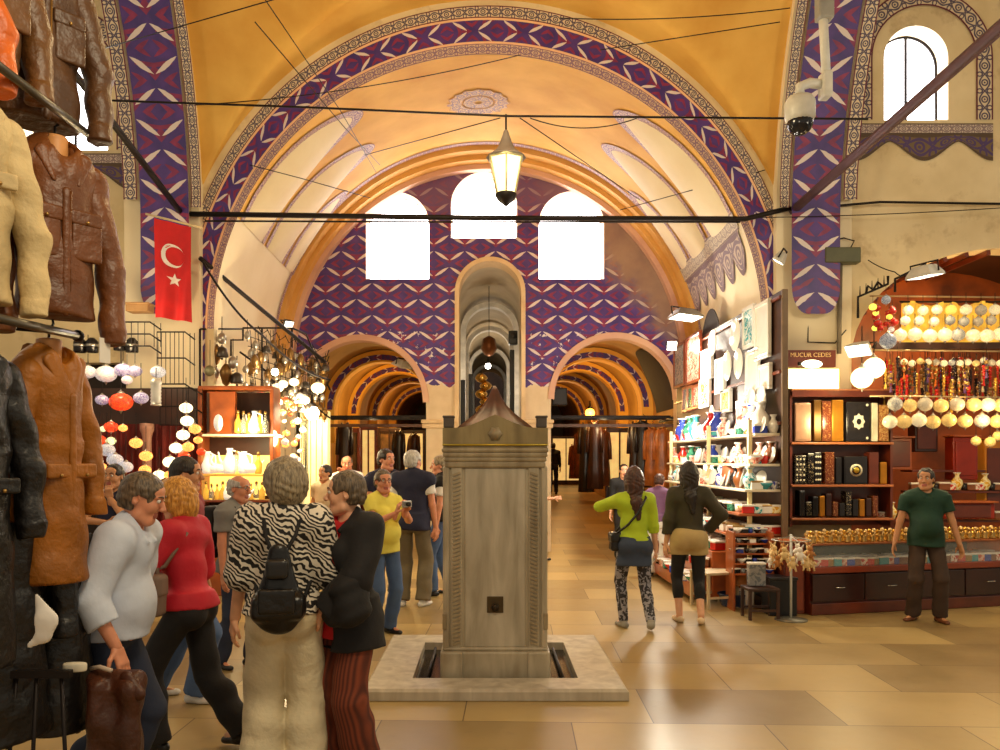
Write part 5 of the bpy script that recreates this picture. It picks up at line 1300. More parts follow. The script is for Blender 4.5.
# ---------------------------------------------------------------- mosaic lamps of the near left shop
def mosaic(name, cols, emit, sc=26):
    m, nt, b = new_mat(name); v = nt.nodes.new('ShaderNodeTexVoronoi'); v.inputs['Scale'].default_value = sc; nt.links.new(coords(nt), v.inputs['Vector'])
    sp = nt.nodes.new('ShaderNodeSeparateColor'); nt.links.new(v.outputs['Color'], sp.inputs[0]); n = len(cols)
    cr = ramp(nt, E(sp.outputs[0]), [(i/n, lin(*c)) for i, c in enumerate(cols)]); cr.node.color_ramp.interpolation = 'CONSTANT'
    gl = E(v.outputs['Distance']) > .62
    col = mixc(nt, gl*.6, cr, lin(60, 50, 44)); nt.links.new(col, b.inputs['Base Color']); b.inputs['Roughness'].default_value = .25
    nt.links.new(col, b.inputs['Emission Color']); b.inputs['Emission Strength'].default_value = emit; return m
MOS = dict(white=mosaic('mosaic_white', [(240, 232, 220), (220, 200, 190), (250, 240, 230), (200, 180, 180)], .55), purple=mosaic('mosaic_purple', [(226, 214, 232), (110, 70, 170), (240, 235, 240), (80, 60, 140)], .45),
    red=mosaic('mosaic_red', [(232, 60, 24), (240, 90, 30), (206, 36, 20)], 1.1), orange=mosaic('mosaic_orange', [(255, 150, 60), (255, 190, 100), (240, 120, 40)], 2.2), cream=mosaic('mosaic_cream', [(255, 236, 180), (255, 220, 150), (255, 246, 214)], 2.6),
    yellow=mosaic('mosaic_yellow', [(250, 226, 70), (255, 240, 120), (230, 200, 50)], 1.6), grey=mosaic('mosaic_grey', [(206, 206, 214), (170, 170, 184), (232, 232, 236)], .5), green=mosaic('mosaic_green', [(206, 226, 150), (240, 244, 200)], 1.4))
SILV = M('aged_silver', (170, 164, 154), .3, .85)
_proto = {}
def ball_lamp(key, mat, p, r, label, group, oblate=.78, cord=.25, cat='lamp', name='ball_lamp', fin=True):
    if key not in _proto:
        t = thing(name, label, cat, p, 0, group); MB().ball((0, 0, 0), 1, n=16, m=10, sz=oblate).build('globe', mat, t)
        c = MB(); c.lathe([(.34, oblate*.90), (.30, oblate*1.08), (.14, oblate*1.2), (.05, oblate*1.3), (.05, oblate*1.42)], n=10); c.build('cap', SILV, t)
        MB().tube([(0, 0, oblate*1.4), (0, 0, oblate*1.4+cord/.07)], .05, 5).build('cord', IRON, t)
        if fin: MB().lathe([(.015, -oblate*1.35), (.09, -oblate*1.15), (.2, -oblate*.98), (.22, -oblate*.92)], n=8).build('finial', SILV, t)
        t.scale = (r,)*3; _proto[key] = t; return t
    return dup(_proto[key], p, rnd.uniform(0, 6), label, group, r)
LAMPS = [(88, 372, 8, 'white', 'big white mosaic lamp nearest the mustard coat in the upper row'), (106, 374, 10.5, 'white', 'widest white mosaic lamp of the upper row'), (123, 370, 8.5, 'purple', 'purple and white mosaic lamp in the upper row'), (135, 371, 7, 'purple', 'smaller purple mosaic lamp at the end of the upper row'), (127, 380, 5.5, 'white', 'little white lamp tucked under the purple lamps'),
 (158, 372, 7.5, 'grey', 'grey glass lamp on its own beside the wire cages'), (102, 400, 6.5, 'purple', 'blue and white swirl lamp beside the large red lamp'), (121, 402, 11.5, 'red', 'large red mosaic lamp in the second row'), (141, 398, 7.5, 'purple', 'multicoloured lamp just past the large red lamp'),
 (103, 429, 3.5, 'green', 'pale green lamp in the lower cluster by the coat'), (111, 427, 7, 'red', 'glowing red lamp at the top of the lower cluster'), (123, 428, 4.5, 'orange', 'orange lamp beside the glowing red lamp'), (100, 440, 6, 'red', 'red lamp touching the mustard coat edge'), (111, 441, 5, 'green', 'greenish cream lamp in the lower cluster'),
 (107, 450, 8, 'grey', 'upper of three grey white lamps stepping down the cluster'), (115, 460, 8, 'grey', 'middle of three grey white lamps stepping down the cluster'), (126, 467, 7, 'grey', 'lowest of three grey white lamps above the man in navy'), (93, 453, 4, 'white', 'small white lamp against the coat'), (100, 468, 7, 'orange', 'orange lamp beside the head of the man in navy'), (96, 478, 4, 'yellow', 'yellow lamp at the bottom of the cluster'), (102, 476, 4, 'yellow', 'second yellow lamp at the bottom of the cluster'),
 (136, 443, 6.5, 'orange', 'single orange cream lamp before the red curtain'), (146, 456, 6.5, 'orange', 'upper orange lamp on the column'), (145, 470, 6, 'orange', 'lower orange lamp on the column'), (132, 484, 6.5, 'orange', 'orange lamp beside the chin of the man in navy'),
 (186, 408, 6.5, 'cream', 'topmost cream lamp of the hanging string'), (187, 421, 6.5, 'cream', 'second cream lamp of the hanging string'), (183, 435, 6.5, 'cream', 'third cream lamp of the hanging string'), (195, 429, 6, 'orange', 'orange lamp beside the third cream lamp'), (176, 448, 6.5, 'cream', 'fourth cream lamp of the hanging string'), (188, 447, 6, 'orange', 'orange lamp beside the fourth cream lamp'), (184, 456, 6, 'red', 'red lamp under the fourth cream lamp'), (170, 462, 7, 'cream', 'fifth cream lamp of the hanging string'), (169, 475, 5, 'orange', 'orange lamp under the fifth cream lamp'), (159, 475, 6, 'cream', 'sixth cream lamp of the hanging string'), (157, 487, 6.5, 'cream', 'lowest cream lamp of the hanging string'), (173, 484, 5.5, 'red', 'red lamp beside the lowest cream lamp'), (198, 440, 4.5, 'orange', 'small orange lamp by the shelf of white glass'), (201, 452, 4.5, 'red', 'small red lamp by the shelf of white glass'), (149, 500, 5, 'cream', 'dim cream lamp behind the heads'), (166, 503, 5, 'red', 'dim red lamp behind the heads')]
for i, (px, py, r, c, lab) in enumerate(LAMPS):
    Y = 9.75-.012*i if py < 415 else 9.2+.02*(i % 7); ball_lamp('L'+c, MOS[c], PX(px, py, Y), r/F*Y, lab, 'mosaic lamps of the near shop')
t = thing('tin_lantern', 'ribbed silver cylinder lantern beside the multicoloured lamp', 'lantern', PX(156, 393, 9.5))
MB().lathe([(.06, -.15), (.065, -.14), (.055, -.12)]+[(.055+.008*(i % 2), -.12+.02*i) for i in range(12)]+[(.065, .14), (.03, .18)], n=14).build('body', M('ribbed_silver', (206, 202, 196), .35, .5), t); MB().tube([(0, 0, .18), (0, 0, .30)], .006, 5).build('hook', IRON, t)
# rear of that shop: red curtains, column, wire cages, lintel
CURT = M('red_curtain', (112, 26, 20), .8, var=.3, vs=3)
def curtain(px0, px1, y0, y1, Y, label, mat):
    a, b = PX(px0, y0, Y), PX(px1, y1, Y); m = MB(); n = 40; W = b.x-a.x
    f = lambda u: (a.x+W*u, Y+.03*math.sin(u*46)+.012*math.sin(u*17)); T = [(*f(i/n), a.z) for i in range(n+1)]; B_ = [(*f(i/n), b.z) for i in range(n+1)]
    m.ribbon(T, B_); m.ribbon([(x, y+.02, z) for x, y, z in B_], [(x, y+.02, z) for x, y, z in T]); return tag(m.build('curtain', mat), label, 'curtain')
curtain(98, 143, 424, 530, 10.25, 'dark red curtain beside the pinkish column', CURT); curtain(151, 204, 424, 560, 10.3, 'dark red curtain behind the string of cream lamps', CURT)
t = thing('shop_column', 'slender pinkish brown column between the red curtains', 'column', PX(147, 590, 10.1))
t.location.z = 0; MB().lathe([(.09, 0), (.09, .1), (.06, .14), (.055, 2.0), (.07, 2.06), (.085, 2.1), (.085, 2.18)], n=14).build('shaft', M('pink_column', (176, 128, 108), .5), t)
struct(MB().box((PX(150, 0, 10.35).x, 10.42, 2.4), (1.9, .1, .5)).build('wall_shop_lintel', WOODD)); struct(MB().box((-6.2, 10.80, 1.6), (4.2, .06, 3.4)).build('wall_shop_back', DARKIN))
def cage(px0, px1, y0, y1, Y, label, nb=9):
    a, b = PX(px0, y0, Y), PX(px1, y1, Y); t = thing('wire_rack', label, 'rack', ((a.x+b.x)/2, Y, b.z)); W, H = b.x-a.x, a.z-b.z
    for z in (0, H*.5, H): MB().tube([(-W/2, 0, z), (W/2*.6, 0, z), (W/2, .1, z-.08)], .010, 6).build('rail', IRON, t)
    for i in range(nb): MB().tube([(-W/2+W*i/(nb-1), .0 if i < nb-2 else .08, 0), (-W/2+W*i/(nb-1), 0 if i < nb-2 else .08, H)], .005, 5).build('wire', IRON, t)
cage(157, 192, 332, 384, 9.9, 'dark wire rack hanging on the pier below the flag'); cage(118, 158, 322, 346, 9.7, 'dark wire shelf above the white mosaic lamps', 7); cage(160, 200, 388, 425, 10.0, 'low wire rack behind the topmost cream lamp', 8)
t = thing('wooden_bracket_box', 'pale wooden box on the pier below the flag', 'box', PX(140, 309, 10.0)); MB().box((0, 0, 0), (.28, .2, .09), bev=.01).build('box', M('pale_wood', (176, 132, 84), .6), t); MB().box((0, 0, .055), (.31, .22, .025), bev=.008).build('lid', M('pale_wood', (176, 132, 84), .6), t)
for i, (px, py) in enumerate(((80, 346), (92, 346), (120, 344), (132, 346))):
    t = thing('metal_canister', '%s dark canister on the rack above the white lamps' % ORD[i], 'canister', PX(px, py, 9.8), group='canisters on the rack'); MB().lathe([(.07, -.08), (.075, -.07), (.075, .05), (.05, .08), (.03, .1)], n=14).build('body', M('dark_steel', (40, 36, 36), .25, .7), t); MB().lathe([(.077, -.01), (.079, 0), (.077, .02)], n=14).build('band', SILV, t)
# ---------------------------------------------------------------- glass stall along the corridor's other wall
def shelf(px0, px1, y, Y, label, mat=WOODO, dep=.30, th=.03, name='shelf_board'):
    a, b = PX(px0, y, Y), PX(px1, y, Y); return tag(MB().box(((a.x+b.x)/2, Y+dep/2, a.z-th/2), (b.x-a.x, dep, th), bev=.006).build(name, mat), label, 'shelf')
GLOWY = M('lit_golden_back', (255, 206, 96), .5, var=.3, vs=4, emit=2.2); GLW = M('white_glass', (250, 246, 236), .12, var=0, emit=.35); GLC = M('clear_glass', (240, 236, 220), .05, var=0, alpha=.25)  # golden back glows by its own material, added to brighten the glass stall
YS = 10.12
t = thing('display_cabinet', 'wooden display cabinet of the glass stall with golden lit back', 'cabinet', (0, 0, 0))
a, b = PX(200, 386, YS), PX(272, 600, YS); W = b.x-a.x; t.location = ((a.x+b.x)/2, YS, 0)
MB().box((0, .30, 1.3), (W, .03, 2.6)).build('back_panel', WOODD, t)
for sx in (-1, 1): MB().box((sx*W/2, .15, 1.32), (.05, .34, 2.64), bev=.01).build('side_panel', WOODO, t)
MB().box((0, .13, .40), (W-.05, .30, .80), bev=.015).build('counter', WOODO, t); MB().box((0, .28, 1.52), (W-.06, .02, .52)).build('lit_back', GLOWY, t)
MB().box((0, .13, .82), (W, .36, .035), bev=.008).build('counter_top', WOODR, t); MB().box((0, .15, 2.63), (W+.04, .36, .05), bev=.01).build('top_board', WOODO, t)
shelf(202, 276, 434, YS-.12, 'white lit upper shelf of the glass stall', M('white_shelf', (240, 228, 200), .4), .40); shelf(202, 270, 474, YS-.06, 'golden middle shelf under the white glass', M('gold_shelf', (226, 176, 84), .35), .36); shelf(202, 270, 500, YS-.06, 'lower shelf of the glass stall', WOODR, .36)
t = thing('wooden_box_panel', 'orange wooden box panel standing on the upper shelf', 'panel', PX(222, 434, YS+.05)); MB().box((0, 0, .27), (.36, .08, .54), bev=.01).build('panel', WOODO, t); MB().box((-.16, -.045, .27), (.03, .02, .5)).build('edge', WOODD, t)
t = thing('oval_dish', 'blue and white oval dish leaning on the orange panel', 'dish', PX(219, 423, YS-.1)); MB().lathe([(0, 0), (.07, .006), (.10, .02), (.105, .025)], n=20, sx=.55, rot=Matrix.Rotation(PI/2, 3, 'X')).build('dish', M('cobalt_glaze', (44, 48, 96), .15), t); MB().lathe([(.09, .018), (.105, .026), (.108, .028)], n=20, sx=.55, rot=Matrix.Rotation(PI/2, 3, 'X')).build('rim', GLW, t)
def mk_jug(mat):
    t = thing('glass_jug', None, 'jug'); MB().lathe([(.0, 0), (.045, 0), (.06, .03), (.062, .09), (.035, .15), (.022, .19), (.03, .22), (.026, .22)], n=14).build('body', mat, t)
    MB().tube([(.03, 0, .20), (.085, 0, .18), (.09, 0, .11), (.06, 0, .07)], .008, 6).build('handle', mat, t); MB().tube([(-.05, 0, .07), (-.085, 0, .12), (-.10, 0, .19)], [.014, .010, .006], 6).build('spout', mat, t); return t
def mk_swan(mat):
    t = thing('glass_swan', None, 'figurine'); MB().ball((0, 0, .05), .06, sx=1.5, sz=.8).build('body', mat, t); MB().tube([(-.07, 0, .06), (-.11, 0, .12), (-.09, 0, .19), (-.12, 0, .21)], [.02, .014, .012, .006], 8).build('neck', mat, t); MB().tube([(.06, 0, .07), (.12, 0, .13)], [.03, .004], 6).build('tail', mat, t); return t
def mk_bottle(mat, cap=None):
    t = thing('glass_bottle', None, 'bottle'); MB().lathe([(0, 0), (.032, 0), (.036, .02), (.036, .10), (.014, .14), (.013, .18)], n=12).build('body', mat, t); MB().lathe([(.016, .18), (.016, .205), (.008, .215)], n=8).build('stopper', cap or BRASS, t); return t
def series(makers, spots, labf, group, sc=1):
    """first use builds the piece, later ones copy it"""
    pr = [None]*len(makers)
    for i, (p, k) in enumerate(spots):
        s_ = sc*rnd.uniform(.92, 1.08)
        if pr[k] is None: t = makers[k](); t.location = p; t.scale = (s_,)*3; t.rotation_euler = (0, 0, rnd.uniform(-.6, .6)); pr[k] = t; tag(t, labf(i, k), None, group)
        else: dup(pr[k], p, rnd.uniform(-.6, .6), labf(i, k), group, s_)
nm = ['white glass jug', 'white glass swan', 'clear glass bottle', 'golden glass bottle']
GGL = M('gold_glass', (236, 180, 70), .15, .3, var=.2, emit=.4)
mk = [lambda: mk_jug(GLW), lambda: mk_swan(GLW), lambda: mk_bottle(GLC), lambda: mk_bottle(GGL)]
series(mk, [(PX(208+7.2*i, 473.5, YS), [0, 1, 1, 0, 2, 0, 1, 3][i % 8]) for i in range(8)], lambda i, k: '%s, %s from the orange panel end on the golden middle shelf' % (nm[k], ORD[i]), 'glassware on the golden shelf', 1.35)
series(mk, [(PX(206+5.6*i, 499.5, YS-.03), [3, 2, 3, 3, 0, 2, 3, 1, 3, 2, 3][i]) for i in range(11)], lambda i, k: '%s, %s along the lower shelf behind the balding man' % (nm[k], ORD[i]), 'glassware on the lower shelf', 1.0)
series(mk, [(PX(238+5.5*i, 433, YS-.05), [3, 2, 3, 0, 3, 2][i]) for i in range(6)], lambda i, k: '%s, %s past the orange panel on the lit upper shelf' % (nm[k], ORD[i]), 'glassware on the upper shelf', 1.3)
# iron rack and tangle of pendants over the glass stall
t = thing('iron_rack', 'black iron hanging rack over the glass stall with stepped arm', 'rack', PX(243, 329, 11.2)); O = t.location
for pts in (((200, 400, 10.4), (200, 329, 10.4)), ((200, 329, 10.4), (243, 329, 11.2)), ((243, 329, 11.2), (243, 340, 11.2), (231, 340, 11.0), (231, 356, 11.0)), ((243, 328, 11.2), (292, 328, 12.0), (306, 334, 12.5)), ((240, 352, 11.0), (330, 418, 12.6)), ((306, 334, 12.5), (330, 390, 12.8)), ((243, 400, 10.8), (205, 398, 10.4)), ((262, 328, 11.4), (262, 400, 11.2)), ((292, 328, 12), (292, 398, 12))):
    MB().tube([PX(*p)-O for p in pts], .014, 6).build('bar', IRON, t)
for i in range(6): MB().tube([PX(306+3*i, 362+2*i, 12.9)-O, PX(327, 356+6*i, 13.2)-O, PX(329, 350+6*i, 13.2)-O], .009, 5).build('basket_wire', IRON, t)
for i in range(9): MB().tube([PX(250+8*i, 330+3.4*i, 11.3+.15*i)-O, PX(256+8*i, 388+2.5*i, 11.3+.15*i)-O], .006, 5).build('lattice_bar', IRON, t)
for i in range(6): MB().tube([PX(248, 336+10*i, 11.3)-O, PX(322, 362+9*i, 12.6)-O], .006, 5).build('lattice_bar', IRON, t)
for i in range(7): MB().tube([PX(258+9*i, 326+3*i, 11.4+.15*i)-O, PX(262+9*i, 334+3*i, 11.4+.15*i)-O, PX(268+9*i, 330+3*i, 11.4+.15*i)-O], .007, 5).build('scroll', IRON, t)
def mk_pend(mat, kind):
    t = thing('pendant_lamp' if kind else 'metal_pendant', None, 'pendant')
    pr = [[(.0, -.06), (.03, -.05), (.045, -.01), (.03, .03), (.012, .05)], [(.008, -.12), (.03, -.10), (.05, -.03), (.055, .0), (.03, .05), (.012, .07)], [(.055, -.05), (.06, -.04), (.045, .03), (.015, .05)]][kind]
    MB().lathe(pr, n=12).build('body', mat, t); MB().tube([(0, 0, .05), (0, 0, .20)], .004, 5).build('chain', IRON, t); MB().ball((0, 0, pr[0][1]-.015), .012, n=6, m=5).build('drop', mat, t); return t
mk2 = [lambda: mk_pend(SILV, 0), lambda: mk_pend(M('tarnished_brass', (128, 96, 52), .35, .7), 1), lambda: mk_pend(M('dark_pewter', (74, 68, 62), .35, .7), 2)]
sp = []
for i in range(96):
    u = rnd.random(); px = 244+u*82; py = rnd.uniform(332+u*34, 398+u*18); sp.append((PX(px, py, 10.9+u*1.9+rnd.uniform(-.2, .2)), rnd.randrange(3)))
lab3 = ['small silver teardrop pendant hung in the tangle of the iron rack', 'small tarnished brass pendant hung in the tangle of the iron rack', 'small dark pewter bell hung in the tangle of the iron rack']
series(mk2, sp, lambda i, k: lab3[k], 'pendants tangled on the iron rack', 1.05)
sp = [(PX(x, y, 10.6), k) for x, y, k in ((214, 372, 0), (222, 352, 2), (226, 372, 1), (233, 362, 0), (237, 378, 2), (222, 338, 0), (216, 352, 1))]
series(mk2, sp, lambda i, k: ['%s silver pendant on the white wall before the iron rack', '%s brass pendant on the white wall before the iron rack', '%s dark bell on the white wall before the iron rack'][k] % ORD[i], 'pendants on the white wall', 1.5)
t = thing('round_medallion', 'round flat greenish disc hanging at the edge of the iron rack', 'ornament', PX(210, 371, 10.3)); MB().lathe([(0, 0), (.06, .004), (.07, .015), (.06, .026), (0, .03)], n=20, rot=Matrix.Rotation(PI/2, 3, 'X')).build('disc', M('sage_metal', (134, 130, 96), .4, .5), t); MB().tube([(0, 0, .07), (0, 0, .4)], .004, 5).build('wire', IRON, t)
cl = ['cream', 'orange', 'white', 'red', 'yellow', 'purple', 'grey']; clab = dict(cream='cream', orange='orange', white='white', red='red', yellow='yellow', purple='purple', grey='grey')
ct = {}
for i in range(120):
    u = rnd.random(); c = cl[rnd.randrange(7) if u < .6 else rnd.randrange(4)]; px = 252+u*52; py = rnd.uniform(398, 490) if i > 16 else rnd.uniform(392, 410)
    Y = 10.7+u*1.3+rnd.uniform(0, .5); ball_lamp('L'+c, MOS[c], PX(px, py, Y), rnd.uniform(2.0, 4.4)/F*Y, 'small %s glass lamp in the crowded cluster over the glass stall' % c, 'lamps crowded over the glass stall')
for i, (px, py, r) in enumerate(((318, 388, 7), (305, 400, 5), (294, 382, 5), (283, 384, 5), (272, 398, 6), (277, 388, 6))):
    ball_lamp('Lcream', MOS['cream'], PX(px, py, 11.6), r/F*11.6, '%s of the larger cream lamps glowing along the rack edge' % ORD[i], 'larger cream lamps along the rack')
t = thing('lit_pilaster', 'glaring cream lit display pilaster hung with black cords', 'display', (PX(314, 500, 12.6).x, 12.7, 0)); MB().box((0, 0, 1.25), (.44, .22, 2.5), bev=.02).build('panel', M('cream_lit_panel', (255, 232, 160), .5, var=.12, emit=.7), t)  # the panel's lit look is a glow put into its own material
for k in range(6): MB().tube([(-.19+.02*k, -.125, 2.4), (-.185+.02*k+.01*math.sin(k), -.13, 1.6), (-.19+.022*k, -.125, .9+.1*k)], .006, 5).build('cord', BLACK, t)
for k in range(3): MB().box((-.05+.09*k, -.115, 1.25), (.012, .02, 2.3)).build('groove_strip', M('gold_shelf', (226, 176, 84), .35), t)
bulb_lamp('flood_bulb', PX(312, 413, 12.3), .11, 'dazzling white lamp at the top of the cream pilaster', (255, 244, 206), 26, 50, (1, .82, .5))
bulb_lamp('flood_bulb', PX(275, 372, 11.0), .05, 'small white spot inside the iron rack tangle', (255, 244, 206), 26, 14, (1, .85, .6))
t = thing('wooden_counter', 'orange wooden counter of the glass stall behind the balding man', 'counter', (-3.05, 11.2, 0)); MB().box((0, 0, .42), (.7, 1.9, .84), bev=.02).build('body', WOODO, t); MB().box((0, 0, .86), (.76, 1.96, .05), bev=.015).build('worktop', WOODR, t)
for k in range(3): MB().box((.36, -.6+.6*k, .42), (.03, .5, .6), bev=.01).build('door', WOODR, t)
# ---------------------------------------------------------------- plate stall on the other wall of the corridor
BX = 3.42
t = thing('display_wall', 'tall dark board wall of the plate stall hung with framed tiles', 'display wall', (BX, 11.9, 0))
MB().box((.03, 0, 1.85), (.06, 5.2, 3.7)).build('board', WOODD, t)
for z in (2.15, 2.75, 3.62): MB().box((-.02, 0, z), (.03, 5.2, .04), bev=.01).build('batten', WOODR, t)
MB().box((.02, -2.62, 1.85), (.07, .05, 3.7), bev=.01).build('end_post', M('grey_brown_post', (120, 96, 70), .5), t)
struct(MB().poly([(3.50, 12.6+.70*math.cos(PI*i/20), 2.9+1.2*math.sin(PI*i/20)) for i in range(21)], (.01, 0, 0)).build('wall_niche_dark', DARKIN))  # flat dark sheet, the recess's shade put in as colour
def onboard(x0, x1, y0, y1):
    X = BX-.02; Ya, Yb = X*F/(x1-VX), X*F/(x0-VX); Ym = (Ya+Yb)/2; return X, Ya, Yb, EYE+(HOR-y1)/F*Ym, EYE+(HOR-y0)/F*Ym
def ceramic(name, a, b, sc=14, th=.5, emit=0):
    m, nt, p = new_mat(name); k = noise(nt, sc, 3, dist=1.5) > th; nt.links.new(mixc(nt, k, lin(*a), lin(*b)), p.inputs['Base Color']); p.inputs['Roughness'].default_value = .15; return m
CER = dict(white=M('white_glaze', (244, 240, 230), .15, var=.03), blue=ceramic('blue_white_glaze', (244, 240, 234), (60, 70, 170)), teal=ceramic('teal_glaze', (226, 240, 236), (40, 160, 170)), red=ceramic('red_glaze', (240, 220, 200), (200, 40, 36)), yellow=ceramic('yellow_glaze', (250, 236, 180), (226, 170, 40)),
    green=ceramic('green_glaze', (70, 140, 110), (24, 90, 70)), pink=ceramic('pink_glaze', (236, 190, 170), (206, 96, 80)), cobalt=M('cobalt_solid', (50, 70, 170), .15), scarlet=M('scarlet_solid', (206, 40, 30), .2), turq=M('turquoise_solid', (60, 160, 170), .2), brown=M('brown_solid', (130, 74, 36), .3), black=M('black_solid', (30, 26, 28), .2), gold=BRASS, grey=ceramic('grey_glaze', (150, 150, 150), (110, 116, 124)))
FRAMES = [(676, 687, 345, 386, 'grey', 'grey green framed tile panel at the far end of the board'), (688, 703, 336, 382, 'pink', 'large reddish framed panel with white writing tiles'), (704, 709, 352, 378, 'white', 'narrow white framed strip beside the reddish panel'), (710, 714, 352, 377, 'white', 'second narrow white framed strip'), (685, 690, 388, 411, 'grey', 'small grey framed tile in the lower row'), (690, 695, 387, 409, 'green', 'dark green framed tile in the lower row'), (695, 702, 386, 407, 'pink', 'red patterned framed tile in the lower row'), (702, 712, 380, 406, 'yellow', 'yellow cream framed tile in the lower row'),
 (718, 727, 360, 392, 'white', 'white framed panel hanging below the dark niche'), (724, 733, 391, 411, 'yellow', 'small cream framed panel under the round plates'), (740, 748, 402, 418, 'white', 'small white framed picture over the blue vases'), (746, 757, 308, 346, 'teal', 'white framed panel with turquoise centre'), (758, 772, 304, 357, 'white', 'tall white framed panel at the near end of the board'), (749, 761, 352, 392, 'white', 'overexposed white framed panel in the middle'), (762, 773, 366, 388, 'white', 'small white framed panel above the blue oval dish')]
for x0, x1, y0, y1, c, lab in FRAMES:
    X, Ya, Yb, z0, z1 = onboard(x0, x1, y0, y1); t = thing('framed_tile', lab, 'framed tile', (X-.03, (Ya+Yb)/2, (z0+z1)/2), 0, 'framed tiles on the board'); W, H = (Yb-Ya)*.92, z1-z0
    for s_ in (-1, 1): MB().box((0, s_*W/2, 0), (.05, .05, H), bev=.008).build('frame_side', WOODR if c in ('pink', 'grey', 'green') else CER['white'], t); MB().box((0, 0, s_*H/2), (.05, W+.05, .05), bev=.008).build('frame_rail', WOODR if c in ('pink', 'grey', 'green') else CER['white'], t)
    MB().box((.005, 0, 0), (.02, W, H)).build('tile_face', CER[c], t)
def plate(p, r, c, lab, sy=1, rot=None, group='plates on the board'):
    t = thing('wall_plate', lab, 'plate', p, 0, group); R = rot or Matrix.Rotation(-PI/2, 3, 'Y'); MB().lathe([(0, .0), (r*.6, .003), (r*.68, .012), (r*.97, .03), (r, .036), (r*.97, .040)], n=28, sy=sy, rot=R).build('rim', CER['white'], t)
    MB().lathe([(0, .008), (r*.55, .010), (r*.60, .018)], n=24, sy=sy, rot=R).build('painted_centre', CER[c], t); return t
for x0, x1, y0, y1, c, lab in ((735, 748, 318, 351, 'white', 'upper white round plate on the board'), (728, 738, 351, 381, 'yellow', 'white plate with yellow flower centre'), (740, 749, 348, 379, 'white', 'white plate overlapping the yellow flower plate'), (714, 722, 330, 356, 'pink', 'pinkish brown oval plate in the dark niche'), (753, 763, 388, 417, 'white', 'white oval dish beside the blue oval dish'), (763, 773, 385, 416, 'blue', 'white oval dish with blue branch painting'), (715, 720, 405, 418, 'blue', 'tiny round blue eye plate hung low on the board')):
    X, Ya, Yb, z0, z1 = onboard(x0, x1, y0, y1); r = (z1-z0)/2; plate((X-.05, (Ya+Yb)/2, (z0+z1)/2), r, c, lab, min(1.0, (Yb-Ya)/2/r))
# shelves and crockery
def mk_vase(c):
    t = thing('ceramic_vase', None, 'vase'); MB().lathe([(0, 0), (.04, 0), (.045, .01), (.075, .08), (.07, .13), (.03, .18), (.028, .21), (.045, .235), (.04, .235)], n=16).build('body', CER[c], t); MB().lathe([(.046, .232), (.05, .238), (.044, .244)], n=16).build('rim', CER['white'], t); return t
def mk_bowl(c):
    t = thing('ceramic_bowl', None, 'bowl'); MB().lathe([(0, 0), (.035, 0), (.037, .015), (.08, .05), (.10, .085), (.094, .085), (.07, .045), (0, .022)], n=18).build('body', CER[c], t); MB().lathe([(.094, .083), (.101, .086), (.102, .092), (.095, .092)], n=18).build('rim', CER['white'], t); return t
def mk_cup(c):
    t = thing('ceramic_cup', None, 'cup'); MB().lathe([(0, 0), (.035, 0), (.042, .03), (.046, .10), (.042, .10), (.036, .02)], n=14).build('body', CER[c], t); MB().tube([(.043, 0, .085), (.075, 0, .08), (.075, 0, .035), (.041, 0, .025)], .007, 6).build('handle', CER[c], t); return t
def mk_tin(c):
    t = thing('painted_box', None, 'box'); MB().box((0, 0, .045), (.15, .11, .09), bev=.008).build('body', CER[c], t); MB().box((0, 0, .10), (.156, .116, .025), bev=.006).build('lid', CER['white' if c != 'white' else 'gold'], t); return t
def mk_plate(c):
    t = thing('standing_plate', None, 'plate'); R = Matrix.Rotation(-PI/2+.25, 3, 'Y'); MB().lathe([(0, .0), (.06, .003), (.075, .012), (.105, .025), (.11, .03), (.105, .034)], (0, 0, .11), 22, rot=R).build('rim', CER['white'], t); MB().lathe([(0, .008), (.06, .010), (.07, .018)], (0, 0, .11), 20, rot=R).build('painted_centre', CER[c], t); return t
KINDS = [('vase', mk_vase), ('bowl', mk_bowl), ('cup', mk_cup), ('painted box', mk_tin), ('plate', mk_plate)]
_cp = {}
def crock(kind, c, p, label, group, sc):
    k = (kind, c)
    if k not in _cp: t = KINDS[kind][1](c); t.location = p; t.scale = (sc,)*3; tag(t, label, None, group); _cp[k] = t
    else: dup(_cp[k], p, rnd.uniform(-.5, .5), label, group, sc)
CN = dict(white='white', blue='blue patterned', teal='teal patterned', red='red patterned', yellow='yellow patterned', green='green', pink='pink', cobalt='cobalt blue', scarlet='scarlet', turq='turquoise', brown='brown', black='black', gold='brass', grey='grey')
SH = [(2.02, 'top', .30, 9.36, 13.9), (1.66, 'second', .36, 9.36, 13.7), (1.36, 'third', .42, 9.34, 13.6), (1.08, 'fourth', .50, 9.32, 13.5), (.84, 'fifth', .60, 9.32, 13.3)]
WSH = M('white_shelf', (240, 228, 200), .4)
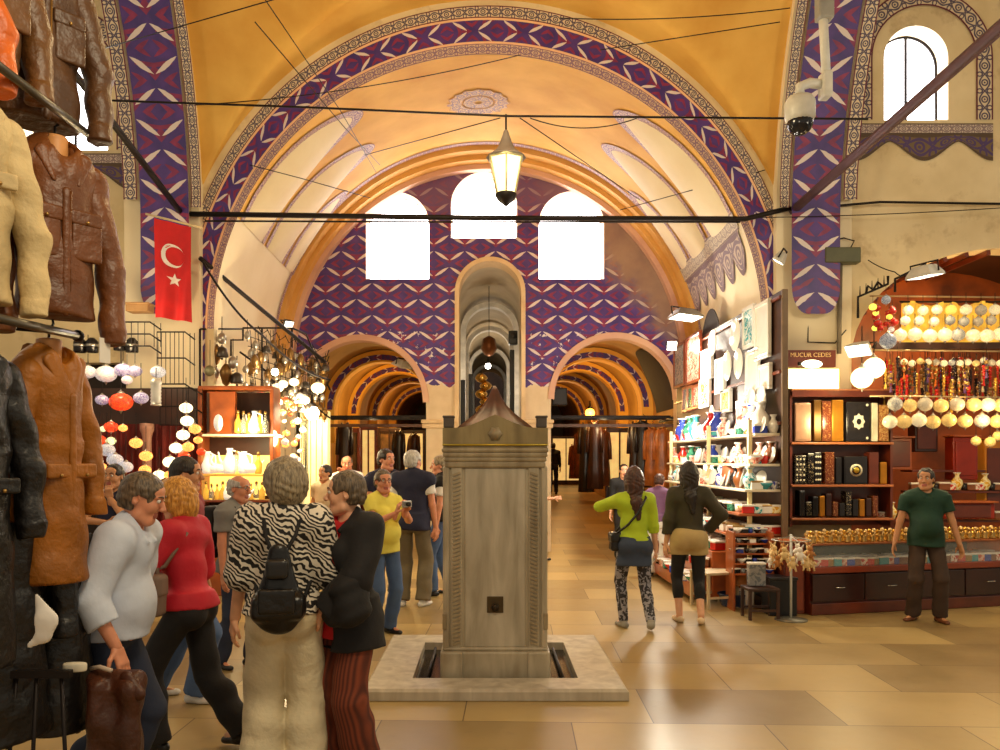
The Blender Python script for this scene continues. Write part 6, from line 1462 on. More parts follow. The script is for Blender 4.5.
for si, (z, nm_, dep, ya, yb) in enumerate(SH):
    tag(MB().box((BX-dep/2, (ya+yb)/2, z), (dep, yb-ya, .03), bev=.008).build('shelf_board', WSH if si < 3 else WOODO), '%s pale shelf from above on the plate stall' % nm_ if si < 3 else '%s wooden shelf from above on the plate stall' % nm_, 'shelf')
    n = 22 if si < 4 else 24
    for i in range(n):
        for row in range(2 if si > 0 else 1):
            c = rnd.choice(['white', 'blue', 'blue', 'teal', 'white', 'red', 'yellow', 'cobalt', 'scarlet', 'turq', 'pink', 'brown', 'white', 'green', 'black']); kd = rnd.choice([0, 1, 2, 3, 4, 4] if si < 3 else [1, 1, 2, 3, 3])
            y = ya+.12+(yb-ya-.2)*i/(n-1); crock(kd, c, (BX-dep+.10+row*.2+rnd.uniform(-.01, .02), y, z+.016), '%s %s, %s from the near end, %s row, %s plate stall shelf' % (CN[c], KINDS[kd][0], ORD[i] if i < 20 else 'twenty-%s' % ORD[i-20], 'front' if row == 0 else 'rear', nm_), 'crockery on the %s shelf' % nm_, .98 if kd != 0 else 1.08)
ei = 0
for si, (z, nm_, dep, ya, yb) in enumerate(SH):
    n = int(dep/.11)
    for i in range(n):
        c = ['white', 'teal', 'blue', 'yellow', 'scarlet', 'turq', 'white', 'pink'][(i*3+si) % 8]; kd = [0, 4, 2, 1, 3][(i+si) % 5] if si < 3 else 3
        crock(kd, c, (BX-.06-.105*i, ya+.06, z+.016), '%s %s, %s from the board on the near end of the %s shelf' % (CN[c], KINDS[kd][0], ORD[i], nm_), 'crockery at the shelf ends', .9)
t = thing('tiered_stand', 'tiered wooden stand of small dark and white wares beside the toy animals', 'stand', (3.02, 9.12, 0))
for k in range(5): MB().box((0, .05*k, .42+.11*k), (.44, .08, .02), bev=.004).build('tier', WOODO, t)
for sx in (-1, 1): MB().box((sx*.22, .12, .45), (.025, .30, .90), bev=.005).build('side', WOODO, t)
for k in range(5):
    for i in range(6):
        c = ['black', 'grey', 'black', 'white', 'black', 'cobalt'][(i+k*2) % 6]; crock([3, 2, 1][(i+k) % 3], c, (3.02-.19+.076*i, 9.12+.05*k, .43+.11*k), '%s %s, %s along tier %s of the tiered stand' % (CN[c], KINDS[[3, 2, 1][(i+k) % 3]][0], ORD[i], ['one', 'two', 'three', 'four', 'five'][k]), 'wares on the tiered stand', .52)
for z, ya, yb in ((1.5, 9.42, 13.6),):
    for y, lab in ((9.45, 'pale upright post at the near end of the plate stall shelves'), (11.2, 'cream upright post in the middle of the plate stall'), (13.5, 'pale upright post at the far end of the plate stall')):
        tag(MB().box((BX-.33, y, 1.1), (.05, .05, 2.2), bev=.01).build('shelf_post', M('cream_post', (236, 216, 160), .5)), lab, 'post')
for i, (px, py, c, lab) in enumerate(((682, 432, 'cobalt', 'round blue vase'), (690, 428, 'green', 'green vase'), (696, 437, 'turq', 'turquoise vase'), (711, 438, 'scarlet', 'bright red vase'), (717, 440, 'cobalt', 'violet blue vase'), (752, 430, 'blue', 'blue painted vase'), (760, 432, 'white', 'white vase'), (745, 432, 'pink', 'pink vase'))):
    Y = min(14.3, 3.25*F/(px-VX)); crock(0, c, (3.25, Y, 2.04), '%s standing %s from the street end along the top shelf edge' % (lab, ORD[i]), 'big vases on the top shelf', 1.55)
t = thing('brass_bell', 'big brass bell at the near end of the top shelf', 'bell', (3.22, 9.75, 2.04)); MB().lathe([(.10, 0), (.105, .01), (.075, .06), (.06, .16), (.03, .2), (.012, .22)], n=16).build('body', BRASS, t); MB().ball((0, 0, .235), .02).build('knob', BRASS, t)
t = thing('clay_pot', 'orange clay pot hanging in the middle of the shelves', 'pot', PX(731, 474, 10.4)); MB().lathe([(0, -.12), (.06, -.12), (.12, -.02), (.11, .08), (.075, .12), (.085, .15), (.075, .15)], n=18).build('body', M('terracotta', (190, 104, 62), .6), t); MB().tube([(-.08, 0, .14), (0, 0, .34), (.08, 0, .14)], .006, 6).build('cord', IRON, t)
bulb_lamp('flood_bulb', PX(696, 433, 13.2), .10, 'starry white glaring lamp between the vases of the plate stall', (255, 250, 236), 26, 70, WHITE)
bulb_lamp('flood_bulb', PX(710, 468, 12.3), .10, 'blown out white lamp behind the head of the woman in olive', (255, 246, 220), 26, 70, WHITE)
bulb_lamp('flood_bulb', PX(709, 578, 10.9), .06, 'white glare lamp low down on the bench of the plate stall', (255, 248, 226), 26, 18, WHITE)
# sloping display steps and baskets before the shelves
t = thing('display_steps', 'stepped wooden display in front of the plate stall shelves', 'display', (2.85, 11.3, 0))
for k in range(3): MB().box((-.12*k+.05, 0, .28-.10*k+.06), (.42, 3.4-.1*k, .56-.20*k), bev=.01).build('step', WOODO, t)
cols = ['red', 'pink', 'yellow', 'white', 'blue', 'scarlet', 'gold', 'teal', 'brown', 'green', 'cobalt', 'black']
for row, (x, z) in enumerate(((2.98, .625), (2.80, .625), (2.62, .425), (2.50, .22))):
    for i in range(17):
        y = 9.75+.19*i; c = cols[(i*5+row*3+rnd.randrange(3)) % 12]; kd = (i+row) % 3 and 3 or 1
        crock(kd, c, (x, y, z), '%s %s, %s from the near end, %s row of the stepped display' % (CN[c], KINDS[kd][0], ORD[i], ['rear', 'second', 'third', 'lowest'][row]), 'trinkets on the stepped display', 1.0)
def basket(p, r, h, lab, mat):
    t = thing('basket', lab, 'basket', p); MB().lathe([(0, 0), (r*.75, 0), (r*.8, .01)]+[(r*(.8+.2*i/8)+.006*(i % 2), .01+h*i/8) for i in range(9)]+[(r*.96, h), (r*.75, .03)], n=22).build('bowl', mat, t); MB().tube([(r*1.0*math.cos(2*PI*i/24), r*1.0*math.sin(2*PI*i/24), h) for i in range(25)], .012, 6).build('rim', mat, t); return t
basket(GX(733, 606)+Vector((0, 0, 0.005)), .17, .14, 'dark blue round basin on the floor beside the small table', M('navy_enamel', (36, 50, 80), .35))
t = thing('woven_hat', 'round orange brown woven hat on the low display', 'hat', PX(740, 577, 9.3)); MB().lathe([(.13, -.02), (.13, -.01), (.075, .0), (.07, .05), (.05, .08), (0, .085)], n=20, rot=Matrix.Rotation(.7, 3, 'X')).build('crown', M('straw', (176, 110, 52), .7), t); MB().tube([Matrix.Rotation(.7, 3, 'X')@Vector((.13*math.cos(2*PI*i/20), .13*math.sin(2*PI*i/20), -.015)) for i in range(21)], .008, 6).build('brim', M('straw', (176, 110, 52), .7), t)
def table(p, w_, d_, h_, lab, mat, name='small_table', rz=0):
    t = thing(name, lab, 'table', p, rz); MB().box((0, 0, h_-.015), (w_, d_, .03), bev=.006).build('top', mat, t)
    for sx in (-1, 1):
        for sy in (-1, 1): MB().box((sx*(w_/2-.02), sy*(d_/2-.02), h_/2-.015), (.03, .03, h_-.03)).build('leg', mat, t)
    for sy in (-1, 1): MB().box((0, sy*(d_/2-.02), h_*.3), (w_-.06, .02, .025)).build('stretcher', mat, t)
    return t
table(GX(760, 618), .34, .30, .34, 'small dark brown table at the corner of the plate stall', WOODD)
t2 = GX(759, 617); t = thing('parcel', 'upright pale striped parcel on the small dark table', 'parcel', (t2.x-.03, t2.y, .345)); MB().box((0, 0, .12), (.18, .10, .24), bev=.008).build('box', CER['grey'], t); MB().box((0, 0, .245), (.185, .105, .02), bev=.004).build('lid', CER['white'], t)
table(GX(714, 606), .42, .40, .42, 'pale low bench glowing under the lamp of the plate stall', M('pale_bench', (206, 186, 150), .4), 'low_bench', .3)
t = thing('black_crate', 'black crate standing on the floor behind the small table', 'crate', GX(779, 614)); t.location.z = .002; MB().box((0, 0, .20), (.30, .28, .40), bev=.01).build('box', BLACK, t); MB().box((0, 0, .41), (.32, .30, .03), bev=.008).build('rim', M('soft_black_leather', (30, 28, 28), .3), t)
for i, (px, py, c) in enumerate(((742, 607, 'grey'), (751, 609, 'white'), (747, 600, 'grey'))):
    t = thing('stacked_box', ['grey carton beside the blue basin', 'white carton under the small table', 'second grey carton behind the blue basin'][i], 'box', GX(px, py)+Vector((0, .1*i, .0))); MB().box((0, 0, .10), (.10, .12, .20), bev=.006).build('box', CER[c], t); MB().box((0, 0, .205), (.104, .124, .014), bev=.003).build('lid', CER['white'], t)
# keyring stand with little cream animals
st = GX(791, 620); t = thing('keyring_stand', 'slim white pole stand with round base hung with cream toy animals', 'stand', st); MB().lathe([(.17, 0), (.17, .012), (.05, .025), (.02, .03)], n=24).build('base', M('grey_metal_base', (120, 116, 104), .4, .4), t); MB().tube([(0, 0, .03), (0, 0, .92)], .013, 10).build('pole', WP, t)
MB().tube([(.20*math.cos(2*PI*i/24), .20*math.sin(2*PI*i/24), .86) for i in range(25)], .006, 6).build('ring', SILV, t)
for k in range(4): MB().tube([(0, 0, .90), (.2*math.cos(k*PI/2), .2*math.sin(k*PI/2), .86)], .005, 5).build('spoke', SILV, t)
PL = M('cream_plush', (226, 196, 140), .9, bs=.4, bscale=60); PLW = M('white_plush', (236, 230, 220), .9, bs=.4, bscale=60); PLT = M('tan_plush', (176, 116, 60), .9)
def mk_toy(mat):
    t = thing('toy_animal', None, 'toy'); MB().ball((0, 0, -.09), .032, sz=1.3).build('body', mat, t); MB().ball((0, -.012, -.035), .024).build('head', mat, t)
    for s_ in (-1, 1): MB().tube([(s_*.012, 0, -.02), (s_*.03, 0, .012)], [.008, .004], 6).build('ear', mat, t); MB().tube([(s_*.018, -.005, -.11), (s_*.03, -.02, -.155)], [.012, .009], 6).build('leg', mat, t); MB().tube([(s_*.025, 0, -.075), (s_*.05, -.015, -.10)], [.010, .007], 6).build('arm', mat, t)
    MB().tube([(0, 0, -.012), (0, 0, .04)], .002, 5).build('loop', IRON, t); return t
series([lambda: mk_toy(PL), lambda: mk_toy(PLW), lambda: mk_toy(PLT)], [((st.x+.20*math.cos(2*PI*i/16+.1), st.y+.20*math.sin(2*PI*i/16+.1), .82-(i % 2)*.10), [0, 0, 1, 0, 2][i % 5]) for i in range(16)], lambda i, k: ['cream', 'white', 'tan'][k]+' plush toy animal dangling on the keyring stand', 'toy animals on the keyring stand', 1.15)
# ---------------------------------------------------------------- lamp shop on the other side of the stained pier
SHW_, SHD = M('shop_red_wood', (104, 40, 18), .35, var=.3, vs=3, coat=.3), M('drawer_dark_wood', (52, 20, 14), .3, var=.25, vs=3, coat=.3)
struct(MB().box((6.9, 12.1, 2.2), (4.6, .1, 4.8)).build('wall_shop_back', M('amber_back_wall', (150, 72, 24), .5, var=.4, vs=2)))
for x in (4.70, 9.0): struct(MB().box((x, 11.4, 2.2), (.1, 1.3, 4.8)).build('wall_shop_side', SHW_))
mm = MB(); ap = [(6.75+2.05*math.cos(PI*i/24), 3.05+1.5*math.sin(PI*i/24)) for i in range(25)]; mm.ribbon([(x, YF+.3, z) for x, z in ap], [(x, 12.2, z) for x, z in ap], flip=True); struct(mm.build('ceiling_shop', WOODD))
for i in range(9):
    a = PI*(.5+.42*(i+.5)/9) ; x, z = 6.75+2.0*math.cos(a), 3.05+1.44*math.sin(a); struct(MB().box((x, 11.3, z-.03), (.05, 1.5, .06), rot=Matrix.Rotation(-(a-PI/2), 3, 'Y')).build('ceiling_batten', SHW_))
# shelf unit on the pier
a0, b0 = PX(790, 390, 10.15), PX(890, 520, 10.15); W = b0.x-a0.x
t = thing('shelf_unit', 'red brown shelf unit on the pier stacked with inlaid boxes', 'shelf unit', ((a0.x+b0.x)/2, 10.3, 0))
MB().box((0, .12, 1.75), (W, .03, 1.75)).build('back_panel', SHW_, t)
for z in (2.60, 1.93, 1.395, .975): MB().box((0, -.05, z), (W+.02, .36, .03), bev=.006).build('shelf', M('shelf_edge_wood', (176, 104, 60), .35), t)
for sx in (-1, 1): MB().box((sx*W/2, -.03, 1.75), (.03, .32, 1.75)).build('side_panel', SHW_, t)
MB().box((0, -.22, 2.555), (W, .02, .08)).build('fascia', SHW_, t)
INL = ceramic('inlay_black', (24, 18, 16), (200, 180, 140), 60, .62); INLB = ceramic('inlay_brown', (104, 48, 22), (190, 140, 80), 50, .6); PEARL = M('pearl_inlay', (232, 226, 200), .25)
def inbox(p, size, mat, lab, deco=None, group='inlaid boxes on the shelf unit'):
    t = thing('inlaid_box', lab, 'box', p, 0, group); w_, d_, h_ = size; MB().box((0, 0, h_/2), size, bev=.008).build('case', mat, t)
    MB().box((0, -d_/2-.003, h_*.5), (w_*.9, .006, h_*.9), bev=.003).build('front_panel', mat, t)
    if deco == 'diamond':
        n = 16; pts = [(w_*.26*(1 if i % 2 == 0 else .78)*math.cos(2*PI*i/n), -d_/2-.006, h_/2+w_*.34*(1 if i % 2 == 0 else .78)*math.sin(2*PI*i/n)) for i in range(n)]; MB().poly(pts, (0, -.006, 0)).build('star_inlay', PEARL, t)
        MB().poly([(w_*.10*math.cos(2*PI*i/8), -d_/2-.012, h_/2+w_*.13*math.sin(2*PI*i/8)) for i in range(8)], (0, -.004, 0)).build('dark_centre', M('black_solid', (30, 26, 28), .2), t)
        for sx, sz in ((1, .08), (1, .92)): MB().ball((sx*w_*.36, -d_/2-.005, h_*sz), .018, sy=.4).build('corner_stud', PEARL, t)
    if deco == 'disc':
        MB().lathe([(0, 0), (.075, 0), (.08, .006), (0, .008)], (0, -d_/2-.004, h_/2), 24, rot=Matrix.Rotation(PI/2, 3, 'X')).build('pearl_ring', PEARL, t); MB().lathe([(0, 0), (.055, 0), (.055, .004)], (0, -d_/2-.012, h_/2), 20, rot=Matrix.Rotation(PI/2, 3, 'X')).build('dark_ring', M('black_solid', (30, 26, 28), .2), t); MB().lathe([(0, 0), (.038, 0), (.036, .006), (0, .007)], (0, -d_/2-.016, h_/2), 18, rot=Matrix.Rotation(PI/2, 3, 'X')).build('gold_centre', M('gilt', (196, 168, 60), .35, .6), t)
    if deco == 'dots':
        for i in range(5):
            for j in range(3): MB().ball((-w_*.3+w_*.3*j, -d_/2-.005, h_*(.14+.18*i)), .014, sy=.4, n=6, m=5).build('stud', PEARL, t)
    return t
def sb(px0, px1, y0, y1, mat, lab, deco=None, Y=10.08, d=.16):
    p = PX((px0+px1)/2, y1, Y+d/2); a = (px1-px0)/F*Y; h = (y1-y0)/F*Y; inbox((p.x, Y+d/2, p.z), (a*.96, d, h), mat, lab, deco)
sb(792, 809, 403, 441.5, M('silver_pink_box', (196, 150, 120), .25, .5), 'silvery pink tall box at the start of the top row'); sb(811, 819, 400, 441.5, M('dark_gold_spine', (110, 74, 22), .3, .5), 'dark gold spine box in the top row'); sb(819, 829, 401, 441.5, INLB, 'brown patterned box in the top row'); sb(829, 841, 400, 441.5, M('bright_gold_spine', (190, 126, 36), .3, .6), 'bright gold box in the top row'); sb(843, 868, 402, 441.5, M('black_solid', (30, 26, 28), .2), 'large black game box with pearl star inlay', 'diamond'); sb(869, 875, 403, 441.5, PEARL, 'narrow pale pearl strip box in the top row'); sb(876, 886, 405, 441.5, ceramic('beaded_gold', (210, 170, 100), (130, 60, 30), 70, .5), 'beaded golden box at the end of the top row')
sb(792, 804, 455, 484, INL, 'black and white chequered box in the second row', 'dots'); sb(805, 812, 453, 484, INL, 'black speckled box in the second row'); sb(812, 819, 452, 484, M('black_solid', (30, 26, 28), .2), 'black box with pearl studs in the second row', 'dots'); sb(822, 832, 452, 484, INLB, 'reddish inlaid box in the second row'); sb(833, 839, 457, 484, M('black_solid', (30, 26, 28), .2), 'narrow black box left of the disc box in the second row'); sb(841, 865, 456, 484, M('black_solid', (30, 26, 28), .2), 'large black game box with round gold disc inlay', 'disc'); sb(866, 876, 452, 484, SHW_, 'plain red wood box in the second row'); sb(877, 884, 462, 484, M('bright_gold_spine', (190, 126, 36), .3, .6), 'small gold box at the end of the second row')
for i in range(12):
    x = 797+6.6*i; sb(x, x+5.6, rnd.uniform(490, 503), 516.2, [M('black_solid', (30, 26, 28), .2), INLB, SHD, M('bright_gold_spine', (190, 126, 36), .3, .6), M('black_solid', (30, 26, 28), .2), INL][i*5 % 6], '%s dark slim box along the third row of the shelf unit' % ORD[i])
# sign and light box
a0 = PX(788, 350, 10.2); b0 = PX(836, 367, 10.2); t = thing('shop_sign', 'dark red shop sign with pale lettering above the light box', 'sign', ((a0.x+b0.x)/2, 10.2, (a0.z+b0.z)/2)); MB().box((0, .03, 0), (b0.x-a0.x, .06, a0.z-b0.z), bev=.006).build('board', M('sign_red', (104, 38, 20), .5), t)
fc_ = bpy.data.curves.new('lettering', 'FONT'); fc_.body = 'MUCUR CEDES'; fc_.size = .078; fc_.extrude = .004; fc_.align_x = 'CENTER'; fc_.materials.append(M('sign_letters', (232, 190, 130), .5)); fo = bpy.data.objects.new('sign_text', fc_); C.objects.link(fo); bpy.context.view_layer.update(); me_ = bpy.data.meshes.new_from_object(fo.evaluated_get(bpy.context.evaluated_depsgraph_get())); bpy.data.objects.remove(fo); fo = bpy.data.objects.new('lettering', me_); C.objects.link(fo); fo.parent = t; fo.location = (-.02, -.006, .02); fo.rotation_euler = (PI/2, 0, 0)
a0 = PX(788, 367, 10.15); b0 = PX(842, 390, 10.15); t = thing('light_box', 'glaring cream light box under the shop sign', 'light box', ((a0.x+b0.x)/2, 10.2, (a0.z+b0.z)/2)); MB().box((0, .05, 0), (b0.x-a0.x, .1, a0.z-b0.z), bev=.008).build('case', M('cream_case', (230, 200, 130), .5), t); MB().box((0, -.005, 0), (b0.x-a0.x-.05, .02, a0.z-b0.z-.04)).build('lit_face', M('lit_face', (255, 238, 178), .4, var=0, emit=3.2), t)
t = thing('spot_lamp', 'small glaring lamp in front of the shop sign', 'lamp', PX(812, 364, 10.0)); MB().ball((0, 0, 0), .05, sx=2.6).build('tube', M('glow_tube', (255, 240, 190), .4, var=0, emit=10), t); MB().box((0, .06, .01), (.3, .06, .05), bev=.01).build('holder', IRON, t)
for i, (px, py, r) in enumerate(((874, 368, 10.5), (862, 378, 10.5))): ball_lamp('globe', M('glow_globe', (255, 238, 180), .4, var=0, emit=2.4), PX(px, py, 9.7), r/F*9.7, ['upper glowing cream globe beside the sign', 'lower glowing cream globe beside the sign'][i], 'glowing globes beside the sign', 1.0)
# hanging ball lamps
CRK = [mosaic('crackle_cream', [(250, 236, 190), (236, 214, 150), (255, 246, 214), (220, 196, 130)], .55, 34), mosaic('crackle_gold', [(236, 196, 110), (250, 220, 140), (210, 160, 80)], .42, 34), mosaic('crackle_grey', [(206, 190, 160), (170, 156, 136), (230, 214, 180)], .2, 34), mosaic('crackle_yellow', [(255, 206, 70), (255, 226, 120)], .9, 30), mosaic('crackle_spotted', [(236, 226, 200), (60, 60, 70), (220, 206, 170), (90, 110, 140)], .3, 40)]
CKN = ['cream', 'golden', 'greyish', 'yellow', 'dark spotted']
ROWS = [('top', 310, [908, 923, 937, 951, 966, 981, 995], 5.4, [0, 0, 0, 3, 0, 2, 0]), ('second', 321, [905, 919, 934, 950, 964, 978, 991], 5.0, [0, 0, 0, 4, 4, 2, 2]), ('third', 335, [900, 915, 930, 945, 958, 973, 987, 1000], 6.6, [0, 0, 0, 0, 4, 0, 0, 0]), ('fifth', 405, [895, 910, 925, 941, 957, 974, 988, 1001], 7.0, [4, 1, 2, 1, 2, 1, 0, 1]), ('lowest', 421, [890, 904, 919, 933, 949, 965, 982, 997], 7.2, [0, 1, 0, 1, 1, 1, 4, 1])]
for nm_, py, xs, r, ks in ROWS:
    for i, (px, k) in enumerate(zip(xs, ks)):
        Y = 9.75+.12*(py < 330)-.1*(py > 400)+.05*(i % 2); ball_lamp('C%d' % k, CRK[k], PX(px, py+rnd.uniform(-1, 1), Y), r/F*Y*rnd.uniform(.95, 1.05), '%s crackle ball lamp, %s from the pier in the %s row' % (CKN[k], ORD[i], nm_), 'ball lamps, %s row' % nm_, .95, .12)
for i in range(13):
    k = [0, 0, 1, 0, 2, 0, 4][i % 7]; Y = 9.9; ball_lamp('C%d' % k, CRK[k], PX(904+8*i, 362+rnd.uniform(-1.5, 1.5), Y), 3.4/F*Y, 'small %s ball, %s from the pier in the fourth row' % (CKN[k], ORD[i]), 'ball lamps, fourth row', .95, .12)
for i, (px, py, r) in enumerate(((976, 441, 4.8), (990, 442, 5.2), (998, 436, 5))): ball_lamp('C1', CRK[1], PX(px, py, 9.8), r/F*9.8, 'low hanging golden ball, %s under the lowest row of the lamp shop' % ORD[i], 'low hanging balls', .95, .12)
for y, lab, Y in ((296, 'upper thin pale rod of the lamp shop', 9.95), (350, 'lower thin pale rod of the lamp shop', 9.85), (396, 'hidden lower rod carrying the big balls', 9.75)): tag(MB().tube([PX(870, y, Y), PX(1015, y+1.5, Y)], .011, 8).build('hanging_rod', M('pale_rod', (206, 176, 130), .35, .5)), lab, 'rod')
tag(MB().box((PX(945, 345, 10.0).x, 10.0, PX(945, 346, 10.0).z), (1.75, .06, .09), bev=.01).build('dark_beam', WOODD), 'dark beam behind the lower rod of the lamp shop', 'beam')
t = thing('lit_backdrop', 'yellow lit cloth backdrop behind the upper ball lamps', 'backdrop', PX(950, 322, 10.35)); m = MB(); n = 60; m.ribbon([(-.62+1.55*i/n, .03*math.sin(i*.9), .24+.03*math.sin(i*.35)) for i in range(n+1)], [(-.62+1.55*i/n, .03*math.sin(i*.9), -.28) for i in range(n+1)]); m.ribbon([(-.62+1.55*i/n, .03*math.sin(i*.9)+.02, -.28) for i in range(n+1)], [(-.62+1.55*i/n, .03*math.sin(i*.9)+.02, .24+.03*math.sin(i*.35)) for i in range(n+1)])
m.build('cloth', M('yellow_lit_cloth', (250, 180, 60), .6, var=.5, vs=7, emit=.6), t); MB().tube([(-.65, 0, .26), (.95, 0, .26)], .012, 6).build('pole', IRON, t)  # lamp glow on the cloth put in as emission
# tangle of beads and tassels between the rods and the big balls
def mk_bead(mat, kind):
    t = thing('bead_string', None, 'beads'); zs = [0, -.035, -.068, -.10, -.13]
    for i, z in enumerate(zs): MB().ball((0, 0, z), .021-.0015*i if kind == 0 else [.012, .026, .014, .022, .010][i], n=8, m=6).build('bead', mat if i % 2 == 0 or kind == 0 else BRASS, t)
    MB().tube([(0, 0, .02), (0, 0, .14)], .003, 5).build('thread', IRON, t); MB().lathe([(.006, -.15), (.018, -.22), (.004, -.22)], n=6).build('tassel', mat, t); return t
bm_ = [(M('bead_red', (196, 34, 24), .25), 'red'), (M('bead_cream', (236, 206, 150), .3), 'cream'), (M('bead_dark', (40, 24, 30), .2), 'dark'), (M('bead_orange', (220, 110, 30), .3), 'orange'), (M('bead_gold', (220, 170, 70), .25, .5), 'golden'), (M('bead_violet', (110, 70, 120), .25), 'violet')]
spots = []
for i in range(150): spots.append((PX(rnd.uniform(884, 1003), rnd.uniform(358, 392), rnd.uniform(9.8, 10.3)), rnd.randrange(6)))
series([(lambda k=k: mk_bead(bm_[k][0], k % 2)) for k in range(6)], spots, lambda i, k: 'small %s bead string with tassel in the dense curtain of the lamp shop' % bm_[k][1], 'bead strings of the lamp shop', 1.1)
for i in range(16):
    px, py = 884+rnd.uniform(-12, 12), 318+rnd.uniform(-12, 12)
    k = rnd.choice(['red', 'red', 'red', 'white', 'yellow']); ball_lamp('T'+k, dict(red=M('bead_red', (196, 34, 24), .25), white=MOS['white'], yellow=MOS['yellow'])[k], PX(px, py, 9.45+rnd.uniform(0, .25)), rnd.uniform(2.6, 4.4)/F*9.5, 'small %s bauble in the bunch at the pier end of the lamp shop' % k, 'baubles in the red bunch', .9, .12)
for i, (px, py, r, lab) in enumerate(((888, 341, 8, 'blue and white swirled glass ball under the red baubles'), (886, 300, 4.5, 'small blue glass ball above the red baubles'))): ball_lamp('bluew', mosaic('mosaic_bluewhite', [(226, 230, 236), (70, 90, 130), (200, 206, 216), (40, 56, 90)], .25, 40), PX(px, py, 9.4), r/F*9.4, lab, None, 1.0, .12)
t = thing('iron_bracket', 'wrought iron scroll bracket on the pier beside the lamp shop', 'bracket', PX(857, 300, 9.9)); O = t.location
for pts in (((858, 318, 9.9), (858, 297, 9.9), (888, 284, 9.9), (888, 276, 9.9)), ((895, 292, 9.9), (895, 279, 9.9), (926, 264, 9.9)), ((866, 293, 9.9), (868, 286, 9.9), (873, 290, 9.9), (878, 282, 9.9), (882, 286, 9.9))): MB().tube([PX(*p)-O for p in pts], .016, 6).build('bar', IRON, t)
for i in range(5): MB().tube([PX(860+6*i, 296-2.6*i, 9.9)-O, PX(860+6*i, 286-2.6*i, 9.9)-O], [.010, .003], 6).build('spike', IRON, t)
t = thing('green_fixture', 'dark green metal box fixed on the pier beside the tile foot', 'fixture', PX(841, 256, 10.3)); MB().box((0, 0, 0), (.46, .14, .20), bev=.015).build('case', M('olive_green_metal', (84, 84, 56), .5), t); MB().tube([(.0, .02, -.1), (.0, .06, -1.25)], .03, 8).build('conduit', M('grey_conduit', (120, 108, 90), .5), t); MB().tube([(.12, 0, .1), (.18, .02, .2), (.05, .03, .24), (-.15, .05, .2)], .009, 6).build('cable', IRON, t)
cable([PX(808, 300, 10.4), PX(808, 342, 10.4), PX(835, 343, 10.4), PX(846, 330, 10.4)], .008, 'thin black cable stapled on the stained pier above the sign')
cable([PX(868, 260, 10.4), PX(895, 272, 10.2), PX(905, 276, 9.9)], .007, 'thin cable from the green fixture to the floodlight', .02)
# red shelves and boxes in the depth of the shop
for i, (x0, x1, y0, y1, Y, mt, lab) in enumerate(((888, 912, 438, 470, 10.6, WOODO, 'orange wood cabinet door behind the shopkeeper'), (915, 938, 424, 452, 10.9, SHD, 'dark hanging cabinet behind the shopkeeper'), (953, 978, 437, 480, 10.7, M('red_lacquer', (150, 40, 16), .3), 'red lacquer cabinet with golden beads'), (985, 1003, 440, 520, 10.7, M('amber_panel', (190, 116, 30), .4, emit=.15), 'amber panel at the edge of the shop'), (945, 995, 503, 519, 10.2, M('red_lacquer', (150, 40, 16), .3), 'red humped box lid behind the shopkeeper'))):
    a0, b0 = PX(x0, y0, Y), PX(x1, y1, Y); t = thing('shop_cabinet', lab, 'cabinet', ((a0.x+b0.x)/2, Y, b0.z)); W, H = b0.x-a0.x, a0.z-b0.z; MB().box((0, .1, H/2), (W, .2, H), bev=.012).build('body', mt, t); MB().box((0, -.005, H/2), (W*.82, .02, H*.8), bev=.008).build('panel', SHW_ if i != 2 else mt, t); MB().box((0, .08, H+.012), (W+.04, .26, .025), bev=.006).build('cornice', WOODO, t)
for y, x0, x1, Y in ((470, 912, 1004, 10.7), (491, 912, 1004, 10.6), (520, 880, 1004, 10.3)): shelf(x0, x1, y, Y, {470: 'upper', 491: 'middle', 520: 'lower'}[y]+' red shelf behind the shopkeeper', SHW_, .3)
sp = [(PX(915+7*i, 490, 10.62), i % 4) for i in range(13)]+[(PX(884+7.5*i, 519, 10.32), (i+1) % 4) for i in range(16)]
series([lambda: mk_tin('brown'), lambda: mk_tin('red'), lambda: mk_vase('yellow'), lambda: mk_cup('black')], sp, lambda i, k: '%s, %s along the %s red shelf behind the shopkeeper' % (['brown box', 'red box', 'yellow vase', 'black cup'][k], ORD[i if i < 13 else i-13], 'middle' if i < 13 else 'lower'), 'wares behind the shopkeeper', .9)
# counter with drawers and glass case
A = Vector((3.58, 8.80, 0)); B = Vector((6.2, 9.42, 0)); L = (B-A).length; ang = math.atan2(B.y-A.y, B.x-A.x)
t = thing('shop_counter', 'long red wooden counter with dark drawers and a glass case on top', 'counter', A, ang)
MB().box((L/2, .38, .065), (L, .70, .13), bev=.01).build('plinth', SHW_, t); MB().box((L/2, .40, .29), (L, .66, .36)).build('carcass', SHW_, t); MB().box((L/2, .37, .50), (L+.02, .74, .07), bev=.01).build('rail', M('counter_rail_wood', (140, 56, 26), .3, coat=.3), t)
dw = L/4
for k in range(4):
    d = MB().box((dw*(k+.5), .045, .30), (dw-.015, .05, .30), bev=.008).build('drawer', SHD, t); MB().tube([(dw*(k+.5)-.06, .0, .305), (dw*(k+.5)-.05, -.012, .305), (dw*(k+.5)+.05, -.012, .305), (dw*(k+.5)+.06, .0, .305)], .006, 6).build('handle', M('chrome_tube', (190, 188, 180), .2, .9), d)
GLS = M('case_glass', (226, 236, 230), .03, var=0); GLS.node_tree.nodes['Principled BSDF'].inputs['Alpha'].default_value = .10
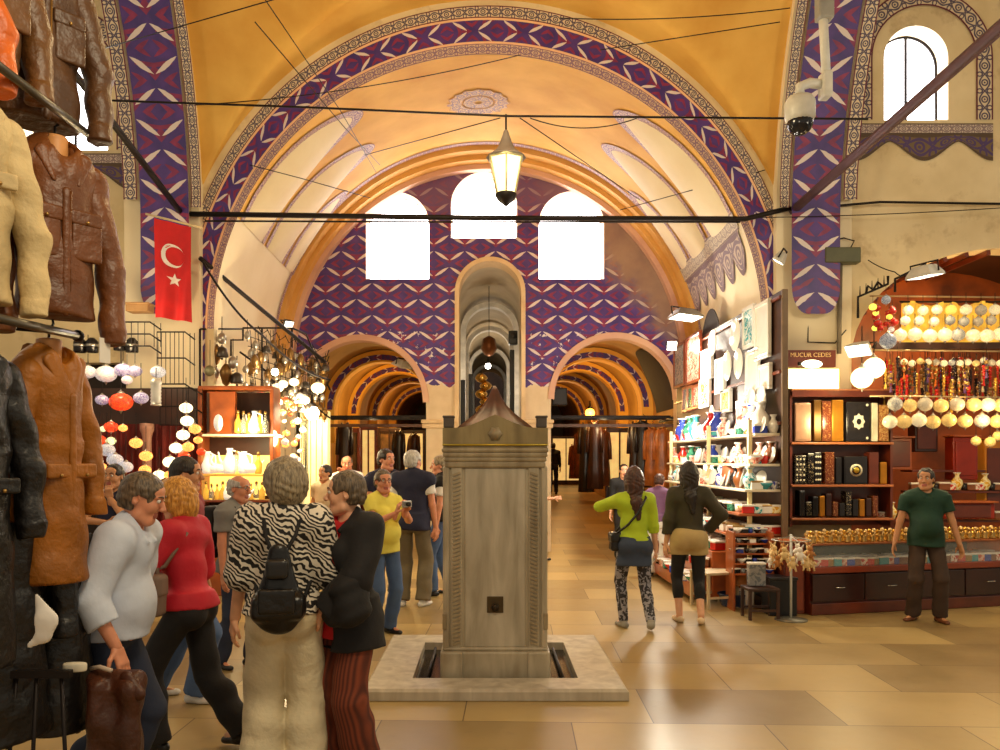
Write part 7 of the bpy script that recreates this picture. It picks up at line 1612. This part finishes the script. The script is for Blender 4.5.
MB().box((L/2, .02, .655), (L, .008, .24)).build('glass_front', GLS, t); MB().box((L/2, .37, .785), (L+.02, .74, .02), bev=.004).build('glass_top', M('counter_top_wood', (150, 84, 40), .3), t); MB().box((L/2, .70, .655), (L, .02, .24)).build('case_back', SHD, t)
for f in (0, .5, 1): MB().box((L*f, .03, .655), (.025, .025, .24)).build('case_post', M('counter_rail_wood', (140, 56, 26), .3, coat=.3), t)
t = thing('side_cabinet', 'plain red wooden cabinet beside the counter end', 'cabinet', (A.x-.16, A.y+.30, 0)); MB().box((0, 0, .40), (.24, .34, .80), bev=.012).build('body', SHW_, t); MB().box((0, -.175, .40), (.20, .015, .72), bev=.005).build('door', M('counter_rail_wood', (140, 56, 26), .3, coat=.3), t); MB().box((0, 0, .81), (.26, .36, .025), bev=.006).build('top', WOODO, t)
Rz = Matrix.Rotation(ang, 3, 'Z'); oc = lambda x, y, z: A+Rz@Vector((x, y, z))
sp = []
for row in range(2):
    for i in range(30): sp.append((oc(.08+i*(L-.16)/29, .10+.2*row, .535+.0*row), (i*3+row) % 7))
bxm = ['red', 'cobalt', 'turq', 'scarlet', 'brown', 'pink', 'gold']
series([(lambda c=c: mk_tin(c)) for c in bxm], sp, lambda i, k: '%s trinket box, %s from the pier, %s row inside glass case' % (CN[bxm[k]], (ORD+['twenty-'+o for o in ORD])[i % 30], 'front' if i < 30 else 'rear'), 'trinket boxes in the glass case', .82)
sp = []
for i in range(72): sp.append((oc(.05+i*(L-.1)/71, .08+.2*(i % 3)/2, .797), i % 3))
def mk_fig(mat):
    t = thing('brass_figurine', None, 'figurine'); MB().lathe([(.03, 0), (.032, .008), (.018, .02), (.026, .045), (.014, .07)], n=10).build('body', mat, t); MB().ball((0, 0, .085), .017, n=8, m=6).build('head', mat, t); MB().tube([(-.02, 0, .05), (-.045, 0, .06), (-.04, 0, .075)], .006, 5).build('arm', mat, t); return t
series([lambda: mk_fig(BRASS), lambda: mk_fig(M('bead_gold', (220, 170, 70), .25, .5)), lambda: mk_fig(M('bead_cream', (236, 206, 150), .3))], sp, lambda i, k: ['little brass figurine', 'little bright gold figurine', 'little cream figurine'][k]+' in the row along the counter top', 'figurines along the counter top', 1.25)
